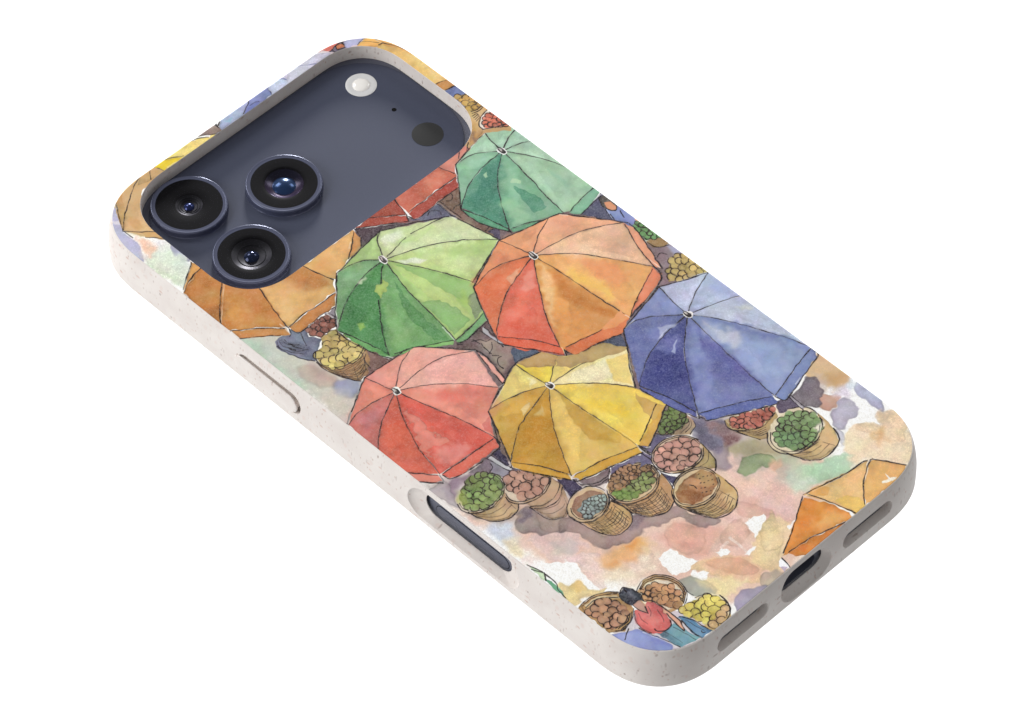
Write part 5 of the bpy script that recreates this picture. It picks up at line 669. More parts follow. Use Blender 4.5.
('w',(213,109,70),[(7.22,6.4),(4.44,5.7),(1.27,5.37),(3.23,8.61),(5.06,7.92)],0.15,0.12,0.35,0.3,0.1,1),
('w',(209,130,88),[(10.75,9.92),(4.2,11.09),(7.82,12.69),(9.3,11.27)],0.9,0,0.4,0.55,0.08000000000000002,1),
('w',(250,164,114),[(14.75,9.63),(12.38,11.39),(13.22,14.09),(14.89,12.04)],0.8,0,0.45,0.55,0.08000000000000002,1),
('w',(221,137,93),[(11.75,11.12),(9.1,11.34),(9.16,13.01),(12.52,14.18),(12.45,12.98)],0.15,0.12,0.35,0.3,0.1,1),
('i',(246,244,238),[(16.28,8.7),(15.4,12.7),(14.42,15.77)],0.2,0.13),
('i',(42,36,38),[(16.28,8.7),(15.4,12.7),(14.42,15.77)],0.15,0.95),
('i',(246,244,238),[(16.28,8.7),(18.03,9.96),(20.75,11.65),(24.84,13.21)],0.2,0.13),
('i',(42,36,38),[(16.28,8.7),(18.03,9.96),(20.75,11.65),(24.84,13.21)],0.15,0.95),
('i',(246,244,238),[(16.28,8.7),(21.0,7.99),(26.15,6.92),(30.37,4.92),(34.01,2.61)],0.2,0.13),
('i',(42,36,38),[(16.28,8.7),(21.0,7.99),(26.15,6.92),(30.37,4.92),(34.01,2.61)],0.15,0.95),
('i',(246,244,238),[(16.28,8.7),(19.09,6.41),(22.15,3.53),(25.88,-1.95),(30.13,-8.98)],0.2,0.13),
('i',(42,36,38),[(16.28,8.7),(19.09,6.41),(22.15,3.53),(25.88,-1.95),(30.13,-8.98)],0.15,0.95),
('i',(246,244,238),[(16.28,8.7),(17.06,1.11),(17.51,-7.57),(18.19,-14.52)],0.2,0.13),
('i',(42,36,38),[(16.28,8.7),(17.06,1.11),(17.51,-7.57),(18.19,-14.52)],0.15,0.95),
('i',(246,244,238),[(16.28,8.7),(12.57,3.85),(6.98,-4.36),(3.37,-11.97)],0.2,0.13),
('i',(42,36,38),[(16.28,8.7),(12.57,3.85),(6.98,-4.36),(3.37,-11.97)],0.15,0.95),
('i',(246,244,238),[(16.28,8.7),(7.67,6.14),(2.07,3.12),(-2.55,-0.64)],0.2,0.13),
('i',(42,36,38),[(16.28,8.7),(7.67,6.14),(2.07,3.12),(-2.55,-0.64)],0.15,0.95),
('i',(246,244,238),[(16.28,8.7),(12.68,10.53),(8.61,11.72),(2.88,10.92)],0.2,0.13),
('i',(42,36,38),[(16.28,8.7),(12.68,10.53),(8.61,11.72),(2.88,10.92)],0.15,0.95),
('w',(240,190,80),[(18.59,1.32),(20.67,-5.11),(19.36,-8.99),(17.61,-2.92)],0.9,0,0.7,0.55,0.08000000000000002,1),
('w',(236,140,90),[(22.1,2.18),(25.82,-5.91),(22.53,-7.83),(20.78,-1.74)],0.9,0,0.5,0.55,0.08000000000000002,1),
('w',(196,112,44),[(15.74,2.42),(16.08,-3.12),(16.54,-13.04),(14.47,-9.26),(12.82,-2.45)],0.9,0,0.65,0.55,0.08000000000000002,1),
('w',(242,190,130),[(15.52,6.13),(14.22,2.21),(7.43,-6.51),(8.6,-3.4)],0.6,0,0.7,0.55,0.08000000000000002,1),
('w',(226,84,56),[(-0.91,0.11),(3.4,-0.78),(4.95,-5.74),(3.69,-9.58),(-0.43,-4.62)],0.8,0,0.5,0.55,0.08000000000000002,1),
('w',(238,150,130),[(10.61,5.81),(14.09,6.68),(10.51,2.44),(8.98,4.83)],0.4,0,0.6,0.55,0.08000000000000002,1),
('w',(240,176,140),[(8.69,8.16),(12.67,8.54),(10.82,7.34),(8.26,6.42)],0.15,0.1,0.7,0.12,0.07,0),
('w',(222,172,140),[(28.07,4.13),(32.27,1.7),(30.35,-3.44),(28.04,-1.13)],1.0,0,0.6,0.55,0.08000000000000002,1),
('w',(216,100,56),[(3.84,10.84),(10.04,9.85),(6.79,7.89),(1.84,4.2)],0.9,0,0.4,0.55,0.08000000000000002,1),
('w',(226,96,66),[(-2.57,-0.79),(1.62,-5.82),(4.24,-10.98),(3.31,-12.42),(-1.7,-5.9),(-2.75,-2.73)],0.08,0.15,1.0,0.12,0.07,0),
('w',(222,116,70),[(4.58,-11.32),(8.04,-12.13),(12.68,-13.2),(15.16,-15.4),(14.35,-16.19),(9.66,-14.96),(4.96,-13.97),(4.08,-12.83)],0.08,0.15,1.0,0.12,0.07,0),
('w',(236,134,96),[(29.88,-9.09),(29.93,-11.31),(27.45,-12.74),(18.17,-14.67),(22.63,-12.25)],0.08,0.15,1.0,0.12,0.07,0),
('w',(240,160,124),[(34.01,2.61),(34.49,1.25),(34.08,-1.44),(32.72,-5.36),(31.04,-10.42),(30.27,-9.04),(31.68,-3.45)],0.08,0.1,1.0,0.12,0.07,0),
('w',(228,124,76),[(12.35,-13.13),(18.19,-14.52),(15.97,-15.73),(14.29,-16.24),(11.14,-15.11)],0.08,0.1,1.0,0.12,0.07,0),
('w',(234,150,90),[(12.95,-12.93),(18.17,-12.09),(18.19,-14.52),(14.92,-14.63),(12.62,-13.66)],0.08,0,1.0,0.12,0.07,0),
('i',(42,36,38),[(-2.26,-0.93),(1.62,-5.82),(4.0,-10.57)],0.167,0.95),
('i',(42,36,38),[(4.79,-11.32),(8.04,-12.13),(12.35,-13.13)],0.167,0.95),
('i',(42,36,38),[(18.39,-14.46),(22.63,-12.25),(29.53,-9.43)],0.167,0.95),
('i',(42,36,38),[(33.92,2.0),(31.68,-3.45),(30.27,-9.04)],0.167,0.95),
('i',(42,36,38),[(2.88,10.92),(0.21,5.83),(-2.67,-0.69),(-2.8,-3.11),(3.25,-12.28)],0.243,0.95),
('i',(42,36,38),[(2.97,11.01),(8.27,13.36),(14.43,15.87)],0.243,0.95),
('i',(42,36,38),[(14.38,15.81),(19.35,14.6),(24.92,13.29),(27.27,12.57)],0.243,0.95),
('i',(42,36,38),[(27.27,12.57),(29.95,8.62),(34.03,2.77),(34.67,1.42),(34.22,-1.31),(32.86,-5.23),(31.02,-10.57)],0.243,0.95),
('i',(42,36,38),[(30.27,-9.04),(29.83,-11.21),(27.51,-12.8),(18.02,-14.69)],0.243,0.95),
('i',(42,36,38),[(4.05,-11.64),(4.28,-13.03),(5.06,-14.07),(9.66,-14.96),(14.21,-16.32)],0.243,0.95),
('i',(246,244,238),[(14.12,15.96),(10.89,14.35)],0.17,0.48),
('i',(246,244,238),[(27.1,12.4),(27.97,11.2)],0.17,0.48),
('i',(246,244,238),[(30.88,-7.47),(30.87,-10.07)],0.17,0.48),
('i',(246,244,238),[(4.23,-10.86),(3.41,-12.69)],0.17,0.48),
('i',(246,244,238),[(21.2,4.07),(22.43,2.83)],0.17,0.3),
('i',(246,244,238),[(27.45,-12.74),(22.96,-13.87)],0.14,0.42),
('i',(246,244,238),[(17.95,-13.59),(18.08,-14.75)],0.23,0.48),
('i',(42,36,38),[(4.13,-11.56),(3.38,-12.92)],0.228,0.95),
('w',(245,243,238),[(16.41,7.69),(16.0,7.67),(15.67,7.93),(15.49,8.39),(15.53,8.94),(15.77,9.42),(16.14,9.71),(16.55,9.73),(16.89,9.48),(17.06,9.01),(17.02,8.47),(16.78,7.98)],0.08,0,1.0,0.12,0.07,0),
('w',(70,62,62),[(16.36,7.89),(16.06,7.89),(15.85,8.12),(15.8,8.5),(15.93,8.87),(16.2,9.1),(16.49,9.09),(16.71,8.86),(16.76,8.48),(16.62,8.11)],0.08,0,1.0,0.12,0.07,0),
('w',(190,180,172),[(16.32,8.64),(16.16,8.72),(16.08,9.03),(16.14,9.37),(16.29,9.56),(16.45,9.47),(16.52,9.17),(16.47,8.82)],0.08,0,1.0,0.12,0.07,0),
('i',(42,36,38),[(16.35,9.83),(16.57,9.39),(16.58,8.54),(16.46,8.1),(15.95,8.11),(15.91,8.86),(16.07,9.61)],0.176,0.95),
('w',(186,192,218),[(26.19,-21.65),(26.54,-17.71),(27.29,-13.45),(31.97,-15.3),(36.7,-17.2),(32.81,-18.31),(28.75,-20.19)],0.08,0.16,1.0,0.06,0.095,0),
('w',(172,182,214),[(26.19,-21.65),(28.75,-20.19),(32.81,-18.31),(36.7,-17.2),(37.24,-25.86),(34.53,-24.45),(31.18,-23.26)],0.08,0.16,1.0,0.06,0.095,0),
('w',(184,192,216),[(26.19,-21.65),(31.18,-23.26),(34.53,-24.45),(37.24,-25.86),(36.95,-28.91),(36.61,-43.08),(34.97,-38.26),(31.92,-31.28),(29.32,-26.23)],0.08,0.16,1.0,0.06,0.095,0),
('w',(138,152,196),[(26.19,-21.65),(29.32,-26.23),(31.92,-31.28),(34.97,-38.26),(36.61,-43.08),(23.31,-46.28),(23.77,-40.16),(24.73,-32.17)],0.08,0.16,1.0,0.06,0.095,0),
('w',(116,125,180),[(26.19,-21.65),(24.73,-32.17),(23.77,-40.16),(23.31,-46.28),(10.22,-39.87),(14.74,-33.24),(17.45,-29.65),(20.48,-26.34)],0.08,0.16,1.0,0.06,0.095,0),
('w',(82,88,148),[(26.19,-21.65),(20.48,-26.34),(17.45,-29.65),(14.74,-33.24),(10.22,-39.87),(9.39,-32.9),(7.71,-27.21),(13.2,-23.83),(18.52,-22.26),(22.78,-21.73)],0.08,0.16,1.0,0.06,0.095,0),
('w',(108,117,170),[(26.19,-21.65),(22.78,-21.73),(18.52,-22.26),(13.2,-23.83),(7.71,-27.21),(15.21,-15.87),(18.09,-15.87),(21.14,-17.32),(24.01,-19.75)],0.08,0.16,1.0,0.06,0.095,0),
('w',(134,144,190),[(26.19,-21.65),(24.01,-19.75),(21.14,-17.32),(18.09,-15.87),(15.21,-15.87),(27.29,-13.45),(26.54,-17.71)],0.08,0.16,1.0,0.06,0.095,0),
('w',(163,168,191),[(27.1,-18.14),(27.77,-14.08),(33.56,-16.3),(28.93,-16.71)],0.9,0,0.4,0.55,0.08000000000000002,1),
('w',(205,211,239),[(27.34,-20.39),(29.63,-18.28),(33.91,-17.39),(31.05,-19.28)],0.8,0,0.45,0.55,0.08000000000000002,1),
('w',(172,178,202),[(29.11,-18.08),(30.02,-16.97),(31.58,-15.77),(33.94,-16.97),(32.08,-17.53)],0.15,0.12,0.35,0.3,0.1,1),
('w',(151,160,188),[(30.92,-20.05),(36.2,-17.92),(36.48,-20.71),(33.64,-20.36)],0.9,0,0.4,0.55,0.08000000000000002,1),
('w',(190,200,234),[(28.33,-21.63),(32.12,-21.83),(35.51,-24.13),(31.68,-23.41)],0.8,0,0.45,0.55,0.08000000000000002,1),
('w',(159,169,199),[(32.09,-21.35),(33.86,-20.33),(36.21,-21.55),(36.03,-23.89),(34.35,-23.0)],0.15,0.12,0.35,0.3,0.1,1),
('w',(161,168,190),[(31.12,-24.33),(36.65,-26.64),(36.49,-34.0),(33.79,-28.24)],0.9,0,0.4,0.55,0.08000000000000002,1),
('w',(203,211,236),[(28.34,-24.23),(32.08,-29.21),(35.13,-37.7),(31.44,-31.71)],0.8,0,0.45,0.55,0.08000000000000002,1),
('w',(171,178,200),[(32.11,-28.25),(33.98,-29.05),(36.17,-33.61),(35.68,-37.87),(34.14,-34.14)],0.15,0.12,0.35,0.3,0.1,1),
('w',(121,133,172),[(30.29,-31.48),(35.32,-42.2),(28.51,-44.08),(30.68,-37.37)],0.9,0,0.4,0.55,0.08000000000000002,1),
('w',(154,169,215),[(26.94,-26.3),(27.89,-34.47),(25.43,-42.22),(25.27,-33.93)],0.8,0,0.45,0.55,0.08000000000000002,1),
('w',(128,141,182),[(28.62,-34.29),(29.85,-38.05),(29.67,-43.09),(25.98,-43.27),(26.81,-39.51)],0.15,0.12,0.35,0.3,0.1,1),
('w',(102,110,158),[(24.29,-32.54),(22.71,-44.7),(14.61,-40.99),(21.4,-37.62)],0.9,0,0.4,0.55,0.08000000000000002,1),
('w',(130,140,198),[(24.27,-25.99),(20.6,-33.34),(14.25,-37.99),(18.66,-31.1)],0.8,0,0.45,0.55,0.08000000000000002,1),
('w',(107,116,167),[(21.32,-33.7),(19.84,-37.37),(17.41,-41.59),(14.15,-39.23),(16.91,-36.72)],0.15,0.12,0.35,0.3,0.1,1),
('w',(72,77,130),[(18.82,-29.36),(10.86,-38.25),(9.89,-34.3),(14.43,-31.81)],0.9,0,0.4,0.55,0.08000000000000002,1),
('w',(94,101,164),[(22.7,-24.06),(16.58,-27.9),(10.77,-28.01),(16.99,-24.96)],0.8,0,0.45,0.55,0.08000000000000002,1),
('w',(76,81,137),[(16.72,-28.6),(14.09,-32.09),(10.16,-32.74),(9.99,-28.96),(12.81,-28.52)],0.15,0.12,0.35,0.3,0.1,1),
('w',(95,102,149),[(18.15,-23.66),(9.04,-26.3),(12.02,-21.58),(14.78,-23.19)],0.9,0,0.4,0.55,0.08000000000000002,1),
('w',(122,132,188),[(23.22,-21.64),(18.26,-21.3),(15.88,-18.2),(20.38,-19.22)],0.8,0,0.45,0.55,0.08000000000000002,1),
('w',(100,108,158),[(17.84,-21.92),(14.73,-22.82),(12.46,-21.58),(14.94,-18.51),(16.35,-19.71)],0.15,0.12,0.35,0.3,0.1,1),
('w',(117,126,167),[(21.78,-18.94),(16.44,-16.02),(22.59,-14.71),(21.02,-17.1)],0.9,0,0.4,0.55,0.08000000000000002,1),
('w',(150,160,209),[(25.2,-20.26),(23.79,-17.75),(25.58,-15.0),(26.25,-17.66)],0.8,0,0.45,0.55,0.08000000000000002,1),
('w',(124,133,176),[(23.13,-17.88),(21.75,-16.8),(21.57,-15.16),(24.99,-14.71),(24.47,-16.02)],0.15,0.12,0.35,0.3,0.1,1),
('i',(246,244,238),[(26.19,-21.65),(26.54,-17.71),(27.29,-13.45)],0.2,0.13),
('i',(42,36,38),[(26.19,-21.65),(26.54,-17.71),(27.29,-13.45)],0.15,0.95),
('i',(246,244,238),[(26.19,-21.65),(28.75,-20.19),(32.81,-18.31),(36.7,-17.2)],0.2,0.13),
('i',(42,36,38),[(26.19,-21.65),(28.75,-20.19),(32.81,-18.31),(36.7,-17.2)],0.15,0.95),
('i',(246,244,238),[(26.19,-21.65),(31.18,-23.26),(34.53,-24.45),(37.24,-25.86)],0.2,0.13),
('i',(42,36,38),[(26.19,-21.65),(31.18,-23.26),(34.53,-24.45),(37.24,-25.86)],0.15,0.95),
('i',(246,244,238),[(26.19,-21.65),(29.32,-26.23),(31.92,-31.28),(34.97,-38.26),(36.61,-43.08)],0.2,0.13),
('i',(42,36,38),[(26.19,-21.65),(29.32,-26.23),(31.92,-31.28),(34.97,-38.26),(36.61,-43.08)],0.15,0.95),
('i',(246,244,238),[(26.19,-21.65),(24.73,-32.17),(23.77,-40.16),(23.31,-46.28)],0.2,0.13),
('i',(42,36,38),[(26.19,-21.65),(24.73,-32.17),(23.77,-40.16),(23.31,-46.28)],0.15,0.95),
('i',(246,244,238),[(26.19,-21.65),(20.48,-26.34),(17.45,-29.65),(14.74,-33.24),(10.22,-39.87)],0.2,0.13),
('i',(42,36,38),[(26.19,-21.65),(20.48,-26.34),(17.45,-29.65),(14.74,-33.24),(10.22,-39.87)],0.15,0.95),
('i',(246,244,238),[(26.19,-21.65),(22.78,-21.73),(18.52,-22.26),(13.2,-23.83),(7.71,-27.21)],0.2,0.13),
('i',(42,36,38),[(26.19,-21.65),(22.78,-21.73),(18.52,-22.26),(13.2,-23.83),(7.71,-27.21)],0.15,0.95),
('i',(246,244,238),[(26.19,-21.65),(24.01,-19.75),(21.14,-17.32),(18.09,-15.87),(15.21,-15.87)],0.2,0.13),
('i',(42,36,38),[(26.19,-21.65),(24.01,-19.75),(21.14,-17.32),(18.09,-15.87),(15.21,-15.87)],0.15,0.95),
('w',(196,194,204),[(26.59,-24.46),(27.66,-28.2),(29.96,-31.56),(26.83,-33.74),(25.48,-30.28)],1.0,0,0.7,0.55,0.08000000000000002,1),
('w',(98,112,176),[(28.08,-25.42),(32.35,-31.28),(34.95,-38.67),(35.94,-42.84),(32.25,-34.91)],0.6,0,0.5,0.55,0.08000000000000002,1),
('w',(150,172,212),[(30.29,-34.01),(32.76,-40.72),(29.22,-44.03),(26.39,-41.21)],1.4,0,0.5,0.55,0.08000000000000002,1),
('w',(84,86,152),[(24.68,-26.29),(23.58,-30.5),(23.56,-41.53),(19.8,-37.25),(20.48,-32.67)],1.2,0,0.55,0.55,0.08000000000000002,1),
('w',(88,82,152),[(23.59,-27.33),(24.53,-31.97),(23.36,-41.32),(22.76,-36.01)],0.8,0,0.5,0.55,0.08000000000000002,1),
('w',(126,138,186),[(24.62,-23.56),(21.83,-29.8),(16.85,-35.35),(16.11,-32.51)],0.6,0,0.7,0.55,0.08000000000000002,1),
('w',(136,140,188),[(15.51,-35.06),(20.54,-40.08),(19.14,-43.36),(12.19,-39.02)],1.4,0,0.4,0.55,0.08000000000000002,1),
('w',(60,64,128),[(14.61,-23.65),(18.45,-27.49),(14.03,-32.53),(8.8,-27.31)],0.8,0,0.7,0.55,0.08000000000000002,1),
('w',(120,124,186),[(17.23,-23.1),(22.24,-23.85),(18.18,-26.17),(16.02,-25.07)],0.5,0,0.5,0.55,0.08000000000000002,1),
('w',(176,184,214),[(20.04,-19.79),(23.26,-21.67),(20.68,-21.77),(17.84,-22.12),(19.77,-20.85)],0.2,0.1,0.85,0.12,0.07,0),
('w',(170,178,212),[(20.03,-24.31),(20.54,-24.29),(17.78,-26.56),(17.46,-25.87)],0.1,0,0.8,0.12,0.07,0),
('w',(206,206,190),[(33.95,-26.99),(35.58,-28.62),(34.35,-29.0)],0.7,0,0.6,0.55,0.08000000000000002,1),
('w',(146,166,218),[(35.66,-18.99),(36.31,-23.96),(33.71,-22.45)],1.0,0,0.5,0.55,0.08000000000000002,1),
('w',(94,102,164),[(14.59,-17.28),(16.55,-19.77),(10.85,-24.12)],1.0,0,0.4,0.55,0.08000000000000002,1),
('w',(108,118,180),[(18.44,-16.33),(24.84,-15.75),(24.97,-19.63),(22.52,-17.99)],0.9,0,0.4,0.55,0.08000000000000002,1),
('w',(92,98,160),[(7.58,-27.34),(9.44,-32.85),(10.55,-38.94),(9.85,-40.0),(7.79,-34.05),(7.15,-27.96)],0.08,0.15,1.0,0.12,0.07,0),
('w',(100,112,174),[(10.7,-39.5),(17.26,-42.63),(22.85,-46.13),(22.92,-47.35),(22.17,-47.74),(16.01,-44.6),(10.99,-41.96),(10.31,-40.66)],0.08,0.15,1.0,0.12,0.07,0),
('w',(124,138,186),[(23.37,-46.39),(31.52,-44.22),(36.44,-43.23),(36.42,-44.27),(35.94,-45.37),(25.09,-48.27),(23.8,-48.12),(23.42,-47.12)],0.08,0.15,1.0,0.12,0.07,0),
('i',(42,36,38),[(7.68,-27.44),(9.44,-32.85),(10.54,-38.87)],0.167,0.95),
('i',(42,36,38),[(10.85,-39.55),(17.26,-42.63),(22.71,-45.99)],0.167,0.95),
('i',(42,36,38),[(23.42,-46.34),(31.52,-44.22),(36.39,-43.28)],0.167,0.95),
('i',(42,36,38),[(15.12,-15.95),(11.84,-20.36),(7.59,-26.1)],0.228,0.95),
('i',(42,36,38),[(15.26,-15.82),(21.02,-14.62),(27.21,-13.25)],0.228,0.95),
('i',(42,36,38),[(27.26,-13.2),(31.54,-15.31),(36.59,-17.3)],0.228,0.95),
('i',(42,36,38),[(7.28,-27.83),(7.89,-34.16),(9.8,-40.36)],0.228,0.95),
('i',(42,36,38),[(9.95,-39.83),(10.35,-41.01),(10.94,-42.01),(16.21,-44.8),(22.09,-47.81),(22.69,-47.64)],0.228,0.95),
('i',(42,36,38),[(23.29,-46.46),(23.8,-48.12),(25.13,-48.31),(30.42,-46.8),(35.89,-45.42),(36.44,-44.13),(36.44,-43.23)],0.228,0.95),
('i',(246,244,238),[(15.83,-15.86),(18.31,-15.66)],0.17,0.48),
('i',(246,244,238),[(36.7,-17.2),(35.54,-16.7)],0.2,0.54),
('i',(246,244,238),[(35.25,-24.96),(36.82,-25.66)],0.17,0.48),
('i',(246,244,238),[(19.84,-26.76),(17.88,-29.03)],0.17,0.36),
('i',(246,244,238),[(11.57,-20.62),(9.31,-23.63)],0.17,0.48),
('i',(246,244,238),[(10.77,-38.85),(9.68,-40.08)],0.23,0.48),
('i',(246,244,238),[(23.15,-45.81),(23.49,-46.66)],0.2,0.51),
('i',(246,244,238),[(29.75,-46.65),(28.06,-47.06)],0.2,0.54),
('i',(246,244,238),[(36.35,-42.45),(36.5,-43.29)],0.2,0.48),
('i',(246,244,238),[(18.58,-21.8),(20.95,-21.5)],0.14,0.36),
('i',(246,244,238),[(10.83,-42.11),(13.75,-43.63)],0.14,0.42),
('w',(245,243,238),[(26.35,-22.68),(25.95,-22.69),(25.61,-22.44),(25.45,-21.98),(25.49,-21.45),(25.73,-20.99),(26.1,-20.71),(26.51,-20.7),(26.84,-20.95),(27.01,-21.41),(26.97,-21.94),(26.73,-22.4)],0.08,0,1.0,0.12,0.07,0),
('w',(70,62,62),[(26.3,-22.49),(26.01,-22.48),(25.8,-22.25),(25.75,-21.89),(25.88,-21.53),(26.15,-21.31),(26.44,-21.32),(26.66,-21.55),(26.7,-21.91),(26.57,-22.27)],0.08,0,1.0,0.12,0.07,0),
('w',(190,180,172),[(26.27,-21.76),(26.11,-21.67),(26.04,-21.37),(26.09,-21.04),(26.24,-20.86),(26.4,-20.95),(26.47,-21.25),(26.42,-21.58)],0.08,0,1.0,0.12,0.07,0),
('i',(42,36,38),[(26.3,-20.6),(26.52,-21.03),(26.53,-21.86),(26.41,-22.29),(25.9,-22.26),(25.86,-21.54),(26.03,-20.81)],0.176,0.95),
('w',(240,206,70),[(-3.95,-15.58),(-4.46,-11.67),(-4.75,-7.71),(0.65,-8.98),(2.2,-11.75),(0.3,-12.75),(-1.84,-14.28)],0.08,0.16,1.0,0.06,0.095,0),
('w',(238,208,110),[(-3.95,-15.58),(-1.84,-14.28),(0.3,-12.75),(2.2,-11.75),(3.17,-12.72),(4.96,-13.97),(10.27,-15.57),(12.32,-19.57),(7.93,-17.46),(2.84,-16.07),(-0.89,-15.75)],0.08,0.16,1.0,0.06,0.095,0),
('w',(242,224,160),[(-3.95,-15.58),(-0.89,-15.75),(2.84,-16.07),(7.93,-17.46),(12.32,-19.57),(6.86,-27.05),(3.97,-22.96),(0.62,-19.46)],0.08,0.16,1.0,0.06,0.095,0),
('w',(242,206,84),[(-3.95,-15.58),(0.62,-19.46),(3.97,-22.96),(6.86,-27.05),(7.96,-33.81),(-2.55,-37.07),(-2.9,-30.88),(-3.52,-23.55)],0.08,0.16,1.0,0.06,0.095,0),
('w',(228,188,92),[(-3.95,-15.58),(-3.52,-23.55),(-2.9,-30.88),(-2.55,-37.07),(-15.93,-33.22),(-11.38,-24.98),(-7.95,-20.17)],0.08,0.16,1.0,0.06,0.095,0),
('w',(206,150,52),[(-3.95,-15.58),(-7.95,-20.17),(-11.38,-24.98),(-15.93,-33.22),(-21.45,-23.34),(-16.53,-19.84),(-13.46,-18.28),(-9.01,-17.03)],0.08,0.16,1.0,0.06,0.095,0),
('w',(212,160,64),[(-3.95,-15.58),(-9.01,-17.03),(-13.46,-18.28),(-16.53,-19.84),(-21.45,-23.34),(-15.7,-12.02),(-11.39,-12.58),(-7.43,-13.83)],0.08,0.16,1.0,0.06,0.095,0),
('w',(234,204,112),[(-3.95,-15.58),(-7.43,-13.83),(-11.39,-12.58),(-15.7,-12.02),(-4.75,-7.71),(-4.46,-11.67)],0.08,0.16,1.0,0.06,0.095,0),
('w',(211,181,61),[(-4.0,-12.23),(-4.31,-8.33),(-2.05,-9.57),(-3.05,-10.92)],0.9,0,0.4,0.55,0.08000000000000002,1),
('w',(250,226,82),[(-3.42,-14.41),(-2.29,-12.48),(0.39,-11.81),(-1.16,-13.51)],0.8,0,0.45,0.55,0.08000000000000002,1),
('w',(223,191,65),[(-2.67,-12.26),(-3.03,-10.79),(-1.46,-10.14),(0.33,-11.41),(-0.8,-11.86)],0.15,0.12,0.35,0.3,0.1,1),
('w',(209,183,96),[(-0.74,-14.21),(2.47,-12.39),(6.81,-15.66),(2.47,-14.54)],0.9,0,0.4,0.55,0.08000000000000002,1),
('w',(250,228,124),[(-1.72,-15.6),(2.48,-15.84),(8.58,-17.97),(3.76,-17.26)],0.8,0,0.45,0.55,0.08000000000000002,1),
('w',(221,193,102),[(1.92,-15.41),(3.02,-14.79),(6.47,-15.65),(8.86,-17.76),(6.11,-16.93)],0.15,0.12,0.35,0.3,0.1,1),
('w',(212,197,140),[(3.1,-17.71),(11.19,-19.8),(8.51,-23.73),(6.27,-19.95)],0.9,0,0.4,0.55,0.08000000000000002,1),
('w',(250,245,177),[(-1.25,-17.13),(3.33,-20.04),(5.93,-24.38),(1.67,-21.02)],0.8,0,0.45,0.55,0.08000000000000002,1),
('w',(225,208,148),[(3.63,-19.63),(6.18,-20.61),(8.63,-22.78),(6.76,-24.56),(5.3,-22.62)],0.15,0.12,0.35,0.3,0.1,1),
('w',(212,181,73),[(0.49,-21.2),(5.78,-27.05),(0.09,-33.35),(1.63,-25.74)],0.9,0,0.4,0.55,0.08000000000000002,1),
('w',(250,226,97),[(-2.73,-18.9),(-0.85,-24.96),(-1.56,-32.6),(-2.87,-25.98)],0.8,0,0.45,0.55,0.08000000000000002,1),
('w',(225,191,78),[(-0.34,-24.4),(0.78,-27.12),(1.71,-30.94),(-1.0,-33.15),(-0.93,-29.64)],0.15,0.12,0.35,0.3,0.1,1),
('w',(200,165,80),[(-3.92,-25.14),(-3.38,-35.79),(-7.76,-34.74),(-5.79,-29.87)],0.9,0,0.4,0.55,0.08000000000000002,1),
('w',(249,207,105),[(-5.02,-19.53),(-7.26,-26.3),(-12.45,-31.1),(-9.45,-24.63)],0.8,0,0.45,0.55,0.08000000000000002,1),
('w',(212,174,85),[(-6.51,-26.51),(-5.85,-30.27),(-8.89,-33.79),(-12.35,-32.17),(-10.16,-29.67)],0.15,0.12,0.35,0.3,0.1,1),
('w',(181,132,45),[(-9.64,-23.14),(-15.66,-31.79),(-18.11,-27.78),(-13.54,-25.9)],0.9,0,0.4,0.55,0.08000000000000002,1),
('w',(226,167,63),[(-6.93,-18.15),(-12.26,-22.34),(-18.15,-23.45),(-12.54,-19.88)],0.8,0,0.45,0.55,0.08000000000000002,1),
('w',(191,139,48),[(-11.96,-22.89),(-14.01,-25.84),(-17.67,-27.41),(-18.73,-24.36),(-15.96,-23.5)],0.15,0.12,0.35,0.3,0.1,1),
('w',(186,140,56),[(-11.62,-18.59),(-20.26,-22.31),(-17.45,-16.53),(-15.04,-18.66)],0.9,0,0.4,0.55,0.08000000000000002,1),
('w',(232,177,75),[(-6.9,-16.01),(-11.87,-16.44),(-14.68,-14.0),(-10.07,-14.25)],0.8,0,0.45,0.55,0.08000000000000002,1),
('w',(197,148,59),[(-12.19,-17.06),(-14.93,-17.93),(-17.57,-17.55),(-15.57,-14.42),(-13.99,-15.3)],0.15,0.12,0.35,0.3,0.1,1),
('w',(205,179,98),[(-8.75,-13.78),(-14.49,-11.95),(-7.89,-9.27),(-9.89,-12.18)],0.9,0,0.4,0.55,0.08000000000000002,1),
('w',(250,224,126),[(-5.21,-14.44),(-7.11,-12.32),(-6.03,-9.44),(-4.79,-11.82)],0.8,0,0.45,0.55,0.08000000000000002,1),
('w',(217,189,104),[(-7.71,-12.56),(-8.88,-11.62),(-9.8,-10.27),(-6.65,-9.28),(-6.86,-10.59)],0.15,0.12,0.35,0.3,0.1,1),
('i',(246,244,238),[(-3.95,-15.58),(-4.46,-11.67),(-4.75,-7.71)],0.2,0.13),
('i',(42,36,38),[(-3.95,-15.58),(-4.46,-11.67),(-4.75,-7.71)],0.15,0.95),
('i',(246,244,238),[(-3.95,-15.58),(-1.84,-14.28),(0.3,-12.75),(2.2,-11.75)],0.2,0.13),
('i',(42,36,38),[(-3.95,-15.58),(-1.84,-14.28),(0.3,-12.75),(2.2,-11.75)],0.15,0.95),
('i',(246,244,238),[(-3.95,-15.58),(-0.89,-15.75),(2.84,-16.07),(7.93,-17.46),(12.32,-19.57)],0.2,0.13),
('i',(42,36,38),[(-3.95,-15.58),(-0.89,-15.75),(2.84,-16.07),(7.93,-17.46),(12.32,-19.57)],0.15,0.95),
('i',(246,244,238),[(-3.95,-15.58),(0.62,-19.46),(3.97,-22.96),(6.86,-27.05)],0.2,0.13),
('i',(42,36,38),[(-3.95,-15.58),(0.62,-19.46),(3.97,-22.96),(6.86,-27.05)],0.15,0.95),
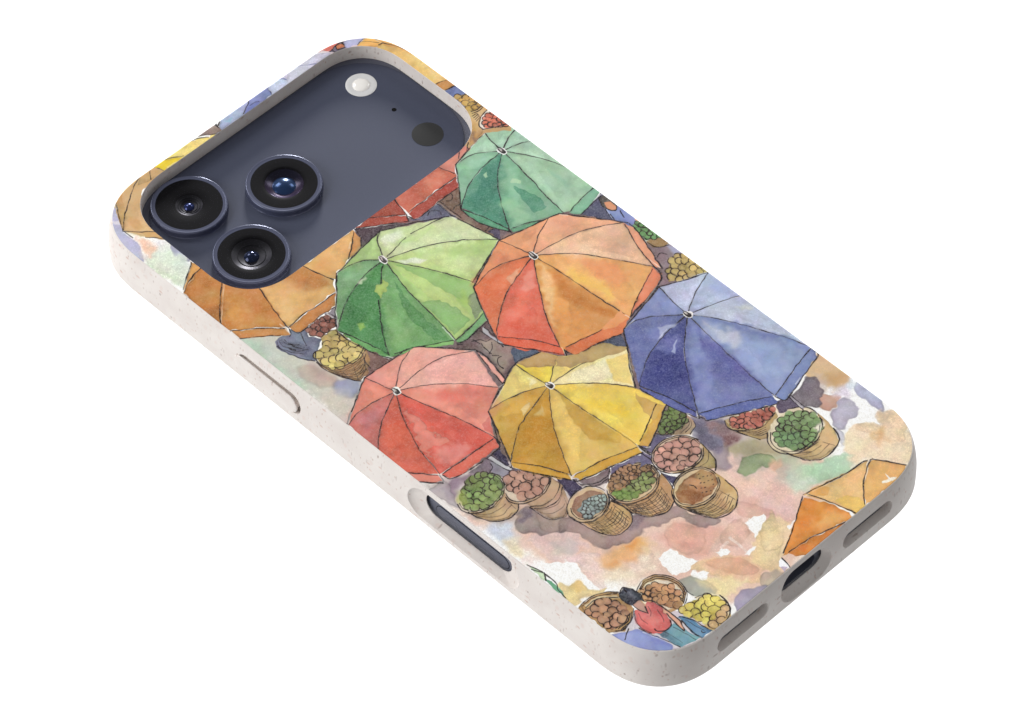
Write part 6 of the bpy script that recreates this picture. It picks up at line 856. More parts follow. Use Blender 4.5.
('i',(246,244,238),[(-3.95,-15.58),(-3.52,-23.55),(-2.9,-30.88),(-2.55,-37.07)],0.2,0.13),
('i',(42,36,38),[(-3.95,-15.58),(-3.52,-23.55),(-2.9,-30.88),(-2.55,-37.07)],0.15,0.95),
('i',(246,244,238),[(-3.95,-15.58),(-7.95,-20.17),(-11.38,-24.98),(-15.93,-33.22)],0.2,0.13),
('i',(42,36,38),[(-3.95,-15.58),(-7.95,-20.17),(-11.38,-24.98),(-15.93,-33.22)],0.15,0.95),
('i',(246,244,238),[(-3.95,-15.58),(-9.01,-17.03),(-13.46,-18.28),(-16.53,-19.84),(-21.45,-23.34)],0.2,0.13),
('i',(42,36,38),[(-3.95,-15.58),(-9.01,-17.03),(-13.46,-18.28),(-16.53,-19.84),(-21.45,-23.34)],0.15,0.95),
('i',(246,244,238),[(-3.95,-15.58),(-7.43,-13.83),(-11.39,-12.58),(-15.7,-12.02)],0.2,0.13),
('i',(42,36,38),[(-3.95,-15.58),(-7.43,-13.83),(-11.39,-12.58),(-15.7,-12.02)],0.15,0.95),
('w',(192,154,94),[(-4.52,-7.68),(0.7,-8.93),(2.18,-11.89),(0.27,-12.98),(-3.76,-9.75)],0.08,0.15,1.0,0.12,0.07,0),
('w',(190,156,100),[(2.26,-11.81),(3.1,-12.8),(5.04,-13.89),(10.4,-15.44),(12.74,-19.36),(11.87,-19.81),(6.99,-17.58),(1.85,-15.44),(0.3,-13.16)],0.08,0.15,1.0,0.12,0.1,0),
('w',(242,232,190),[(1.51,-16.58),(7.8,-18.39),(5.7,-22.85),(1.94,-20.16),(-0.88,-17.34)],0.2,0.08,0.6,0.12,0.07,0),
('w',(240,204,104),[(7.87,-18.72),(11.67,-20.41),(6.85,-26.1),(5.17,-23.37)],0.2,0.05,0.7,0.12,0.07,0),
('w',(206,158,62),[(-3.92,-17.96),(-3.72,-23.35),(-3.2,-33.14),(-4.31,-34.23),(-7.7,-29.67),(-6.86,-24.87)],0.2,0.15,0.7,0.12,0.07,0),
('w',(240,200,50),[(-1.89,-21.54),(2.28,-27.78),(1.13,-31.29),(-1.83,-26.27)],1.0,0,0.6,0.55,0.08000000000000002,1),
('w',(236,206,140),[(-11.7,-15.91),(-9.56,-15.97),(-9.67,-16.89),(-12.03,-17.64)],0.15,0.1,0.8,0.12,0.07,0),
('w',(230,192,110),[(-10.57,-18.58),(-8.01,-18.03),(-9.62,-20.04)],0.15,0.08,0.8,0.12,0.07,0),
('w',(190,130,36),[(-13.91,-18.34),(-9.68,-20.5),(-12.6,-25.8),(-16.99,-21.43)],1.0,0,0.6,0.55,0.08000000000000002,1),
('w',(240,226,170),[(-5.39,-11.79),(-4.76,-13.98),(-6.76,-13.56)],0.3,0,0.8,0.55,0.08000000000000002,1),
('w',(206,164,86),[(4.61,-29.79),(5.92,-28.2),(6.81,-32.4),(7.88,-33.89),(3.39,-36.02),(3.79,-33.12)],0.08,0.1,0.85,0.12,0.07,0),
('w',(226,170,70),[(-1.19,-36.38),(2.27,-34.9),(5.81,-34.31),(7.51,-33.93),(-1.4,-38.46),(-2.33,-37.04)],0.08,0.12,0.9,0.12,0.07,0),
('w',(240,190,60),[(-2.88,-31.41),(1.25,-33.06),(-1.67,-35.9),(-3.58,-33.99)],1.0,0,0.5,0.55,0.08000000000000002,1),
('w',(222,168,60),[(-16.02,-33.62),(-9.51,-34.76),(-2.59,-37.11),(-3.17,-38.49),(-15.64,-35.14)],0.08,0.15,1.0,0.12,0.07,0),
('w',(212,156,54),[(-21.44,-23.51),(-18.39,-27.77),(-15.95,-33.05),(-16.75,-34.03),(-20.25,-28.35),(-21.93,-24.65)],0.08,0.15,1.0,0.12,0.07,0),
('w',(196,140,50),[(-6.84,-25.81),(-4.99,-30.95),(-4.63,-33.76),(-7.09,-30.49)],0.7,0,0.5,0.55,0.08000000000000002,1),
('i',(42,36,38),[(-15.46,-33.7),(-9.51,-34.76),(-2.83,-37.03)],0.167,0.95),
('i',(42,36,38),[(-1.56,-36.42),(2.11,-34.74),(6.68,-32.52)],0.167,0.95),
('i',(42,36,38),[(-21.28,-23.67),(-18.39,-27.77),(-15.99,-32.84)],0.167,0.95),
('i',(42,36,38),[(-15.77,-12.09),(-10.38,-9.95),(-4.62,-7.58),(0.7,-8.93)],0.228,0.95),
('i',(42,36,38),[(-15.83,-12.03),(-17.94,-16.38),(-21.64,-23.72),(-21.98,-25.01),(-16.76,-33.85)],0.228,0.95),
('i',(42,36,38),[(-16.42,-34.03),(-15.64,-35.14),(-9.19,-36.96),(-3.1,-38.55)],0.228,0.95),
('i',(42,36,38),[(-2.42,-36.95),(-1.66,-38.53),(2.97,-36.43),(7.96,-33.81)],0.228,0.95),
('i',(42,36,38),[(13.18,-18.74),(9.57,-23.05),(6.83,-27.12)],0.228,0.95),
('i',(246,244,238),[(-9.92,-9.88),(-14.69,-11.88)],0.2,0.51),
('i',(246,244,238),[(11.73,-20.47),(7.58,-25.79)],0.14,0.36),
('i',(246,244,238),[(-21.85,-24.89),(-21.62,-25.93)],0.17,0.42),
('i',(246,244,238),[(-15.96,-32.63),(-16.51,-34.11)],0.23,0.51),
('i',(246,244,238),[(-2.45,-36.35),(-3.06,-38.19)],0.26,0.51),
('i',(246,244,238),[(-1.24,-38.62),(-1.88,-38.31)],0.23,0.54),
('i',(246,244,238),[(-2.42,-32.38),(-2.31,-35.82)],0.17,0.24),
('i',(42,36,38),[(-2.57,-37.29),(-2.56,-39.91)],0.342,0.95),
('w',(245,243,238),[(-3.79,-16.62),(-4.19,-16.63),(-4.52,-16.38),(-4.69,-15.94),(-4.66,-15.41),(-4.43,-14.95),(-4.07,-14.67),(-3.68,-14.66),(-3.35,-14.91),(-3.18,-15.36),(-3.21,-15.88),(-3.44,-16.35)],0.08,0,1.0,0.12,0.07,0),
('w',(70,62,62),[(-3.85,-16.43),(-4.13,-16.43),(-4.34,-16.2),(-4.4,-15.84),(-4.27,-15.48),(-4.02,-15.26),(-3.73,-15.27),(-3.52,-15.5),(-3.47,-15.86),(-3.59,-16.22)],0.08,0,1.0,0.12,0.07,0),
('w',(190,180,172),[(-3.89,-15.71),(-4.05,-15.62),(-4.12,-15.33),(-4.08,-15.0),(-3.93,-14.82),(-3.78,-14.91),(-3.7,-15.2),(-3.75,-15.53)],0.08,0,1.0,0.12,0.07,0),
('i',(42,36,38),[(-3.88,-14.56),(-3.66,-14.99),(-3.64,-15.81),(-3.75,-16.23),(-4.24,-16.21),(-4.29,-15.49),(-4.14,-14.77)],0.176,0.95),
('w',(238,150,132),[(-24.65,3.15),(-25.54,6.29),(-26.39,9.49),(-20.14,8.96),(-16.09,8.21),(-19.68,6.99),(-22.61,4.87)],0.08,0.16,1.0,0.06,0.095,0),
('w',(242,166,148),[(-24.65,3.15),(-22.61,4.87),(-19.68,6.99),(-16.09,8.21),(-14.82,8.21),(-7.8,-0.02),(-12.95,2.9),(-18.32,3.52),(-22.19,3.2)],0.08,0.16,1.0,0.06,0.095,0),
('w',(244,174,158),[(-24.65,3.15),(-22.19,3.2),(-18.32,3.52),(-12.95,2.9),(-7.8,-0.02),(-10.8,-9.52),(-14.08,-4.95),(-17.7,-1.33),(-21.44,1.36)],0.08,0.16,1.0,0.06,0.095,0),
('w',(234,134,114),[(-24.65,3.15),(-21.44,1.36),(-17.7,-1.33),(-14.08,-4.95),(-10.8,-9.52),(-15.85,-12.01),(-19.48,-17.3),(-20.65,-10.84),(-22.49,-4.62)],0.08,0.16,1.0,0.06,0.095,0),
('w',(226,96,80),[(-24.65,3.15),(-22.49,-4.62),(-20.65,-10.84),(-19.48,-17.3),(-32.37,-16.4),(-30.82,-9.16),(-27.77,-1.93)],0.08,0.16,1.0,0.06,0.095,0),
('w',(222,102,80),[(-24.65,3.15),(-27.77,-1.93),(-30.82,-9.16),(-32.37,-16.4),(-36.17,-12.26),(-38.05,-8.56),(-38.15,-6.43),(-35.65,-3.83),(-32.05,-0.76),(-28.05,1.45)],0.08,0.16,1.0,0.06,0.095,0),
('w',(206,114,104),[(-24.65,3.15),(-28.05,1.45),(-32.05,-0.76),(-35.65,-3.83),(-38.15,-6.43),(-36.29,1.42),(-36.06,3.51),(-33.65,4.2),(-30.53,4.19),(-28.11,3.85)],0.08,0.16,1.0,0.06,0.095,0),
('w',(230,132,110),[(-24.65,3.15),(-28.11,3.85),(-30.53,4.19),(-33.65,4.2),(-36.06,3.51),(-26.39,9.49),(-25.54,6.29)],0.08,0.16,1.0,0.06,0.095,0),
('w',(209,132,116),[(-24.97,5.94),(-25.72,9.1),(-19.41,8.38),(-23.71,7.31)],0.9,0,0.4,0.55,0.08000000000000002,1),
('w',(250,167,147),[(-23.97,4.29),(-22.5,6.24),(-18.7,7.61),(-20.8,5.72)],0.8,0,0.45,0.55,0.08000000000000002,1),
('w',(221,139,122),[(-23.07,6.31),(-22.58,7.3),(-21.49,8.45),(-18.81,7.93),(-20.41,7.21)],0.15,0.12,0.35,0.3,0.1,1),
('w',(212,146,130),[(-20.44,5.05),(-16.05,7.49),(-13.25,4.85),(-16.93,4.96)],0.9,0,0.4,0.55,0.08000000000000002,1),
('w',(250,183,164),[(-22.12,3.34),(-17.46,3.44),(-11.4,1.51),(-16.59,1.9)],0.8,0,0.45,0.55,0.08000000000000002,1),
('w',(225,154,137),[(-17.91,3.9),(-16.71,5.01),(-12.84,4.03),(-10.99,1.78),(-13.77,2.5)],0.15,0.12,0.35,0.3,0.1,1),
('w',(214,153,139),[(-17.23,1.3),(-8.82,-0.4),(-9.92,-4.47),(-13.51,-1.07)],0.9,0,0.4,0.55,0.08000000000000002,1),
('w',(250,192,175),[(-21.59,1.57),(-16.31,-1.47),(-12.5,-6.42),(-17.61,-2.81)],0.8,0,0.45,0.55,0.08000000000000002,1),
('w',(226,161,146),[(-16.14,-0.95),(-13.29,-1.53),(-10.38,-4.23),(-11.65,-6.55),(-13.64,-4.36)],0.15,0.12,0.35,0.3,0.1,1),
('w',(205,117,100),[(-18.81,-2.91),(-11.99,-9.34),(-16.37,-13.51),(-16.78,-7.37)],0.9,0,0.4,0.55,0.08000000000000002,1),
('w',(250,150,128),[(-22.74,-0.18),(-19.66,-6.2),(-19.15,-13.27),(-21.71,-6.8)],0.8,0,0.45,0.55,0.08000000000000002,1),
('w',(217,124,106),[(-19.18,-5.77),(-17.19,-8.24),(-15.82,-12.27),(-18.44,-13.88),(-18.95,-10.58)],0.15,0.12,0.35,0.3,0.1,1),
('w',(198,84,70),[(-22.9,-6.06),(-20.48,-16.23),(-28.37,-15.89),(-23.75,-11.02)],0.9,0,0.4,0.55,0.08000000000000002,1),
('w',(247,109,92),[(-24.91,-0.89),(-25.72,-7.88),(-29.59,-13.62),(-28.02,-6.73)],0.8,0,0.45,0.55,0.08000000000000002,1),
('w',(210,89,74),[(-25.01,-7.93),(-25.12,-11.33),(-25.86,-15.46),(-29.3,-14.63),(-27.76,-11.75)],0.15,0.12,0.35,0.3,0.1,1),
('w',(195,89,70),[(-28.41,-5.27),(-32.32,-14.87),(-34.28,-11.81),(-31.29,-8.49)],0.9,0,0.4,0.55,0.08000000000000002,1),
('w',(243,116,92),[(-26.79,0.2),(-30.68,-4.64),(-35.4,-6.29),(-31.21,-2.07)],0.8,0,0.45,0.55,0.08000000000000002,1),
('w',(206,94,74),[(-30.36,-5.19),(-31.48,-8.82),(-34.52,-10.42),(-35.77,-7.29),(-33.59,-6.16)],0.15,0.12,0.35,0.3,0.1,1),
('w',(181,100,91),[(-30.67,-0.74),(-37.36,-5.4),(-36.61,-1.3),(-33.69,-1.49)],0.9,0,0.4,0.55,0.08000000000000002,1),
('w',(226,128,118),[(-27.16,2.22),(-31.47,0.87),(-34.63,2.18),(-30.46,2.93)],0.8,0,0.45,0.55,0.08000000000000002,1),
('w',(191,106,96),[(-31.59,0.32),(-33.87,-1.27),(-36.24,-1.16),(-35.3,1.67),(-33.66,1.32)],0.15,0.12,0.35,0.3,0.1,1),
('w',(202,116,96),[(-29.37,3.58),(-34.95,3.83),(-30.05,6.93),(-30.62,4.65)],0.9,0,0.4,0.55,0.08000000000000002,1),
('w',(250,147,124),[(-25.97,3.82),(-28.01,5.15),(-27.37,7.77),(-25.91,6.07)],0.8,0,0.45,0.55,0.08000000000000002,1),
('w',(213,122,102),[(-28.55,4.82),(-30.1,5.12),(-30.78,6.25),(-27.97,7.77),(-28.0,6.64)],0.15,0.12,0.35,0.3,0.1,1),
('i',(246,244,238),[(-24.65,3.15),(-25.54,6.29),(-26.39,9.49)],0.2,0.13),
('i',(42,36,38),[(-24.65,3.15),(-25.54,6.29),(-26.39,9.49)],0.15,0.95),
('i',(246,244,238),[(-24.65,3.15),(-22.61,4.87),(-19.68,6.99),(-16.09,8.21)],0.2,0.13),
('i',(42,36,38),[(-24.65,3.15),(-22.61,4.87),(-19.68,6.99),(-16.09,8.21)],0.15,0.95),
('i',(246,244,238),[(-24.65,3.15),(-22.19,3.2),(-18.32,3.52),(-12.95,2.9),(-7.8,-0.02)],0.2,0.13),
('i',(42,36,38),[(-24.65,3.15),(-22.19,3.2),(-18.32,3.52),(-12.95,2.9),(-7.8,-0.02)],0.15,0.95),
('i',(246,244,238),[(-24.65,3.15),(-21.44,1.36),(-17.7,-1.33),(-14.08,-4.95),(-10.8,-9.52)],0.2,0.13),
('i',(42,36,38),[(-24.65,3.15),(-21.44,1.36),(-17.7,-1.33),(-14.08,-4.95),(-10.8,-9.52)],0.15,0.95),
('i',(246,244,238),[(-24.65,3.15),(-22.49,-4.62),(-20.65,-10.84),(-19.48,-17.3)],0.2,0.13),
('i',(42,36,38),[(-24.65,3.15),(-22.49,-4.62),(-20.65,-10.84),(-19.48,-17.3)],0.15,0.95),
('i',(246,244,238),[(-24.65,3.15),(-27.77,-1.93),(-30.82,-9.16),(-32.37,-16.4)],0.2,0.13),
('i',(42,36,38),[(-24.65,3.15),(-27.77,-1.93),(-30.82,-9.16),(-32.37,-16.4)],0.15,0.95),
('i',(246,244,238),[(-24.65,3.15),(-28.05,1.45),(-32.05,-0.76),(-35.65,-3.83),(-38.15,-6.43)],0.2,0.13),
('i',(42,36,38),[(-24.65,3.15),(-28.05,1.45),(-32.05,-0.76),(-35.65,-3.83),(-38.15,-6.43)],0.15,0.95),
('i',(246,244,238),[(-24.65,3.15),(-28.11,3.85),(-30.53,4.19),(-33.65,4.2),(-36.06,3.51)],0.2,0.13),
('i',(42,36,38),[(-24.65,3.15),(-28.11,3.85),(-30.53,4.19),(-33.65,4.2),(-36.06,3.51)],0.15,0.95),
('w',(234,140,120),[(-26.24,-0.35),(-25.77,-3.93),(-26.65,-7.69),(-25.88,-9.73),(-26.0,-11.67),(-27.58,-11.88),(-29.88,-10.61),(-31.59,-13.99),(-29.71,-7.2)],0.08,0.2,0.75,0.4,0.07,0),
('w',(232,110,90),[(-19.12,-2.78),(-16.96,-5.46),(-18.25,-6.77),(-19.6,-4.9)],0.8,0,0.6,0.55,0.08000000000000002,1),
('w',(240,160,146),[(-28.68,-11.8),(-24.3,-16.17),(-30.51,-16.09)],1.0,0,0.5,0.55,0.08000000000000002,1),
('w',(212,84,56),[(-29.88,-0.86),(-27.77,-1.93),(-31.26,-7.18),(-34.46,-6.04)],1.1,0,0.5,0.55,0.08000000000000002,1),
('w',(196,120,124),[(-33.18,3.47),(-30.21,2.06),(-34.04,-0.31)],1.0,0,0.6,0.55,0.08000000000000002,1),
('w',(204,96,90),[(-19.09,-13.69),(-16.75,-12.93),(-19.12,-16.74),(-19.46,-14.86)],0.08,0.1,0.6,0.12,0.07,0),
('w',(228,106,86),[(-32.05,-16.67),(-25.96,-17.06),(-19.69,-17.3),(-20.62,-19.33),(-30.42,-19.21),(-31.91,-18.33)],0.08,0.15,1.0,0.12,0.07,0),
('w',(234,134,116),[(-36.17,-12.26),(-34.28,-14.35),(-32.76,-16.47),(-33.24,-18.17),(-36.44,-14.97)],0.08,0.15,1.0,0.12,0.07,0),
('w',(242,166,150),[(-7.58,-0.61),(-7.34,-3.22),(-8.52,-8.88),(-9.55,-9.52),(-8.71,-5.01)],0.08,0.1,1.0,0.12,0.07,0),
('i',(42,36,38),[(-31.9,-16.72),(-25.96,-17.06),(-20.04,-17.26)],0.167,0.95),
('i',(42,36,38),[(-36.17,-12.26),(-34.33,-14.4),(-32.8,-16.43)],0.167,0.95),
('i',(42,36,38),[(-7.78,-1.31),(-8.71,-5.01),(-9.55,-9.31)],0.167,0.95),
('i',(42,36,38),[(-26.39,9.49),(-31.69,6.43),(-36.14,3.84)],0.228,0.95),
('i',(42,36,38),[(-26.39,9.49),(-20.14,8.96),(-15.22,8.45),(-10.53,3.34),(-7.49,-0.11)],0.228,0.95),
('i',(42,36,38),[(-7.49,-0.11),(-7.21,-3.09),(-8.52,-8.88)],0.228,0.95),
('i',(42,36,38),[(-8.65,-9.01),(-14.1,-11.28)],0.228,0.95),
('i',(42,36,38),[(-32.15,-16.98),(-31.51,-18.73),(-26.81,-19.53),(-20.84,-19.63),(-19.72,-17.94)],0.228,0.95),
('i',(42,36,38),[(-36.24,-15.17),(-34.54,-17.02),(-33.29,-18.22),(-32.6,-16.63)],0.228,0.95),
('i',(42,36,38),[(-15.98,-12.14),(-17.59,-15.18),(-19.52,-18.14)],0.228,0.95),
('i',(246,244,238),[(-35.96,3.91),(-33.78,5.21)],0.2,0.54),
('i',(246,244,238),[(-32.5,-16.13),(-33.18,-18.23)],0.23,0.51),
('i',(246,244,238),[(-9.07,1.14),(-7.6,-0.22)],0.17,0.42),
('i',(246,244,238),[(-10.75,-9.52),(-9.5,-9.46)],0.17,0.48),
('i',(246,244,238),[(-19.71,-15.12),(-19.66,-17.48)],0.17,0.36),
('i',(246,244,238),[(-31.28,-11.25),(-32.37,-16.0)],0.17,0.3),
('i',(42,36,38),[(-19.51,-17.12),(-19.62,-18.8)],0.342,0.95),
('w',(245,243,238),[(-24.49,2.06),(-24.88,2.04),(-25.21,2.29),(-25.38,2.74),(-25.36,3.27),(-25.14,3.74),(-24.79,4.02),(-24.4,4.04),(-24.07,3.79),(-23.9,3.34),(-23.92,2.81),(-24.14,2.34)],0.08,0,1.0,0.12,0.07,0),
('w',(70,62,62),[(-24.54,2.24),(-24.83,2.25),(-25.04,2.48),(-25.09,2.84),(-24.97,3.2),(-24.72,3.42),(-24.44,3.42),(-24.23,3.19),(-24.18,2.82),(-24.3,2.46)],0.08,0,1.0,0.12,0.07,0),
('w',(190,180,172),[(-24.6,2.98),(-24.75,3.06),(-24.83,3.36),(-24.79,3.69),(-24.65,3.87),(-24.49,3.78),(-24.41,3.49),(-24.46,3.15)],0.08,0,1.0,0.12,0.07,0),
('i',(42,36,38),[(-24.6,4.13),(-24.37,3.71),(-24.34,2.87),(-24.45,2.45),(-24.94,2.47),(-24.99,3.19),(-24.85,3.92)],0.176,0.95),
('w',(240,188,120),[(10.13,-65.52),(15.8,-66.65),(24.19,-68.44),(20.63,-70.86),(16.24,-75.03),(13.71,-75.0),(12.19,-69.98)],0.08,0.18,1.0,0.12,0.1,0),
('w',(238,178,104),[(25.05,-68.79),(28.27,-74.19),(25.49,-75.2),(16.4,-75.18),(19.5,-71.75),(23.18,-69.36)],0.08,0.18,1.0,0.12,0.1,0),
('w',(236,146,62),[(9.71,-65.9),(11.8,-69.59),(13.16,-74.2),(12.18,-75.47),(6.74,-73.51),(3.23,-72.99),(-1.0,-72.7),(-2.25,-72.44)],0.08,0.18,1.0,0.12,0.12,0),
('w',(230,136,58),[(-1.11,-72.69),(3.11,-73.1),(7.78,-74.06),(11.38,-75.26),(10.39,-76.17),(1.65,-76.34),(-0.82,-74.12)],0.08,0.18,1.0,0.12,0.1,0),
('w',(242,200,80),[(13.24,-70.53),(15.86,-71.14),(16.79,-73.32),(16.4,-75.18),(13.71,-75.0)],0.2,0.15,0.55,0.12,0.07,0),
('w',(236,160,70),[(11.19,-65.98),(14.14,-66.66),(14.64,-67.91),(13.3,-68.58),(11.53,-67.56)],0.08,0.1,0.55,0.12,0.07,0),
('w',(248,236,214),[(24.17,-72.63),(24.23,-73.7),(25.36,-74.57),(24.76,-74.73),(22.3,-73.94),(22.55,-73.53),(23.67,-73.64)],0.08,0.05,1.0,0.12,0.07,0),
('w',(240,174,104),[(8.02,-70.81),(11.94,-71.73),(12.21,-74.5),(7.65,-73.43),(6.27,-72.05)],0.6,0,0.6,0.55,0.08000000000000002,1),
('w',(226,126,44),[(9.04,-66.84),(11.27,-68.56),(9.19,-70.49),(6.32,-70.12),(3.28,-71.05)],0.9,0,0.5,0.55,0.08000000000000002,1),
('w',(226,112,50),[(0.84,-72.57),(2.72,-73.46),(0.72,-74.57)],0.5,0,0.5,0.55,0.08000000000000002,1),
('i',(42,36,38),[(10.24,-65.53),(13.62,-66.39),(18.89,-67.61),(23.05,-67.96),(24.01,-68.41)],0.228,0.95),
('i',(42,36,38),[(9.88,-65.67),(7.41,-67.21),(2.3,-70.07),(-1.82,-72.03)],0.228,0.95),
('i',(42,36,38),[(24.69,-68.74),(22.45,-69.65),(19.72,-71.47),(16.41,-74.79)],0.228,0.95),
('i',(42,36,38),[(25.0,-68.84),(26.56,-71.21),(28.26,-74.02)],0.228,0.95),
('i',(42,36,38),[(10.86,-65.9),(12.32,-69.86),(13.84,-74.88)],0.176,0.95),
('i',(42,36,38),[(-1.01,-72.6),(3.23,-72.99),(7.13,-73.9),(11.1,-75.14)],0.176,0.95),
('i',(246,244,238),[(9.95,-65.99),(11.06,-66.1)],0.23,0.42),
('i',(246,244,238),[(24.18,-68.83),(25.5,-69.14)],0.17,0.42),
('i',(246,244,238),[(12.04,-66.32),(19.41,-67.88)],0.17,0.3),
('i',(246,244,238),[(23.45,-69.12),(20.97,-70.7)],0.14,0.3),
('w',(250,248,246),[(-3.4,-72.67),(-2.61,-72.67),(-3.16,-74.87),(-4.39,-74.81),(-4.57,-73.47)],0.08,0,1.0,0.12,0.07,0),
('i',(42,36,38),[(-2.76,-72.68),(-3.28,-74.98)],0.258,0.95),
('w',(196,178,196),[(-4.61,-73.81),(-3.47,-74.56),(-4.8,-75.19)],0.08,0.05,1.0,0.12,0.07,0),
('w',(196,220,180),[(-35.86,-41.76),(-34.89,-45.27),(-35.92,-46.68),(-36.21,-45.42)],0.08,0.1,1.0,0.12,0.07,0),
('w',(110,172,132),[(-35.62,-46.0),(-34.94,-47.65),(-35.34,-49.21),(-36.12,-52.31),(-36.31,-50.18)],0.08,0.1,1.0,0.12,0.07,0),
('i',(42,36,38),[(-35.86,-41.95),(-35.32,-43.37),(-34.96,-44.95)],0.158,0.95),
('i',(42,36,38),[(-35.96,-43.22),(-35.08,-45.08)],0.158,0.95),
('i',(42,36,38),[(-34.89,-45.27),(-35.82,-46.78)],0.176,0.95),
('i',(42,36,38),[(-34.97,-45.43),(-34.82,-47.53),(-35.19,-48.87),(-35.83,-49.69),(-36.12,-51.92)],0.182,0.95),
('w',(206,196,200),[(-35.35,-62.14),(-29.33,-62.37),(-24.16,-68.01),(-22.51,-73.99),(-25.92,-75.37),(-31.67,-72.97),(-36.04,-68.14)],0.08,0,1.0,0.12,0.07,0),
('w',(196,152,96),[(-36.25,-54.98),(-33.63,-54.7),(-30.95,-55.53),(-28.65,-57.49),(-29.48,-61.74),(-30.02,-62.65),(-33.85,-64.11),(-36.15,-62.54),(-36.4,-58.2)],0.08,0.2,1.0,0.12,0.12,0),
('w',(226,204,160),[(-34.99,-55.27),(-32.1,-55.5),(-29.33,-57.78),(-29.36,-58.96),(-31.64,-56.2),(-34.85,-55.9)],0.08,0.1,1.0,0.12,0.07,0),
('f',(210,156,119),[(-35.53,-56.19),(-33.46,-56.07),(-31.76,-56.32),(-30.12,-58.93),(-30.57,-61.86),(-32.83,-62.73),(-35.4,-62.57),(-35.68,-59.41)],1.08,0.75,0.14,(168,122,89)),
('i',(42,36,38),[(-35.87,-54.98),(-33.63,-54.7),(-30.95,-55.53),(-28.65,-57.49)],0.198,0.95),
('i',(42,36,38),[(-35.53,-55.23),(-33.24,-55.09),(-31.08,-56.03),(-29.09,-57.54)],0.15,0.95),
('i',(42,36,38),[(-35.16,-55.83),(-33.15,-55.76),(-31.25,-56.59),(-29.51,-58.33)],0.132,0.95),
('i',(42,36,38),[(-29.38,-61.84),(-30.94,-63.17),(-33.61,-63.87),(-35.13,-63.07)],0.182,0.95),
('i',(42,36,38),[(-30.5,-62.17),(-32.01,-63.07),(-34.38,-63.1)],0.158,0.95),
('i',(42,36,38),[(-31.03,-62.12),(-32.64,-62.92),(-34.77,-62.72)],0.141,0.95),
('i',(42,36,38),[(-30.06,-62.12),(-31.72,-63.36),(-34.12,-63.61)],0.141,0.95),
('w',(206,164,110),[(-21.14,-66.88),(-22.18,-67.45),(-23.34,-67.68),(-24.52,-67.56),(-25.63,-67.09),(-26.58,-66.31),(-27.29,-65.29),(-27.72,-64.11),(-27.82,-62.85),(-27.58,-61.64),(-27.02,-60.55),(-26.19,-59.68),(-25.16,-59.1),(-24.0,-58.86),(-22.82,-58.98),(-21.7,-59.45),(-20.74,-60.23),(-20.02,-61.26),(-19.59,-62.45),(-19.5,-63.71),(-19.75,-64.93),(-20.31,-66.01)],0.08,0.15,1.0,0.12,0.12,0),
('w',(234,220,190),[(-21.74,-66.32),(-22.59,-66.78),(-23.55,-66.96),(-24.53,-66.84),(-25.46,-66.43),(-26.26,-65.76),(-26.87,-64.89),(-27.24,-63.89),(-27.33,-62.84),(-27.15,-61.82),(-26.71,-60.91),(-26.03,-60.2),(-25.18,-59.73),(-24.22,-59.55),(-23.24,-59.67),(-22.3,-60.08),(-21.5,-60.74),(-20.88,-61.62),(-20.52,-62.62),(-20.42,-63.68),(-20.61,-64.7),(-21.06,-65.61)],0.08,0.1,1.0,0.12,0.07,0),
('f',(213,156,109),[(-25.71,-60.18),(-24.36,-59.82),(-22.31,-60.9),(-20.93,-63.0),(-21.2,-65.16),(-22.14,-66.64),(-24.3,-67.39),(-25.64,-64.12),(-26.89,-61.9)],0.92,0.75,0.12,(172,122,80)),
('i',(42,36,38),[(-26.26,-59.59),(-25.55,-59.15),(-24.77,-58.86),(-23.95,-58.74),(-23.12,-58.79),(-22.31,-59.0),(-21.54,-59.38),(-20.86,-59.91),(-20.29,-60.56),(-19.84,-61.32),(-19.53,-62.14),(-19.38,-63.01),(-19.39,-63.89),(-19.57,-64.75),(-19.89,-65.55),(-20.36,-66.26),(-20.95,-66.86),(-21.64,-67.33),(-22.41,-67.64)],0.176,0.95),
('i',(42,36,38),[(-25.54,-59.53),(-24.88,-59.27),(-24.18,-59.14),(-23.47,-59.14),(-22.77,-59.28),(-22.1,-59.55),(-21.48,-59.94),(-20.93,-60.43),(-20.47,-61.03),(-20.11,-61.69),(-19.88,-62.41),(-19.76,-63.16),(-19.77,-63.91),(-19.91,-64.64),(-20.17,-65.33),(-20.55,-65.96),(-21.03,-66.49),(-21.59,-66.93),(-22.22,-67.25)],0.176,0.95),
('i',(42,36,38),[(-25.51,-59.8),(-24.85,-59.55),(-24.15,-59.44),(-23.43,-59.49),(-22.73,-59.68),(-22.07,-60.01),(-21.47,-60.47),(-20.97,-61.04),(-20.57,-61.7),(-20.3,-62.42),(-20.17,-63.18),(-20.17,-63.94),(-20.32,-64.68),(-20.59,-65.37),(-20.99,-65.98),(-21.5,-66.48),(-22.1,-66.86)],0.176,0.95),
('i',(42,36,38),[(-19.77,-65.13),(-20.03,-66.32),(-19.82,-67.26)],0.176,0.95),
('w',(222,186,120),[(-23.28,-73.22),(-20.56,-74.01),(-17.97,-74.19),(-19.31,-76.22),(-23.49,-74.93)],0.08,0.1,1.0,0.12,0.07,0),
('w',(238,222,180),[(-20.0,-67.81),(-17.19,-68.92),(-15.93,-71.88),(-17.89,-74.27),(-20.86,-74.68),(-22.75,-74.22)],0.08,0.1,1.0,0.12,0.07,0),
('f',(238,212,101),[(-24.36,-68.78),(-22.5,-67.74),(-20.54,-68.33),(-17.44,-69.16),(-16.77,-70.79),(-17.36,-72.86),(-19.13,-73.03),(-22.02,-73.52),(-22.93,-72.13)],1.12,0.75,0.12,(190,168,72)),
('f',(236,193,133),[(-22.02,-73.52),(-19.13,-73.03),(-17.27,-72.96),(-19.34,-74.74),(-22.05,-74.68)],1.04,0.75,0.1,(189,151,99)),
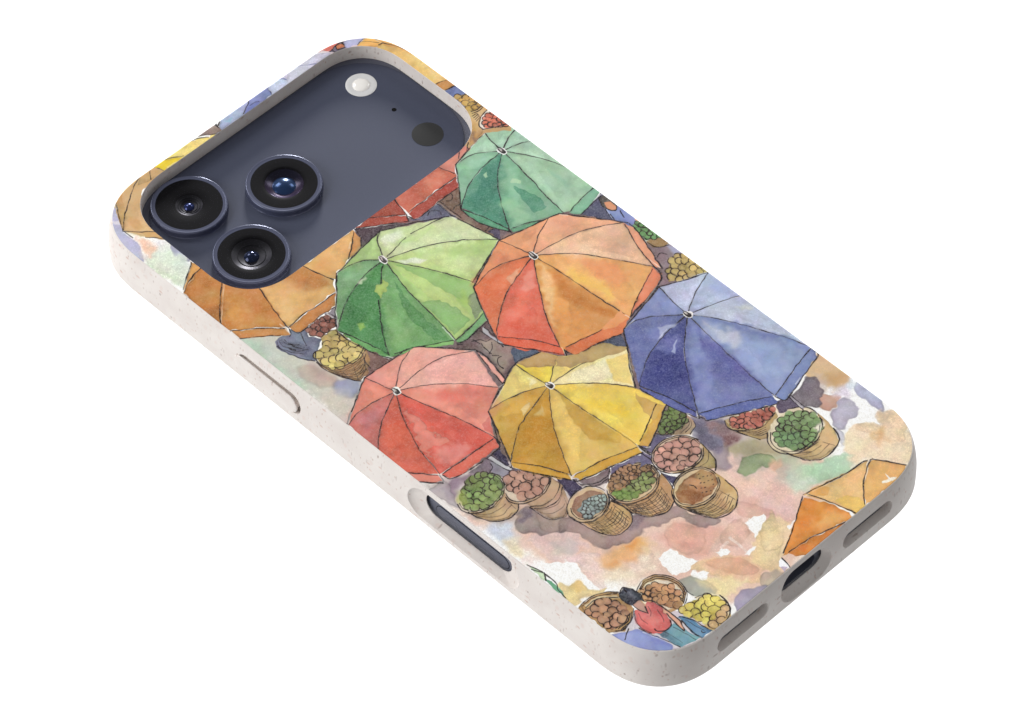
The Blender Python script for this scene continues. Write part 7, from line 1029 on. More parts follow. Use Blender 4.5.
('i',(42,36,38),[(-20.12,-67.93),(-18.85,-68.23),(-17.63,-68.96)],0.158,0.95),
('i',(42,36,38),[(-16.52,-70.55),(-16.67,-72.58),(-17.89,-74.27),(-19.84,-75.21)],0.228,0.95),
('i',(42,36,38),[(-16.48,-71.08),(-16.98,-73.25)],0.176,0.95),
('w',(142,152,208),[(-36.08,-63.23),(-33.98,-64.23),(-31.87,-65.6),(-30.78,-69.09),(-30.28,-72.21),(-31.13,-73.03),(-36.42,-67.75)],0.08,0.15,1.0,0.12,0.1,0),
('i',(42,36,38),[(-33.13,-64.35),(-34.39,-65.01),(-35.31,-65.53)],0.176,0.95),
('w',(112,122,190),[(-31.79,-68.56),(-30.45,-71.8),(-30.99,-72.7),(-32.86,-70.35)],0.6,0,0.5,0.55,0.08000000000000002,1),
('i',(246,244,238),[(-31.83,-66.7),(-31.02,-69.33),(-30.21,-71.57),(-29.97,-72.85)],0.23,0.48),
('i',(42,36,38),[(-31.75,-65.49),(-31.04,-68.59),(-30.09,-71.45),(-29.57,-73.4)],0.194,0.95),
('w',(112,162,176),[(-30.29,-68.62),(-28.4,-69.07),(-26.77,-69.01),(-26.28,-71.19),(-25.63,-74.71),(-29.28,-73.69),(-29.97,-71.33)],0.08,0.15,1.0,0.12,0.14,0),
('w',(86,96,110),[(-30.0,-67.96),(-28.4,-69.07),(-28.99,-70.4),(-29.96,-69.43)],0.5,0,0.7,0.55,0.08000000000000002,1),
('w',(94,138,172),[(-25.21,-68.65),(-23.98,-70.12),(-23.61,-72.41),(-22.96,-74.98),(-25.75,-74.83),(-25.75,-72.19)],0.08,0.15,1.0,0.12,0.12,0),
('i',(42,36,38),[(-25.34,-69.72),(-25.63,-72.07),(-25.63,-74.71)],0.198,0.95),
('i',(42,36,38),[(-24.95,-68.77),(-23.77,-71.05),(-23.47,-73.03)],0.176,0.95),
('i',(42,36,38),[(-24.43,-73.75),(-24.58,-74.08),(-24.07,-74.35)],0.176,0.95),
('i',(42,36,38),[(-23.47,-73.03),(-23.15,-74.79)],0.194,0.95),
('w',(232,170,140),[(-26.29,-63.23),(-25.52,-64.0),(-25.32,-66.85),(-25.74,-70.29),(-26.62,-71.33),(-26.56,-69.95),(-26.3,-67.8)],0.08,0.12,1.0,0.12,0.07,0),
('i',(42,36,38),[(-25.98,-63.3),(-25.6,-65.61),(-25.42,-67.71),(-25.59,-69.96)],0.176,0.95),
('i',(42,36,38),[(-26.08,-66.82),(-26.51,-69.52),(-26.56,-71.38),(-25.69,-69.86)],0.182,0.95),
('w',(228,108,104),[(-29.49,-62.21),(-28.82,-62.64),(-28.42,-63.77),(-26.55,-62.34),(-25.78,-63.5),(-26.09,-66.08),(-26.57,-68.25),(-27.65,-69.1),(-29.9,-69.01),(-31.33,-67.35),(-31.39,-65.13)],0.08,0.2,1.0,0.12,0.12,0),
('w',(240,150,140),[(-27.68,-63.05),(-26.76,-64.45),(-28.2,-67.35),(-29.84,-66.67)],0.8,0,0.5,0.55,0.08000000000000002,1),
('i',(42,36,38),[(-29.61,-62.33),(-30.8,-63.8),(-31.44,-65.56),(-31.01,-67.8)],0.182,0.95),
('i',(42,36,38),[(-26.67,-68.16),(-27.43,-69.08),(-28.84,-69.11),(-29.92,-68.27),(-29.95,-67.53)],0.228,0.95),
('i',(42,36,38),[(-27.29,-63.44),(-27.64,-64.54),(-28.47,-65.15)],0.106,0.6),
('i',(42,36,38),[(-26.62,-65.07),(-27.02,-66.6),(-27.81,-67.74)],0.106,0.6),
('i',(42,36,38),[(-29.44,-63.23),(-30.03,-64.57),(-29.99,-66.05)],0.106,0.5),
('i',(42,36,38),[(-29.15,-69.04),(-28.71,-71.63),(-28.67,-73.11)],0.106,0.6),
('i',(42,36,38),[(-27.39,-69.6),(-26.82,-72.08),(-26.64,-74.17)],0.106,0.6),
('i',(42,36,38),[(-24.74,-70.08),(-24.44,-72.06),(-24.02,-73.92)],0.106,0.6),
('w',(196,84,84),[(-29.87,-63.28),(-30.81,-65.71),(-30.43,-68.0),(-31.08,-67.11),(-31.14,-64.89)],0.4,0,0.6,0.55,0.08000000000000002,1),
('w',(84,130,146),[(-29.13,-69.78),(-28.81,-72.49),(-29.16,-73.57),(-29.77,-71.53)],0.4,0,0.6,0.55,0.08000000000000002,1),
('i',(42,36,38),[(-35.62,-55.13),(-35.67,-55.95)],0.106,0.7),
('i',(42,36,38),[(-19.72,-64.69),(-19.64,-65.26)],0.106,0.7),
('i',(42,36,38),[(-35.89,-55.73),(-35.94,-56.55)],0.106,0.7),
('i',(42,36,38),[(-20.13,-64.97),(-20.05,-65.58)],0.106,0.7),
('i',(42,36,38),[(-36.15,-56.34),(-36.2,-57.16)],0.106,0.7),
('i',(42,36,38),[(-20.53,-65.25),(-20.46,-65.9)],0.106,0.7),
('i',(42,36,38),[(-36.41,-56.95),(-36.46,-57.76)],0.106,0.7),
('i',(42,36,38),[(-20.94,-65.52),(-20.87,-66.22)],0.106,0.7),
('i',(42,36,38),[(-36.67,-57.55),(-36.72,-58.37)],0.106,0.7),
('i',(42,36,38),[(-21.34,-65.8),(-21.28,-66.54)],0.106,0.7),
('i',(42,36,38),[(-36.94,-58.15),(-36.99,-58.97)],0.106,0.7),
('i',(42,36,38),[(-21.75,-66.07),(-21.69,-66.85)],0.106,0.7),
('i',(42,36,38),[(-37.2,-58.76),(-37.25,-59.57)],0.106,0.7),
('i',(42,36,38),[(-22.15,-66.35),(-22.1,-67.17)],0.106,0.7),
('i',(42,36,38),[(-25.41,-59.5),(-25.17,-60.23)],0.106,0.95),
('i',(42,36,38),[(-26.58,-61.98),(-25.66,-63.38),(-25.55,-65.18)],0.176,0.95),
('w',(202,156,136),[(-28.93,-60.83),(-27.52,-61.37),(-27.29,-62.48),(-28.22,-63.96),(-29.09,-62.13)],0.08,0.15,1.0,0.12,0.07,0),
('i',(42,36,38),[(-28.96,-61.05),(-28.94,-62.37),(-28.27,-64.39)],0.182,0.95),
('i',(42,36,38),[(-28.27,-64.39),(-27.68,-63.05)],0.194,0.95),
('w',(72,74,86),[(-28.74,-57.88),(-27.23,-57.45),(-26.41,-58.75),(-26.37,-60.25),(-26.89,-61.9),(-27.91,-61.37),(-29.3,-61.19),(-29.56,-59.73),(-29.4,-58.68)],0.08,0.25,1.0,0.12,0.18,0),
('w',(110,112,124),[(-27.62,-58.02),(-26.78,-59.11),(-27.37,-60.46),(-28.34,-59.49)],0.3,0,0.5,0.55,0.08000000000000002,1),
('i',(42,36,38),[(-28.78,-57.85),(-27.23,-57.45),(-26.29,-60.17),(-26.9,-61.99)],0.176,0.95),
('i',(42,36,38),[(-27.6,-57.81),(-27.68,-58.46)],0.228,0.95),
('w',(204,160,98),[(-30.24,74.04),(-27.97,75.23),(-23.12,76.35),(-16.71,76.45),(-16.73,74.47),(-23.11,72.85),(-26.28,71.06),(-28.0,69.33),(-31.34,66.77),(-33.54,67.02),(-33.68,67.65)],0.08,0.18,1.0,0.12,0.12,0),
('w',(220,176,120),[(-28.78,71.58),(-24.31,73.06),(-28.57,67.93),(-28.92,62.89),(-29.3,59.38),(-31.9,63.43),(-33.73,67.2)],0.3,0.18,1.0,0.12,0.1,0),
('w',(190,132,66),[(-28.53,73.81),(-24.77,74.51),(-27.53,71.82),(-30.35,70.21)],0.7,0,0.5,0.55,0.08000000000000002,1),
('w',(196,140,74),[(-30.4,69.76),(-28.51,70.33),(-30.09,67.0),(-30.57,64.54),(-31.52,66.96)],0.5,0,0.5,0.55,0.08000000000000002,1),
('w',(216,166,104),[(-31.35,64.83),(-29.27,62.5),(-29.3,59.38),(-31.84,63.12)],0.08,0.1,1.0,0.12,0.07,0),
('i',(42,36,38),[(-29.85,73.89),(-31.97,70.34),(-33.82,67.3)],0.167,0.95),
('i',(42,36,38),[(-23.27,75.01),(-26.87,73.14),(-30.77,70.13),(-33.53,67.5)],0.167,0.95),
('i',(42,36,38),[(-33.82,67.3),(-32.19,65.43),(-29.63,62.87)],0.167,0.95),
('i',(42,36,38),[(-31.84,63.12),(-30.35,61.3),(-29.37,59.69)],0.15,0.95),
('i',(42,36,38),[(-33.73,67.2),(-33.6,64.64)],0.176,0.95),
('i',(246,244,238),[(-30.15,73.94),(-30.95,72.27)],0.29,0.42),
('i',(246,244,238),[(-33.91,67.0),(-33.9,64.69),(-33.74,63.32)],0.2,0.48),
('w',(196,152,100),[(34.69,50.89),(36.08,50.96),(36.92,49.39),(37.13,42.62),(37.16,35.71),(35.55,34.08),(31.48,37.42),(26.79,36.38),(26.84,37.76),(32.53,41.42),(33.77,46.71)],0.08,0,1.0,0.12,0.07,0),
('w',(176,176,200),[(-10.27,72.47),(-6.6,76.89),(-0.93,76.05),(11.91,76.3),(21.58,76.51),(20.2,72.69),(15.13,71.03),(1.02,72.32)],0.08,0,1.0,0.12,0.07,0),
('w',(232,210,120),[(-18.91,75.86),(-9.55,76.06),(-2.92,75.52),(-6.06,72.08),(-18.72,72.17)],0.08,0,1.0,0.12,0.07,0),
('w',(206,164,108),[(-28.39,73.88),(-22.79,76.24),(-17.65,76.1),(-17.16,73.11),(-20.72,72.68),(-24.69,72.17),(-29.44,68.03),(-30.9,69.5)],0.08,0,1.0,0.12,0.07,0),
('w',(206,190,190),[(13.38,72.75),(16.38,75.96),(24.32,75.84),(28.56,75.27),(30.97,73.91),(33.69,71.72),(36.55,68.34),(33.47,65.13),(29.87,70.04),(25.51,72.04)],0.08,0,1.0,0.12,0.07,0),
('w',(226,176,96),[(34.48,69.76),(37.07,66.65),(37.73,62.32),(37.13,52.52),(34.21,50.28),(33.62,56.54),(33.29,63.11),(31.66,66.81)],0.08,0,1.0,0.12,0.07,0),
('w',(206,164,108),[(-21.63,75.58),(-18.36,75.31),(-18.29,73.24),(-21.7,73.15),(-24.3,73.77)],0.08,0.18,1.0,0.12,0.1,0),
('i',(42,36,38),[(-19.55,75.74),(-20.52,74.47),(-21.35,73.31)],0.158,0.95),
('i',(42,36,38),[(-22.01,75.46),(-25.74,73.72),(-30.62,70.2)],0.158,0.95),
('i',(42,36,38),[(-18.63,75.48),(-18.19,73.34)],0.176,0.95),
('w',(242,208,44),[(-18.64,75.19),(-16.72,75.37),(-12.93,73.5),(-18.15,73.2)],0.08,0.1,1.0,0.12,0.07,0),
('w',(240,216,118),[(-16.72,75.37),(-8.75,75.77),(-6.01,73.54),(-6.73,72.74),(-13.03,73.39)],0.08,0.1,1.0,0.12,0.12,0),
('i',(42,36,38),[(-16.85,75.5),(-15.01,74.72),(-12.98,73.45)],0.158,0.95),
('w',(248,246,236),[(-9.51,75.52),(-8.32,75.85),(-5.54,73.82),(-6.13,73.25),(-8.01,74.62)],0.08,0.05,1.0,0.12,0.07,0),
('i',(42,36,38),[(-10.15,75.4),(-8.38,75.0),(-6.3,73.57)],0.15,0.95),
('w',(142,122,112),[(-7.87,75.11),(-6.71,75.98),(-1.61,75.71),(-3.18,73.21),(-5.45,73.46)],0.08,0.18,1.0,0.12,0.12,0),
('i',(42,36,38),[(-7.32,75.32),(-6.01,74.02),(-4.65,73.16)],0.176,0.95),
('w',(222,222,220),[(-3.54,75.35),(-1.3,75.66),(-3.19,73.98)],0.08,0,1.0,0.12,0.07,0),
('i',(42,36,38),[(-3.21,75.53),(-3.28,74.08)],0.194,0.95),
('i',(42,36,38),[(-2.78,75.6),(-3.17,74.47),(-1.64,75.48)],0.176,0.95),
('w',(162,174,206),[(-3.19,73.98),(-1.39,75.49),(5.54,75.47),(5.57,74.92),(2.27,73.11),(-3.27,73.31)],0.08,0.18,1.0,0.12,0.12,0),
('w',(124,176,190),[(-0.8,74.64),(0.38,73.98),(-0.78,73.1)],0.4,0,0.6,0.55,0.08000000000000002,1),
('w',(130,142,192),[(5.49,75.42),(10.93,75.64),(9.9,73.16),(2.37,73.01)],0.08,0.18,1.0,0.12,0.12,0),
('w',(98,108,172),[(3.29,73.62),(6.7,73.8),(6.82,73.16),(2.99,72.9)],0.4,0,0.7,0.55,0.08000000000000002,1),
('i',(42,36,38),[(5.79,75.47),(4.8,74.67),(2.52,73.37)],0.176,0.95),
('i',(42,36,38),[(4.83,74.12),(6.2,74.04),(6.88,73.61)],0.141,0.5),
('i',(42,36,38),[(10.89,75.52),(9.84,73.22)],0.176,0.95),
('w',(194,204,226),[(10.85,75.56),(13.78,75.58),(14.89,73.07),(9.85,73.11)],0.08,0.18,1.0,0.12,0.1,0),
('w',(198,192,212),[(13.64,75.62),(19.39,75.57),(20.32,73.6),(17.0,73.03),(14.68,73.03)],0.08,0.18,1.0,0.12,0.08,0),
('i',(70,84,160),[(13.51,75.48),(14.42,74.32),(14.8,73.16)],0.176,0.95),
('i',(42,36,38),[(16.61,75.49),(18.63,74.77)],0.176,0.95),
('w',(196,196,212),[(15.63,75.16),(23.5,75.36),(25.45,73.15),(14.88,72.8),(13.88,73.29)],0.08,0.18,1.0,0.12,0.08,0),
('i',(84,96,140),[(16.88,75.72),(19.02,74.88),(21.4,73.13)],0.158,0.95),
('w',(216,112,98),[(23.03,75.45),(26.72,75.27),(29.59,73.82),(28.68,73.84),(25.46,73.55),(24.77,74.76)],0.08,0.18,1.0,0.12,0.1,0),
('i',(246,244,238),[(23.24,75.09),(25.83,73.55)],0.2,0.42),
('w',(120,110,130),[(25.29,73.56),(29.07,74.24),(28.64,72.05),(26.14,72.71)],0.08,0.18,1.0,0.12,0.1,0),
('w',(204,116,72),[(27.07,73.88),(28.78,73.74),(28.71,72.5),(26.86,72.89)],0.08,0.2,1.0,0.12,0.07,0),
('i',(42,36,38),[(25.51,73.6),(28.18,74.08),(29.32,73.73)],0.194,0.95),
('i',(42,36,38),[(27.16,73.79),(26.94,72.97),(28.49,72.46),(28.72,73.8)],0.176,0.95),
('i',(42,36,38),[(26.08,73.82),(26.02,72.58)],0.182,0.95),
('w',(170,170,206),[(29.16,74.15),(33.1,71.68),(30.67,71.07),(28.33,72.1)],0.08,0.18,1.0,0.12,0.08,0),
('w',(238,176,88),[(30.22,70.99),(33.12,71.5),(34.96,69.93),(36.34,67.5),(34.91,63.7),(33.16,68.06)],0.08,0.18,1.0,0.12,0.1,0),
('i',(42,36,38),[(30.57,71.16),(32.04,71.53),(33.09,71.27)],0.194,0.95),
('i',(42,36,38),[(31.27,71.51),(32.54,70.51),(33.8,68.73)],0.132,0.6),
('i',(246,244,238),[(33.97,69.87),(34.37,68.16)],0.29,0.42),
('i',(42,36,38),[(34.02,69.92),(34.37,68.94),(34.37,68.16),(33.42,68.32)],0.182,0.95),
('i',(42,36,38),[(34.37,68.94),(34.49,67.51)],0.176,0.95),
('w',(238,172,92),[(34.22,69.49),(34.86,69.38),(36.81,66.38),(37.28,62.24),(36.82,52.57),(34.86,52.47),(36.51,61.45),(33.95,67.66)],0.08,0.1,1.0,0.12,0.1,0),
('w',(232,186,104),[(33.57,68.04),(35.52,65.05),(36.38,61.31),(36.12,52.24),(33.72,52.83),(33.78,60.54),(32.3,66.7)],0.08,0.05,1.0,0.12,0.1,0),
('i',(42,36,38),[(34.34,68.06),(35.78,65.31),(36.58,61.9),(36.5,59.9)],0.158,0.95),
('w',(240,206,140),[(35.57,62.39),(35.98,57.82),(35.75,53.38),(34.9,57.86)],0.6,0,0.5,0.55,0.08000000000000002,1),
('w',(206,142,76),[(33.77,52.88),(36.43,52.29),(36.45,50.1),(34.06,50.43)],0.08,0.12,1.0,0.12,0.07,0),
('i',(42,36,38),[(34.02,52.94),(35.11,52.73),(36.44,52.18)],0.158,0.95),
('w',(116,126,176),[(33.27,50.45),(36.5,50.15),(36.45,46.5),(33.79,44.54),(33.05,46.82)],0.08,0.1,1.0,0.12,0.14,0),
('i',(42,36,38),[(34.07,50.52),(36.4,50.05)],0.194,0.95),
('w',(206,160,104),[(33.43,43.41),(36.73,43.02),(36.67,40.54),(33.86,40.1),(32.02,37.97),(29.62,37.13),(27.15,36.74),(31.91,41.32)],0.08,0.18,1.0,0.12,0.14,0),
('f',(213,163,84),[(34.31,47.8),(35.7,47.33),(36.81,46.59),(36.69,42.7),(33.74,42.92),(33.85,45.18)],0.88,0.75,0.1,(172,129,60)),
('i',(42,36,38),[(33.74,42.92),(34.99,42.59),(36.6,42.61)],0.158,0.95),
('i',(42,36,38),[(33.52,42.43),(35.07,42.14),(36.55,42.3)],0.132,0.95),
('i',(42,36,38),[(33.07,41.97),(34.05,41.9),(34.22,41.54)],0.141,0.95),
('i',(42,36,38),[(32.97,41.49),(33.93,41.51),(34.15,41.25)],0.141,0.95),
('i',(42,36,38),[(32.87,41.01),(33.81,41.12),(34.08,40.96)],0.141,0.95),
('i',(42,36,38),[(32.76,40.54),(33.69,40.73),(34.0,40.67)],0.141,0.95),
('w',(196,140,70),[(31.99,40.87),(31.54,38.81),(29.45,38.02)],0.5,0,0.6,0.55,0.08000000000000002,1),
('w',(120,96,84),[(29.41,38.78),(30.29,38.61),(29.62,37.13),(28.12,37.2)],0.4,0,0.6,0.55,0.08000000000000002,1),
('w',(236,220,206),[(36.63,41.31),(33.77,40.54),(32.21,39.22),(32.05,37.86),(36.63,35.71),(37.02,39.83)],0.08,0.15,1.0,0.12,0.07,0),
('f',(228,119,93),[(33.45,39.42),(35.6,40.53),(36.93,39.74),(36.72,35.8),(33.17,37.53),(32.69,38.38)],0.8,0.9,0.1,(185,91,68)),
('i',(42,36,38),[(36.59,41.27),(33.77,40.54),(32.29,39.31),(32.11,38.06)],0.182,0.95),
('i',(42,36,38),[(32.11,38.06),(34.14,36.92),(36.55,35.89)],0.198,0.95),
('i',(42,36,38),[(27.72,37.59),(26.88,37.0),(26.04,36.41)],0.176,0.95)]


# ---------------------------------------------------------------- watercolour painter
STEP = 0.08                       # mm between print samples
PX0, PX1, PY0, PY1 = -37.6, 37.6, -76.6, 76.6
GW = int(round((PX1 - PX0) / STEP)) + 1
GH = int(round((PY1 - PY0) / STEP)) + 1

def noise_field(rng, size_mm, rough=1.0):
    """smooth random field, unit variance, features about size_mm across"""
    fy = np.fft.fftfreq(GH, STEP)[:, None]
    fx = np.fft.rfftfreq(GW, STEP)[None, :]
    fr_ = np.sqrt(fx * fx + fy * fy) * size_mm
    amp = np.exp(-fr_ ** 2 * 1.2) if rough == 0 else 1.0 / (1.0 + fr_ ** 2) ** (0.75 + 0.5 * rough)
    sp = (rng.normal(size=(GH, GW // 2 + 1)) + 1j * rng.normal(size=(GH, GW // 2 + 1))) * amp
    sp[0, 0] = 0
    f = np.fft.irfft2(sp, s=(GH, GW))
    return (f / f.std()).astype(np.float32)

def spline(p, n=5):
    p = np.asarray(p, float)
    if len(p) < 3:
        return p
    q = np.vstack([2 * p[0] - p[1], p, 2 * p[-1] - p[-2]])
    out = []
    for k in range(1, len(q) - 2):
        a, b, c, d = q[k - 1], q[k], q[k + 1], q[k + 2]
        for s in np.arange(n) / n:
            out.append(.5 * (2 * b + (c - a) * s + (2 * a - 5 * b + 4 * c - d) * s * s + (3 * b - a - 3 * c + d) * s ** 3))
    out.append(p[-1])
    return np.array(out)

def smooth_closed(p, n=4):
    p = np.asarray(p, float); m = len(p); out = []
    for k in range(m):
        a, b, c, d = p[k - 1], p[k], p[(k + 1) % m], p[(k + 2) % m]
        for s in np.arange(n) / n:
            out.append(.5 * (2 * b + (c - a) * s + (2 * a - 5 * b + 4 * c - d) * s * s + (3 * b - a - 3 * c + d) * s ** 3))
    return np.array(out)

class Painter:
    def __init__(self, seed=7):
        rng = self.rng = np.random.default_rng(seed)
        self.img = np.empty((GH, GW, 3), np.float32)
        self.img[:] = np.array((248, 246, 241), np.float32) / 255
        self.low = noise_field(rng, 6.0, 1.6); self.mid = noise_field(rng, 2.2, 1.1); self.fine = noise_field(rng, .45, .6)
        self.tint = [noise_field(rng, 4.0, 1.2) for _ in range(3)]
        self.wx = noise_field(rng, 1.6, 0); self.wy = noise_field(rng, 1.6, 0)
        self.vx = noise_field(rng, 5.0, 0); self.vy = noise_field(rng, 5.0, 0)
        self.hand = noise_field(rng, 2.5, 0)
        self.grain = rng.normal(size=(GH, GW)).astype(np.float32)

    def window(self, p, pad):
        x0, y0 = p.min(0) - pad; x1, y1 = p.max(0) + pad
        c0 = max(0, int((x0 - PX0) / STEP)); c1 = min(GW, int((x1 - PX0) / STEP) + 2)
        r0 = max(0, int((y0 - PY0) / STEP)); r1 = min(GH, int((y1 - PY0) / STEP) + 2)
        if c1 <= c0 or r1 <= r0:
            return None
        X, Y = np.meshgrid(PX0 + STEP * np.arange(c0, c1), PY0 + STEP * np.arange(r0, r1))
        return (slice(r0, r1), slice(c0, c1)), X.astype(np.float32), Y.astype(np.float32)

    @staticmethod
    def seg_dist2(X, Y, a, b):
        dx, dy = b - a; L = dx * dx + dy * dy + 1e-12
        t = np.clip(((X - a[0]) * dx + (Y - a[1]) * dy) / L, 0, 1)
        return (X - a[0] - t * dx) ** 2 + (Y - a[1] - t * dy) ** 2

    def sdf(self, X, Y, p):
        d = np.full(X.shape, 1e9, np.float32); ins = np.zeros(X.shape, bool)
        for k in range(len(p)):
            a, b = p[k - 1], p[k]
            np.minimum(d, self.seg_dist2(X, Y, a, b), out=d)
            if a[1] != b[1]:
                ins ^= ((a[1] > Y) != (b[1] > Y)) & (X < (b[0] - a[0]) * (Y - a[1]) / (b[1] - a[1]) + a[0])
        d = np.sqrt(d)
        return np.where(ins, d, -d)

    def wash(self, col, pts, soft, edge, a, wob, var, kind):
        if a <= 0:
            return
        p = smooth_closed(pts) if kind else np.asarray(pts, float)
        win = self.window(p, soft * 2 + wob * 3 + .2)
        if win is None:
            return
        S, X, Y = win
        v = .5 * wob * (kind == 1); u = wob * (.45 if kind else 1.)
        sd = self.sdf(X + u * self.wx[S] + v * self.vx[S], Y + u * self.wy[S] + v * self.vy[S], p)
        if kind:
            sd = sd + .16 * min(soft, 1.) * (.5 * self.low[S] + .6 * self.mid[S])
        s = np.clip((sd + soft) / (2 * soft), 0, 1); cov = s * s * (3 - 2 * s) * a
        tone = 1 + var * (.34 * self.low[S] + .22 * self.mid[S] + .14 * self.fine[S])
        if edge:
            inn = np.maximum(sd, 0)
            tone *= 1 - edge * np.exp(-inn / .22) * np.clip(.6 + .5 * self.hand[S], 0, 1.3) - .3 * edge * np.exp(-inn / .9)
        c = np.array(col, np.float32) / 255
        for ch in range(3):
            lay = np.where(tone < 1, c[ch] * (1 - (1 - tone) * 1.0), np.minimum(1 - (1 - c[ch]) * (2 - tone), .99))
            lay = lay * (1 + .12 * var * self.tint[ch][S])
            self.img[S + (ch,)] += (np.clip(lay, 0, .985) - self.img[S + (ch,)]) * cov

    def ink(self, col, pts, wd, a, raw=False):
        p = np.asarray(pts, float) if raw else spline(pts)
        win = self.window(p, wd + .35)
        if win is None:
            return
        S, X, Y = win
        X = X + .04 * self.wx[S]; Y = Y + .04 * self.wy[S]
        d = np.full(X.shape, 1e9, np.float32)
        for k in range(len(p) - 1):
            np.minimum(d, self.seg_dist2(X, Y, p[k], p[k + 1]), out=d)
        d = np.sqrt(d)
        half = wd * .5 * np.clip(1 + .24 * self.hand[S], .45, 1.6)
        cov = np.clip((half + .07 - d) / .12, 0, 1) * a * np.clip(1.05 + .25 * self.mid[S] + .1 * self.fine[S], .25, 1)
        c = np.array(col, np.float32) / 255
        self.img[S] += (c - self.img[S]) * cov[..., None]

    def fruit(self, col, pts, r, ia, var, base):
        self.wash(base, pts, .12, .15, 1, .12, var, 0)
        p = smooth_closed(pts); lo, hi = p.min(0), p.max(0); rng = self.rng
        kept = []
        area = (hi - lo).prod()
        for _ in range(int(60 * area / (r * r)) + 40):
            q = lo + (hi - lo) * rng.random(2)
            rr = r * rng.uniform(.72, 1.0)
            if any((q[0] - k[0]) ** 2 + (q[1] - k[1]) ** 2 < (.66 * (rr + k[2])) ** 2 for k in kept):
                continue
            if self.sdf(np.array([[q[0]]], np.float32), np.array([[q[1]]], np.float32), p)[0, 0] < rr * .35:
                continue
            kept.append((q[0], q[1], rr))
        kept.sort(key=lambda k: -k[1] + .3 * k[0])
        for x, y, rr in kept:
            th = np.linspace(0, 2 * np.pi, 12, endpoint=False)
            e = rng.uniform(.82, 1.0); ph = rng.uniform(0, np.pi)
            ux, uy = rr * np.cos(th), rr * e * np.sin(th)
            ring = np.stack([x + ux * np.cos(ph) - uy * np.sin(ph), y + ux * np.sin(ph) + uy * np.cos(ph)], 1)
            k = rng.normal(0, 1)
            c = tuple(float(np.clip(v * (1 + var * .6 * k) + 8 * rng.normal() * var, 10, 245)) for v in col)
            self.wash(c, ring, .09, .22, .85, .05, var, 1)
            g0 = int(rng.integers(0, 12)); n = int(rng.integers(7, 12))
            arc = np.array([ring[(g0 + m) % 12] for m in range(n)])
            self.ink((50, 38, 36), arc, .17, min(1, ia * 1.2))

    def run(self, ops):
        for o in ops:
            if o[0] == 'w':
                self.wash(*o[1:])
            elif o[0] == 'i':
                self.ink(*o[1:])
            else:
                self.fruit(*o[1:])
        paper = 1 + .040 * self.fine + .020 * self.grain
        m = self.img.mean(2, keepdims=True)
        g = (m + (self.img - m) * .86) * paper[..., None]
        dark = 1 - g.mean(2)
        g -= (.03 * dark * self.grain + .085 * dark * self.fine)[..., None]      # pigment granulation
        return np.clip(g, .02, .97)


# ---------------------------------------------------------------- helpers
def srgb(r, g, b):
    def f(c):
        c /= 255.0
        return c / 12.92 if c <= .04045 else ((c + .055) / 1.055) ** 2.4
    return (f(r), f(g), f(b), 1.0)

def tag(o, label=None, cat=None, kind=None):
    if label: o['label'] = label
    if cat: o['category'] = cat
    if kind: o['kind'] = kind
    return o

def link(name, me, mat=None, parent=None):
    o = bpy.data.objects.new(name, me)
    COL.objects.link(o)
    if mat is not None and me is not None:
        me.materials.clear(); me.materials.append(mat)
    if parent is not None:
        o.parent = parent
    return o

def empty(name, loc=(0, 0, 0)):
    o = bpy.data.objects.new(name, None)
    o.empty_display_size = .01
    o.location = Vector(loc) * MM
    COL.objects.link(o)
    return o

def smooth(me, deg=32):
    me.polygons.foreach_set('use_smooth', [True] * len(me.polygons))
    me.set_sharp_from_angle(angle=math.radians(deg))

def outline(hx, hy, e, n, k=20, cx=0., cy=0.):
    """rounded rectangle with continuous-curvature corners, counter-clockwise"""
    pts = []
    for (sx, sy, rev) in ((1, 1, 0), (-1, 1, 1), (-1, -1, 0), (1, -1, 1)):
        c = []
        for t in np.linspace(0, math.pi / 2, k):
            c.append((cx + sx * (hx - e + e * math.cos(t) ** (2 / n)), cy + sy * (hy - e + e * math.sin(t) ** (2 / n))))
        pts += c[::-1] if rev else c
    p = np.array(pts)
    keep = [i for i in range(len(p)) if np.hypot(*(p[i] - p[i - 1])) > 1e-4]
    p = p[keep]
    # resample the corners evenly so that offsets stay clean
    return p

def normals2(p):
    d = np.roll(p, -1, 0) - p
    d /= np.linalg.norm(d, axis=1)[:, None]
    n = np.stack([d[:, 1], -d[:, 0]], 1)
    m = n + np.roll(n, 1, 0)
    m /= np.linalg.norm(m, axis=1)[:, None]
    m /= np.clip((m * n).sum(1), .5, 1)[:, None]
    return m

def stadium(hw, hh, k=16):
    """pill of half size hw x hh (long side first axis)"""
    r = min(hw, hh); a = hw - r; pts = []
    for s, t0 in ((1, -math.pi / 2), (-1, math.pi / 2)):
        for t in np.linspace(t0, t0 + math.pi, k):
            pts.append((s * a + r * math.cos(t), r * math.sin(t)))
    return np.array(pts)

def loft(rings, cap0=True, cap1=True):
    """rings: list of (n,3) arrays in mm with the same count"""
    me = bpy.data.meshes.new('loft')
    n = len(rings[0]); V = np.vstack(rings) * MM; F = []
    for r in range(len(rings) - 1):
        for i in range(n):
            j = (i + 1) % n
            F.append((r * n + i, r * n + j, (r + 1) * n + j, (r + 1) * n + i))
    if cap0: F.append(tuple(range(n))[::-1])
    if cap1: F.append(tuple((len(rings) - 1) * n + i for i in range(n)))
    me.from_pydata([tuple(v) for v in V], [], F); me.update()
    bm = bmesh.new(); bm.from_mesh(me)
    bmesh.ops.recalc_face_normals(bm, faces=bm.faces)
    bm.to_mesh(me); bm.free()
    return me

def prof(base, nrm, steps):
    """loft of an outline through (inset, z) steps"""
    return loft([np.column_stack([base - nrm * o, np.full(len(base), z)]) for o, z in steps])

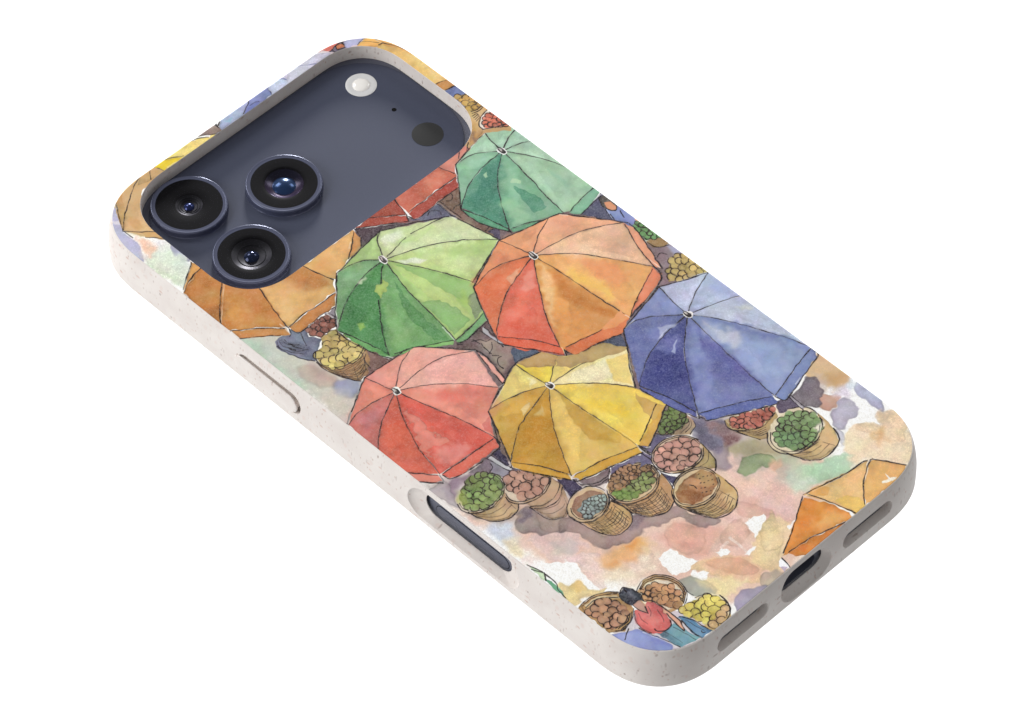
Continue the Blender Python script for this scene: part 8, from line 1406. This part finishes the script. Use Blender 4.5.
def lathe(steps, c=(0, 0), k=72, cap0=True, cap1=True):
    th = np.linspace(0, 2 * math.pi, k, endpoint=False)
    return loft([np.column_stack([c[0] + r * np.cos(th), c[1] + r * np.sin(th), np.full(k, z)]) for r, z in steps], cap0, cap1)

def arc(o0, z0, r, a0, a1, k):
    return [(o0 + r * math.cos(math.radians(a)), z0 + r * math.sin(math.radians(a))) for a in np.linspace(a0, a1, k)]

def boolean_cut(me, cutters, name):
    o = bpy.data.objects.new(name + '_work', me); COL.objects.link(o)
    cs = []
    for c in cutters:
        co = bpy.data.objects.new(name + '_cutter', c); COL.objects.link(co); cs.append(co)
        m = o.modifiers.new('cut', 'BOOLEAN'); m.operation = 'DIFFERENCE'; m.solver = 'EXACT'; m.object = co
    dg = bpy.context.evaluated_depsgraph_get()
    out = bpy.data.meshes.new_from_object(o.evaluated_get(dg))
    for x in cs + [o]:
        bpy.data.objects.remove(x, do_unlink=True)
    return out

# ---------------------------------------------------------------- materials
class NT:
    def __init__(self, name):
        self.mat = bpy.data.materials.new(name); self.mat.use_nodes = True
        self.t = self.mat.node_tree; self.n = self.t.nodes; self.b = self.n['Principled BSDF']; self.out = self.n['Material Output']
    def add(self, typ, **kw):
        x = self.n.new(typ)
        for k, v in kw.items(): setattr(x, k, v)
        return x
    def L(self, a, b): self.t.links.new(a, b)
    def coords(self, scale=(1, 1, 1), rot=(0, 0, 0)):
        tc = self.add('ShaderNodeTexCoord'); mp = self.add('ShaderNodeMapping')
        mp.inputs['Scale'].default_value = scale; mp.inputs['Rotation'].default_value = rot
        self.L(tc.outputs['Object'], mp.inputs['Vector']); return mp.outputs['Vector']
    def math(self, op, a, b=None, c=None):
        m = self.add('ShaderNodeMath', operation=op)
        for k, v in enumerate((a, b, c)):
            if v is None: continue
            if isinstance(v, (int, float)): m.inputs[k].default_value = v
            else: self.L(v, m.inputs[k])
        return m.outputs[0]
    def mix(self, fac, a, b, mode='MIX'):
        m = self.add('ShaderNodeMix', data_type='RGBA', blend_type=mode)
        for sock, v in ((m.inputs[0], fac), (m.inputs[6], a), (m.inputs[7], b)):
            if isinstance(v, (int, float)): sock.default_value = v
            elif isinstance(v, tuple): sock.default_value = v
            else: self.L(v, sock)
        return m.outputs[2]
    def ramp(self, f, p0, p1):
        m = self.add('ShaderNodeMapRange'); m.clamp = True
        m.inputs['From Min'].default_value = p0; m.inputs['From Max'].default_value = p1
        self.L(f, m.inputs['Value']); return m.outputs['Result']

def straw_material():
    """bio-composite: warm off-white with short brown fibre flecks"""
    m = NT('straw_composite')
    base = srgb(*CASE_RGB)
    n1 = m.add('ShaderNodeTexNoise'); n1.inputs['Scale'].default_value = 160; n1.inputs['Detail'].default_value = 4
    m.L(m.coords(), n1.inputs['Vector'])
    col = m.mix(m.ramp(n1.outputs['Fac'], .35, .7), base, srgb(CASE_RGB[0] - 9, CASE_RGB[1] - 11, CASE_RGB[2] - 11))
    specs = [((420, 1400, 880), (.4, .3, .5), .12, .60, (190, 158, 142), .75),
             ((1400, 460, 980), (.9, -.5, -.3), .12, .62, (206, 166, 148), .80),
             ((980, 1420, 400), (-.5, .7, 1.1), .12, .66, (170, 150, 142), .60),
             ((300, 1000, 660), (1.2, .2, 2.0), .09, .80, (150, 122, 108), .80),
             ((780, 560, 460), (.2, 1.3, .7), .16, .50, (226, 204, 194), .60)]
    for sc, rot, rad, keep, c, a in specs:
        nz = m.add('ShaderNodeTexNoise'); nz.inputs['Scale'].default_value = 500
        m.L(m.coords(), nz.inputs['Vector'])
        v = m.add('ShaderNodeVectorMath', operation='MULTIPLY_ADD')
        m.L(nz.outputs['Color'], v.inputs[0]); v.inputs[1].default_value = (.35, .35, .35); m.L(m.coords(sc, rot), v.inputs[2])
        vo = m.add('ShaderNodeTexVoronoi', feature='F1'); vo.inputs['Scale'].default_value = 1.0
        m.L(v.outputs[0], vo.inputs['Vector'])
        sep = m.add('ShaderNodeSeparateColor'); m.L(vo.outputs['Color'], sep.inputs[0])
        near = m.math('SUBTRACT', 1.0, m.ramp(vo.outputs['Distance'], rad + .02, rad + .18))
        pick = m.ramp(sep.outputs[0], keep, keep + .02)
        amt = m.math('MULTIPLY', m.math('MULTIPLY', near, pick), m.math('MULTIPLY', sep.outputs[1], a * .8))
        col = m.mix(amt, col, srgb(*c))
    m.L(col, m.b.inputs['Base Color'])
    m.b.inputs['Roughness'].default_value = .52
    m.b.inputs['Specular IOR Level'].default_value = .35
    bu = m.add('ShaderNodeBump'); bu.inputs['Strength'].default_value = .06; bu.inputs['Distance'].default_value = .0001
    n2 = m.add('ShaderNodeTexNoise'); n2.inputs['Scale'].default_value = 2600; m.L(m.coords(), n2.inputs['Vector'])
    m.L(n2.outputs['Fac'], bu.inputs['Height']); m.L(bu.outputs[0], m.b.inputs['Normal'])
    return m.mat

def print_material():
    m = NT('watercolour_print')
    at = m.add('ShaderNodeAttribute', attribute_name='pigment')
    nz = m.add('ShaderNodeTexNoise'); nz.inputs['Scale'].default_value = 3200; nz.inputs['Detail'].default_value = 3
    m.L(m.coords(), nz.inputs['Vector'])
    k = m.math('MULTIPLY_ADD', nz.outputs['Fac'], .10, .95)
    cc = m.add('ShaderNodeCombineColor')
    for q in range(3): m.L(k, cc.inputs[q])
    m.L(m.mix(1.0, at.outputs['Color'], cc.outputs[0], 'MULTIPLY'), m.b.inputs['Base Color'])
    m.b.inputs['Roughness'].default_value = .62
    m.b.inputs['Specular IOR Level'].default_value = .05
    return m.mat

def plain(name, rgb, rough=.4, metal=0., spec=.5, noise=.04, nscale=900, coat=0.):
    m = NT(name)
    nz = m.add('ShaderNodeTexNoise'); nz.inputs['Scale'].default_value = nscale; nz.inputs['Detail'].default_value = 3
    m.L(m.coords(), nz.inputs['Vector'])
    c = srgb(*rgb)
    lo = tuple(v * (1 - noise) for v in c[:3]) + (1.,); hi = tuple(min(1, v * (1 + noise)) for v in c[:3]) + (1.,)
    m.L(m.mix(nz.outputs['Fac'], lo, hi), m.b.inputs['Base Color'])
    m.b.inputs['Roughness'].default_value = rough; m.b.inputs['Metallic'].default_value = metal
    m.b.inputs['Specular IOR Level'].default_value = spec
    m.b.inputs['Coat Weight'].default_value = coat
    return m.mat

def coated_lens(name, centre_rgb, edge_rgb, rough=.06):
    """dark optical element whose anti-reflection coating shifts hue with angle"""
    m = NT(name)
    lw = m.add('ShaderNodeLayerWeight'); lw.inputs['Blend'].default_value = .35
    c = m.mix(m.ramp(lw.outputs['Facing'], .1, .75), srgb(*centre_rgb), srgb(*edge_rgb))
    m.L(c, m.b.inputs['Base Color'])
    m.b.inputs['Roughness'].default_value = rough
    m.b.inputs['Metallic'].default_value = .55
    return m.mat

def cover_glass():
    m = NT('cover_glass')
    tr = m.add('ShaderNodeBsdfTransparent'); tr.inputs['Color'].default_value = (.93, .93, .95, 1)
    gl = m.add('ShaderNodeBsdfGlossy'); gl.inputs['Roughness'].default_value = .03; gl.inputs['Color'].default_value = (.30, .28, .42, 1)
    fr = m.add('ShaderNodeFresnel'); fr.inputs['IOR'].default_value = 1.08
    mx = m.add('ShaderNodeMixShader')
    m.L(fr.outputs[0], mx.inputs[0]); m.L(tr.outputs[0], mx.inputs[1]); m.L(gl.outputs[0], mx.inputs[2])
    m.L(mx.outputs[0], m.out.inputs['Surface'])
    return m.mat

CASE_RGB = (238, 231, 225)
M_CASE = straw_material()
M_PRINT = print_material()
M_SLATE = plain('slate_glass', (71, 75, 92), rough=.5, spec=.12, noise=.03, nscale=1800)
M_FRAME = plain('slate_frame', (88, 91, 106), rough=.42, metal=.2, spec=.5)
M_RING = plain('lens_ring_metal', (80, 84, 106), rough=.26, metal=.45, spec=.5, noise=.02)
M_BLACK = plain('lens_black', (9, 8, 10), rough=.6, spec=.06, noise=.2)
M_BARREL = plain('lens_barrel', (10, 10, 15), rough=.5, spec=.15, noise=.2)
M_SENSOR = plain('sensor_window', (50, 50, 50), rough=.3, spec=.25, noise=.03)
M_HOLE = plain('microphone_black', (4, 4, 5), rough=.8, spec=.1)
M_COVER = cover_glass()
M_OPT_W = coated_lens('coated_optic_wide', (30, 40, 84), (70, 84, 140), .1)
M_OPT_B = coated_lens('coated_optic_blue', (34, 58, 96), (66, 92, 130), .2)
M_OPT_D = coated_lens('coated_optic_dark', (24, 34, 60), (56, 66, 96), .1)
M_REAR_P = coated_lens('coated_rear_purple', (20, 18, 36), (84, 66, 96), .24)
M_REAR_D = coated_lens('coated_rear_dark', (9, 8, 13), (26, 21, 38), .4)
M_FLASH = plain('flash_diffuser', (218, 217, 216), rough=.35, noise=.05, nscale=2500)
M_FLASHC = plain('flash_led', (254, 249, 243), rough=.12, noise=.02, spec=.8)

# ---------------------------------------------------------------- phone case
OUT = outline(37.4, 76.25, 15.6, 2.40, 26)
NRM = normals2(OUT)
HZ = -9.75                                      # front edge of the case
case = empty('phone_case')
tag(case, 'off-white speckled phone case printed with watercolour market umbrellas', 'phone case')

ER, EI = 0.5, 1.3                                # edge radius of the back, and where its flat part ends
steps = [(EI + .4, 0.0)]
steps += [(EI - ER * math.sin(math.radians(a)), -ER + ER * math.cos(math.radians(a))) for a in np.linspace(0, 75, 8)]
q0, z0 = steps[-1]
steps += [(q0 * (1 - u) ** 2, z0 - 5.8 * u) for u in (.12, .25, .4, .6, .8, 1.0)]
steps += [(1.0 - math.cos(math.radians(a)), HZ + 1.0 - math.sin(math.radians(a))) for a in np.linspace(0, 90, 7)]
steps += [(1.4, HZ)]
body = prof(OUT, NRM, steps)

CUT = outline(31.8, 17.98, 11.0, 2.264, 22, cx=2.1, cy=55.12)
CUTN = normals2(CUT)
cutters = [prof(CUT, CUTN, [(-.06, 1.0), (-.06, .02), (0.02, -.10), (0.10, -5.0)]),
           prof(OUT, NRM, [(1.75, -3.25), (1.75, HZ - 1.0)])]

def side_cut(sections, cy, cz):                 # through the wall that faces -x
    return loft([np.column_stack([np.full(len(s), x), cy + s[:, 0], cz + s[:, 1]])
                 for x, s in ((x, stadium(a, b)) for x, a, b in sections)])

def end_cut(sections, cx, cz):                  # through the wall that faces -y
    return loft([np.column_stack([cx + s[:, 0], np.full(len(s), y), cz + s[:, 1]])
                 for y, s in ((y, stadium(a, b)) for y, a, b in sections)])

cutters += [side_cut([(-38.4, 14.9, 3.75), (-37.5, 14.35, 3.66), (-37.2, 14.15, 3.58), (-36.9, 13.9, 3.46), (-36.5, 13.3, 3.28), (-36.1, 12.2, 3.06), (-35.8, 10.95, 2.95), (-34.5, 10.9, 2.9)], -27.2, -4.25),
            side_cut([(-38.4, 8.65, 2.42), (-37.2, 8.6, 2.4), (-35.95, 8.6, 2.4)], 23.7, -4.75),
            end_cut([(-77.2, 7.1, 4.35), (-76.35, 6.75, 4.08), (-76.1, 6.55, 3.9), (-75.7, 6.38, 3.68), (-75.25, 6.1, 3.2), (-74.6, 5.6, 2.3), (-73.0, 5.6, 2.25)], 0.0, -4.35)]
for sx in (16.1, -16.3):
    cutters.append(end_cut([(-77.2, 7.0, 2.25), (-76.35, 6.7, 1.95), (-76.15, 6.55, 1.8), (-75.9, 6.45, 1.72), (-75.0, 6.4, 1.68), (-73.0, 6.4, 1.68)], sx, -4.25))
me = boolean_cut(body, cutters, 'shell')
smooth(me, 34)
shell = link('shell', me, M_CASE, case)
wn = shell.modifiers.new('weighted_normals', 'WEIGHTED_NORMAL'); wn.keep_sharp = True; wn.weight = 80

# raised cover over the side button, sitting in its groove
secs = [(-35.8, 8.1, 1.7), (-37.12, 8.1, 1.7), (-37.14, 8.42, 2.05), (-37.34, 8.5, 2.1), (-37.46, 8.44, 2.04), (-37.52, 8.3, 1.9), (-37.54, 8.0, 1.6)]
me = side_cut(secs, 24.5, -5.15); smooth(me, 40)
link('side_button', me, M_CASE, case)

# ---------------------------------------------------------------- the printed back
def print_sheet():
    P = Painter(); rgb = P.run(ART)
    lin = np.where(rgb <= .04045, rgb / 12.92, ((rgb + .055) / 1.055) ** 2.4) * PRINT_GAIN
    xs = PX0 + STEP * np.arange(GW); ys = PY0 + STEP * np.arange(GH)
    X, Y = np.meshgrid(xs, ys)
    # the sheet sits a hair off centre on the back, as measured from its visible margins
    base = outline(37.4, 76.25, 15.6, 2.40, 26); nn = normals2(base)
    inset = np.where(nn[:, 0] < -.3, 1.17, np.where(nn[:, 1] < -.3, 1.17, .93))
    for _ in range(14):
        inset = (np.roll(inset, 1) + inset + np.roll(inset, -1)) / 3
    edge = base - nn * inset[:, None]
    cut = CUT + CUTN * .05
    def sdf_poly(px, py, p):
        return Painter.sdf(None, px, py, p) if False else _sdf(px, py, p)
    def _sdf(px, py, p):
        d = np.full(px.shape, 1e9); ins = np.zeros(px.shape, bool); gx = np.zeros(px.shape); gy = np.zeros(px.shape)
        for k in range(len(p)):
            a, b = p[k - 1], p[k]; dx, dy = b - a; L = dx * dx + dy * dy
            t = np.clip(((px - a[0]) * dx + (py - a[1]) * dy) / L, 0, 1)
            cx, cy = a[0] + t * dx, a[1] + t * dy
            q = (px - cx) ** 2 + (py - cy) ** 2; m = q < d
            d = np.where(m, q, d); gx = np.where(m, cx, gx); gy = np.where(m, cy, gy)
            if a[1] != b[1]:
                ins ^= ((a[1] > py) != (b[1] > py)) & (px < (b[0] - a[0]) * (py - a[1]) / (b[1] - a[1]) + a[0])
        d = np.sqrt(d)
        return np.where(ins, d, -d), gx, gy
    se, ex, ey = _sdf(X, Y, edge)
    sc, cx_, cy_ = _sdf(X, Y, cut)
    inside = (se > 0) & (sc < 0)
    Xn, Yn = X.copy(), Y.copy()
    o = se <= 0; Xn[o] = ex[o]; Yn[o] = ey[o]
    o = sc >= 0; Xn[o] = cx_[o]; Yn[o] = cy_[o]
    so, _, _ = _sdf(Xn, Yn, base)
    d = np.clip(EI - so, 0, ER)
    Z = np.where(so < EI, -ER + np.sqrt(np.maximum(ER * ER - d * d, 0)), 0.0) + .018
    cell = inside[:-1, :-1] | inside[1:, :-1] | inside[:-1, 1:] | inside[1:, 1:]
    used = np.zeros(X.shape, bool)
    for a in (slice(0, -1), slice(1, None)):
        for b in (slice(0, -1), slice(1, None)):
            used[a, b] |= cell
    idx = np.full(X.shape, -1, np.int64); idx[used] = np.arange(used.sum())
    V = np.stack([Xn[used], Yn[used], Z[used]], 1).astype(np.float32) * MM
    r, c = np.nonzero(cell)
    F = np.stack([idx[r, c], idx[r, c + 1], idx[r + 1, c + 1], idx[r + 1, c]], 1).astype(np.int32)
    me = bpy.data.meshes.new('printed_back')
    me.vertices.add(len(V)); me.vertices.foreach_set('co', V.ravel())
    me.loops.add(F.size); me.loops.foreach_set('vertex_index', F.ravel())
    me.polygons.add(len(F)); me.polygons.foreach_set('loop_start', np.arange(0, F.size, 4, dtype=np.int32))
    me.update(calc_edges=True)
    at = me.color_attributes.new('pigment', 'FLOAT_COLOR', 'POINT')
    C = np.ones((len(V), 4), np.float32); C[:, :3] = lin[used]
    at.data.foreach_set('color', C.ravel())
    me.polygons.foreach_set('use_smooth', np.ones(len(F), bool))
    me.validate()
    return me
PRINT_GAIN = 1.0
art = link('printed_back', print_sheet(), M_PRINT, case)

# ---------------------------------------------------------------- the phone inside
phone = empty('smartphone', (0, 0, 0))
tag(phone, 'slate blue smartphone with three black camera lenses, held inside the case', 'smartphone')
me = prof(OUT, NRM, [(3.0, -3.3), (2.5, -3.42), (2.25, -3.75), (2.2, -4.2), (2.2, -8.3), (2.35, -8.9), (3.0, -9.25)])
port = loft([np.column_stack([s[:, 0], np.full(len(s), y), -5.0 + s[:, 1]]) for y, s in ((-75.5, stadium(4.4, 1.5)), (-71.0, stadium(4.5, 1.55)))])
me = boolean_cut(me, [port], 'frame'); smooth(me, 40)
link('frame', me, M_FRAME, phone)

PL = outline(31.62, 17.8, 14.0, 2.25, 24, cx=2.1, cy=55.12); PLN = normals2(PL)
me = prof(PL, PLN, [(0.0, -3.7), (0.0, -3.28), (.05, -3.14), (.16, -3.04), (.34, -3.0), (.8, -3.0)])
smooth(me, 50)
link('camera_plateau', me, M_SLATE, phone)

# camera control on the long side
s0 = [np.column_stack([np.full(32, x), -27.6 + stadium(a, b)[:, 0], -5.6 + stadium(a, b)[:, 1]]) for x, a, b in ((-35.0, 9.2, 1.45), (-35.26, 9.2, 1.45), (-35.31, 9.1, 1.35))]
me = loft(s0); smooth(me, 40); link('camera_control', me, M_FRAME, phone)
g = [np.column_stack([np.full(32, x), -27.6 + stadium(a, b)[:, 0], -5.6 + stadium(a, b)[:, 1]]) for x, a, b in ((-35.0, 9.33, 1.58), (-35.215, 9.33, 1.58))]
me = loft(g); link('camera_control_gap', me, M_HOLE, phone)

def camera(c, style):
    ring = lathe([(7.5, -3.03), (7.42, -2.95), (7.38, -2.5), (7.36, -1.85), (7.32, -1.70), (7.22, -1.62), (7.1, -1.60), (7.0, -1.63), (6.75, -1.64), (6.5, -1.64), (6.40, -1.645), (6.34, -2.6), (5.6, -3.2)], c, 96, False, False)
    smooth(ring, 50)
    r = link('camera_lens', ring, M_RING, phone)
    cov = lathe([(6.42, -1.635), (3.0, -1.63), (.02, -1.63)], c, 96, False, True); smooth(cov); link('cover_glass', cov, M_COVER, r)
    if style == 'wide':
        bez, rad, sag, mf, mr = [(6.42, -1.65), (4.6, -1.66), (2.9, -1.72), (2.6, -1.80)], 2.6, .62, M_OPT_W, M_REAR_D
    elif style == 'tele':
        bez, rad, sag, mf, mr = [(6.42, -1.65), (4.4, -1.66), (3.9, -1.72), (3.7, -1.80)], 3.7, 1.08, M_OPT_B, M_REAR_P
    else:
        bez, rad, sag, mf, mr = [(6.42, -1.65), (4.9, -1.66), (4.0, -1.72), (3.8, -1.80)], 3.8, .8, M_OPT_D, M_REAR_D
    b = lathe(bez, c, 96, False, False); smooth(b, 40); link('bezel', b, M_BLACK, r)
    def cap(rr, zz, h, sgn, n=14):                # shallow spherical cap
        R = (rr * rr + h * h) / (2 * h); out = []
        for q in np.linspace(1, .004, n):
            x = rr * q; out.append((x, zz + sgn * (math.sqrt(R * R - x * x) - (R - h))))
        return out
    d = lathe(cap(rad, -1.80, sag, -1), c, 80, False, True); smooth(d, 80); link('rear_optic', d, mr, r)
    fr_ = rad * (.38 if style != 'tele' else .70)
    base = -1.80 - sag + .12
    d = lathe(cap(fr_, base, min(fr_ * .5, 1.0), 1), c, 64, False, True); smooth(d, 80); link('front_optic', d, mf, r)
    for q in ((.62, .80) if style == 'wide' else (.70,) if style == 'main' else ()):
        rr = rad * q; z = -1.80 - sag * (1 - q * q) + .03
        ir = lathe([(rr + .09, z + .02), (rr, z + .08), (rr - .09, z)], c, 64, False, False)
        smooth(ir, 80); link('optic_step', ir, M_BARREL, r)
camera((-19.61, 64.65), 'wide')
camera((-3.19, 55.98), 'tele')
camera((-19.65, 47.24), 'main')

me = lathe([(3.06, -3.05), (3.06, -2.96), (2.98, -2.93), (2.3, -2.93), (1.7, -2.95)], (25.56, 65.05), 64, True, True); smooth(me, 40)
fl = link('flash', me, M_FLASH, phone)
me = lathe([(1.75, -2.96), (1.65, -2.86), (1.35, -2.74), (.9, -2.66), (.3, -2.63)], (25.56, 65.05), 40, True, True); smooth(me, 60)
link('flash_led', me, M_FLASHC, fl)
me = lathe([(3.07, -3.05), (3.07, -2.97), (3.03, -2.965)], (25.65, 46.68), 64, True, True); smooth(me, 40); link('depth_sensor', me, M_SENSOR, phone)
me = lathe([(.47, -3.05), (.47, -2.985)], (25.56, 55.86), 24, True, True); link('microphone', me, M_HOLE, phone)

# ---------------------------------------------------------------- white backdrop
def backdrop():
    m = NT('white_paper')
    nz = m.add('ShaderNodeTexNoise'); nz.inputs['Scale'].default_value = 6
    m.L(m.coords(), nz.inputs['Vector'])
    m.L(m.mix(nz.outputs['Fac'], (.93, .93, .93, 1), (.95, .95, .95, 1)), m.b.inputs['Base Color'])
    m.b.inputs['Roughness'].default_value = .9; m.b.inputs['Specular IOR Level'].default_value = 0.
    me = bpy.data.meshes.new('backdrop'); s = 6.0
    me.from_pydata([(-s, -s, 0), (s, -s, 0), (s, s, 0), (-s, s, 0)], [], [(0, 1, 2, 3)])
    o = link('backdrop', me, m.mat); o.location.z = BACK_Z
    tag(o, 'plain white seamless paper far beneath the floating phone case', 'backdrop', 'structure')
BACK_Z = -0.6
backdrop()

# ---------------------------------------------------------------- lamps
def area(name, loc, target, size, power, col=(1, 1, 1), sy=None):
    l = bpy.data.lights.new(name, 'AREA'); l.energy = power; l.color = col; l.size = size
    if sy: l.shape = 'RECTANGLE'; l.size_y = sy
    o = bpy.data.objects.new(name, l); COL.objects.link(o); o.location = loc
    o.rotation_euler = (Vector(target) - Vector(loc)).to_track_quat('-Z', 'Y').to_euler()
    return o
area('key_lamp', (-1.05, 0.6, 0.55), (0, 0, 0), 0.8, 12.6)
area('overhead_lamp', (0.3, 0.0, 1.3), (0, 0, 0), 2.6, 2.2)
area('back_left_lamp', (0.12, 1.1, 0.85), (0, 0, 0), 0.45, 5.4)
area('back_right_lamp', (1.1, 0.15, 0.85), (0, 0, 0), 0.35, 2.4)
sp = bpy.data.lights.new('backdrop_lamp', 'SPOT'); sp.energy = 260; sp.spot_size = math.radians(75); sp.spot_blend = .6; sp.shadow_soft_size = .2
so = bpy.data.objects.new('backdrop_lamp', sp); COL.objects.link(so); so.location = (1.6, 1.6, .5)
so.rotation_euler = (Vector((.55, .55, BACK_Z)) - Vector(so.location)).to_track_quat('-Z', 'Y').to_euler()
WORLD = 0.26


w = bpy.data.worlds.new('World'); scene.world = w; w.use_nodes = True
bg = w.node_tree.nodes['Background']; bg.inputs['Color'].default_value = (.97, .98, 1, 1); bg.inputs['Strength'].default_value = WORLD

# ---------------------------------------------------------------- camera
cam = bpy.data.cameras.new('camera'); co = bpy.data.objects.new('camera', cam); COL.objects.link(co)
cam.sensor_width = 36.0; cam.sensor_fit = 'HORIZONTAL'; cam.lens = 36.0 * 4671.25 / 1024.0
cam.clip_start = .01; cam.clip_end = 50.0
co.rotation_euler = (0.697283, 0.003305, -0.781724)
co.location = (-0.389573, -0.397623, 0.654684)
scene.camera = co
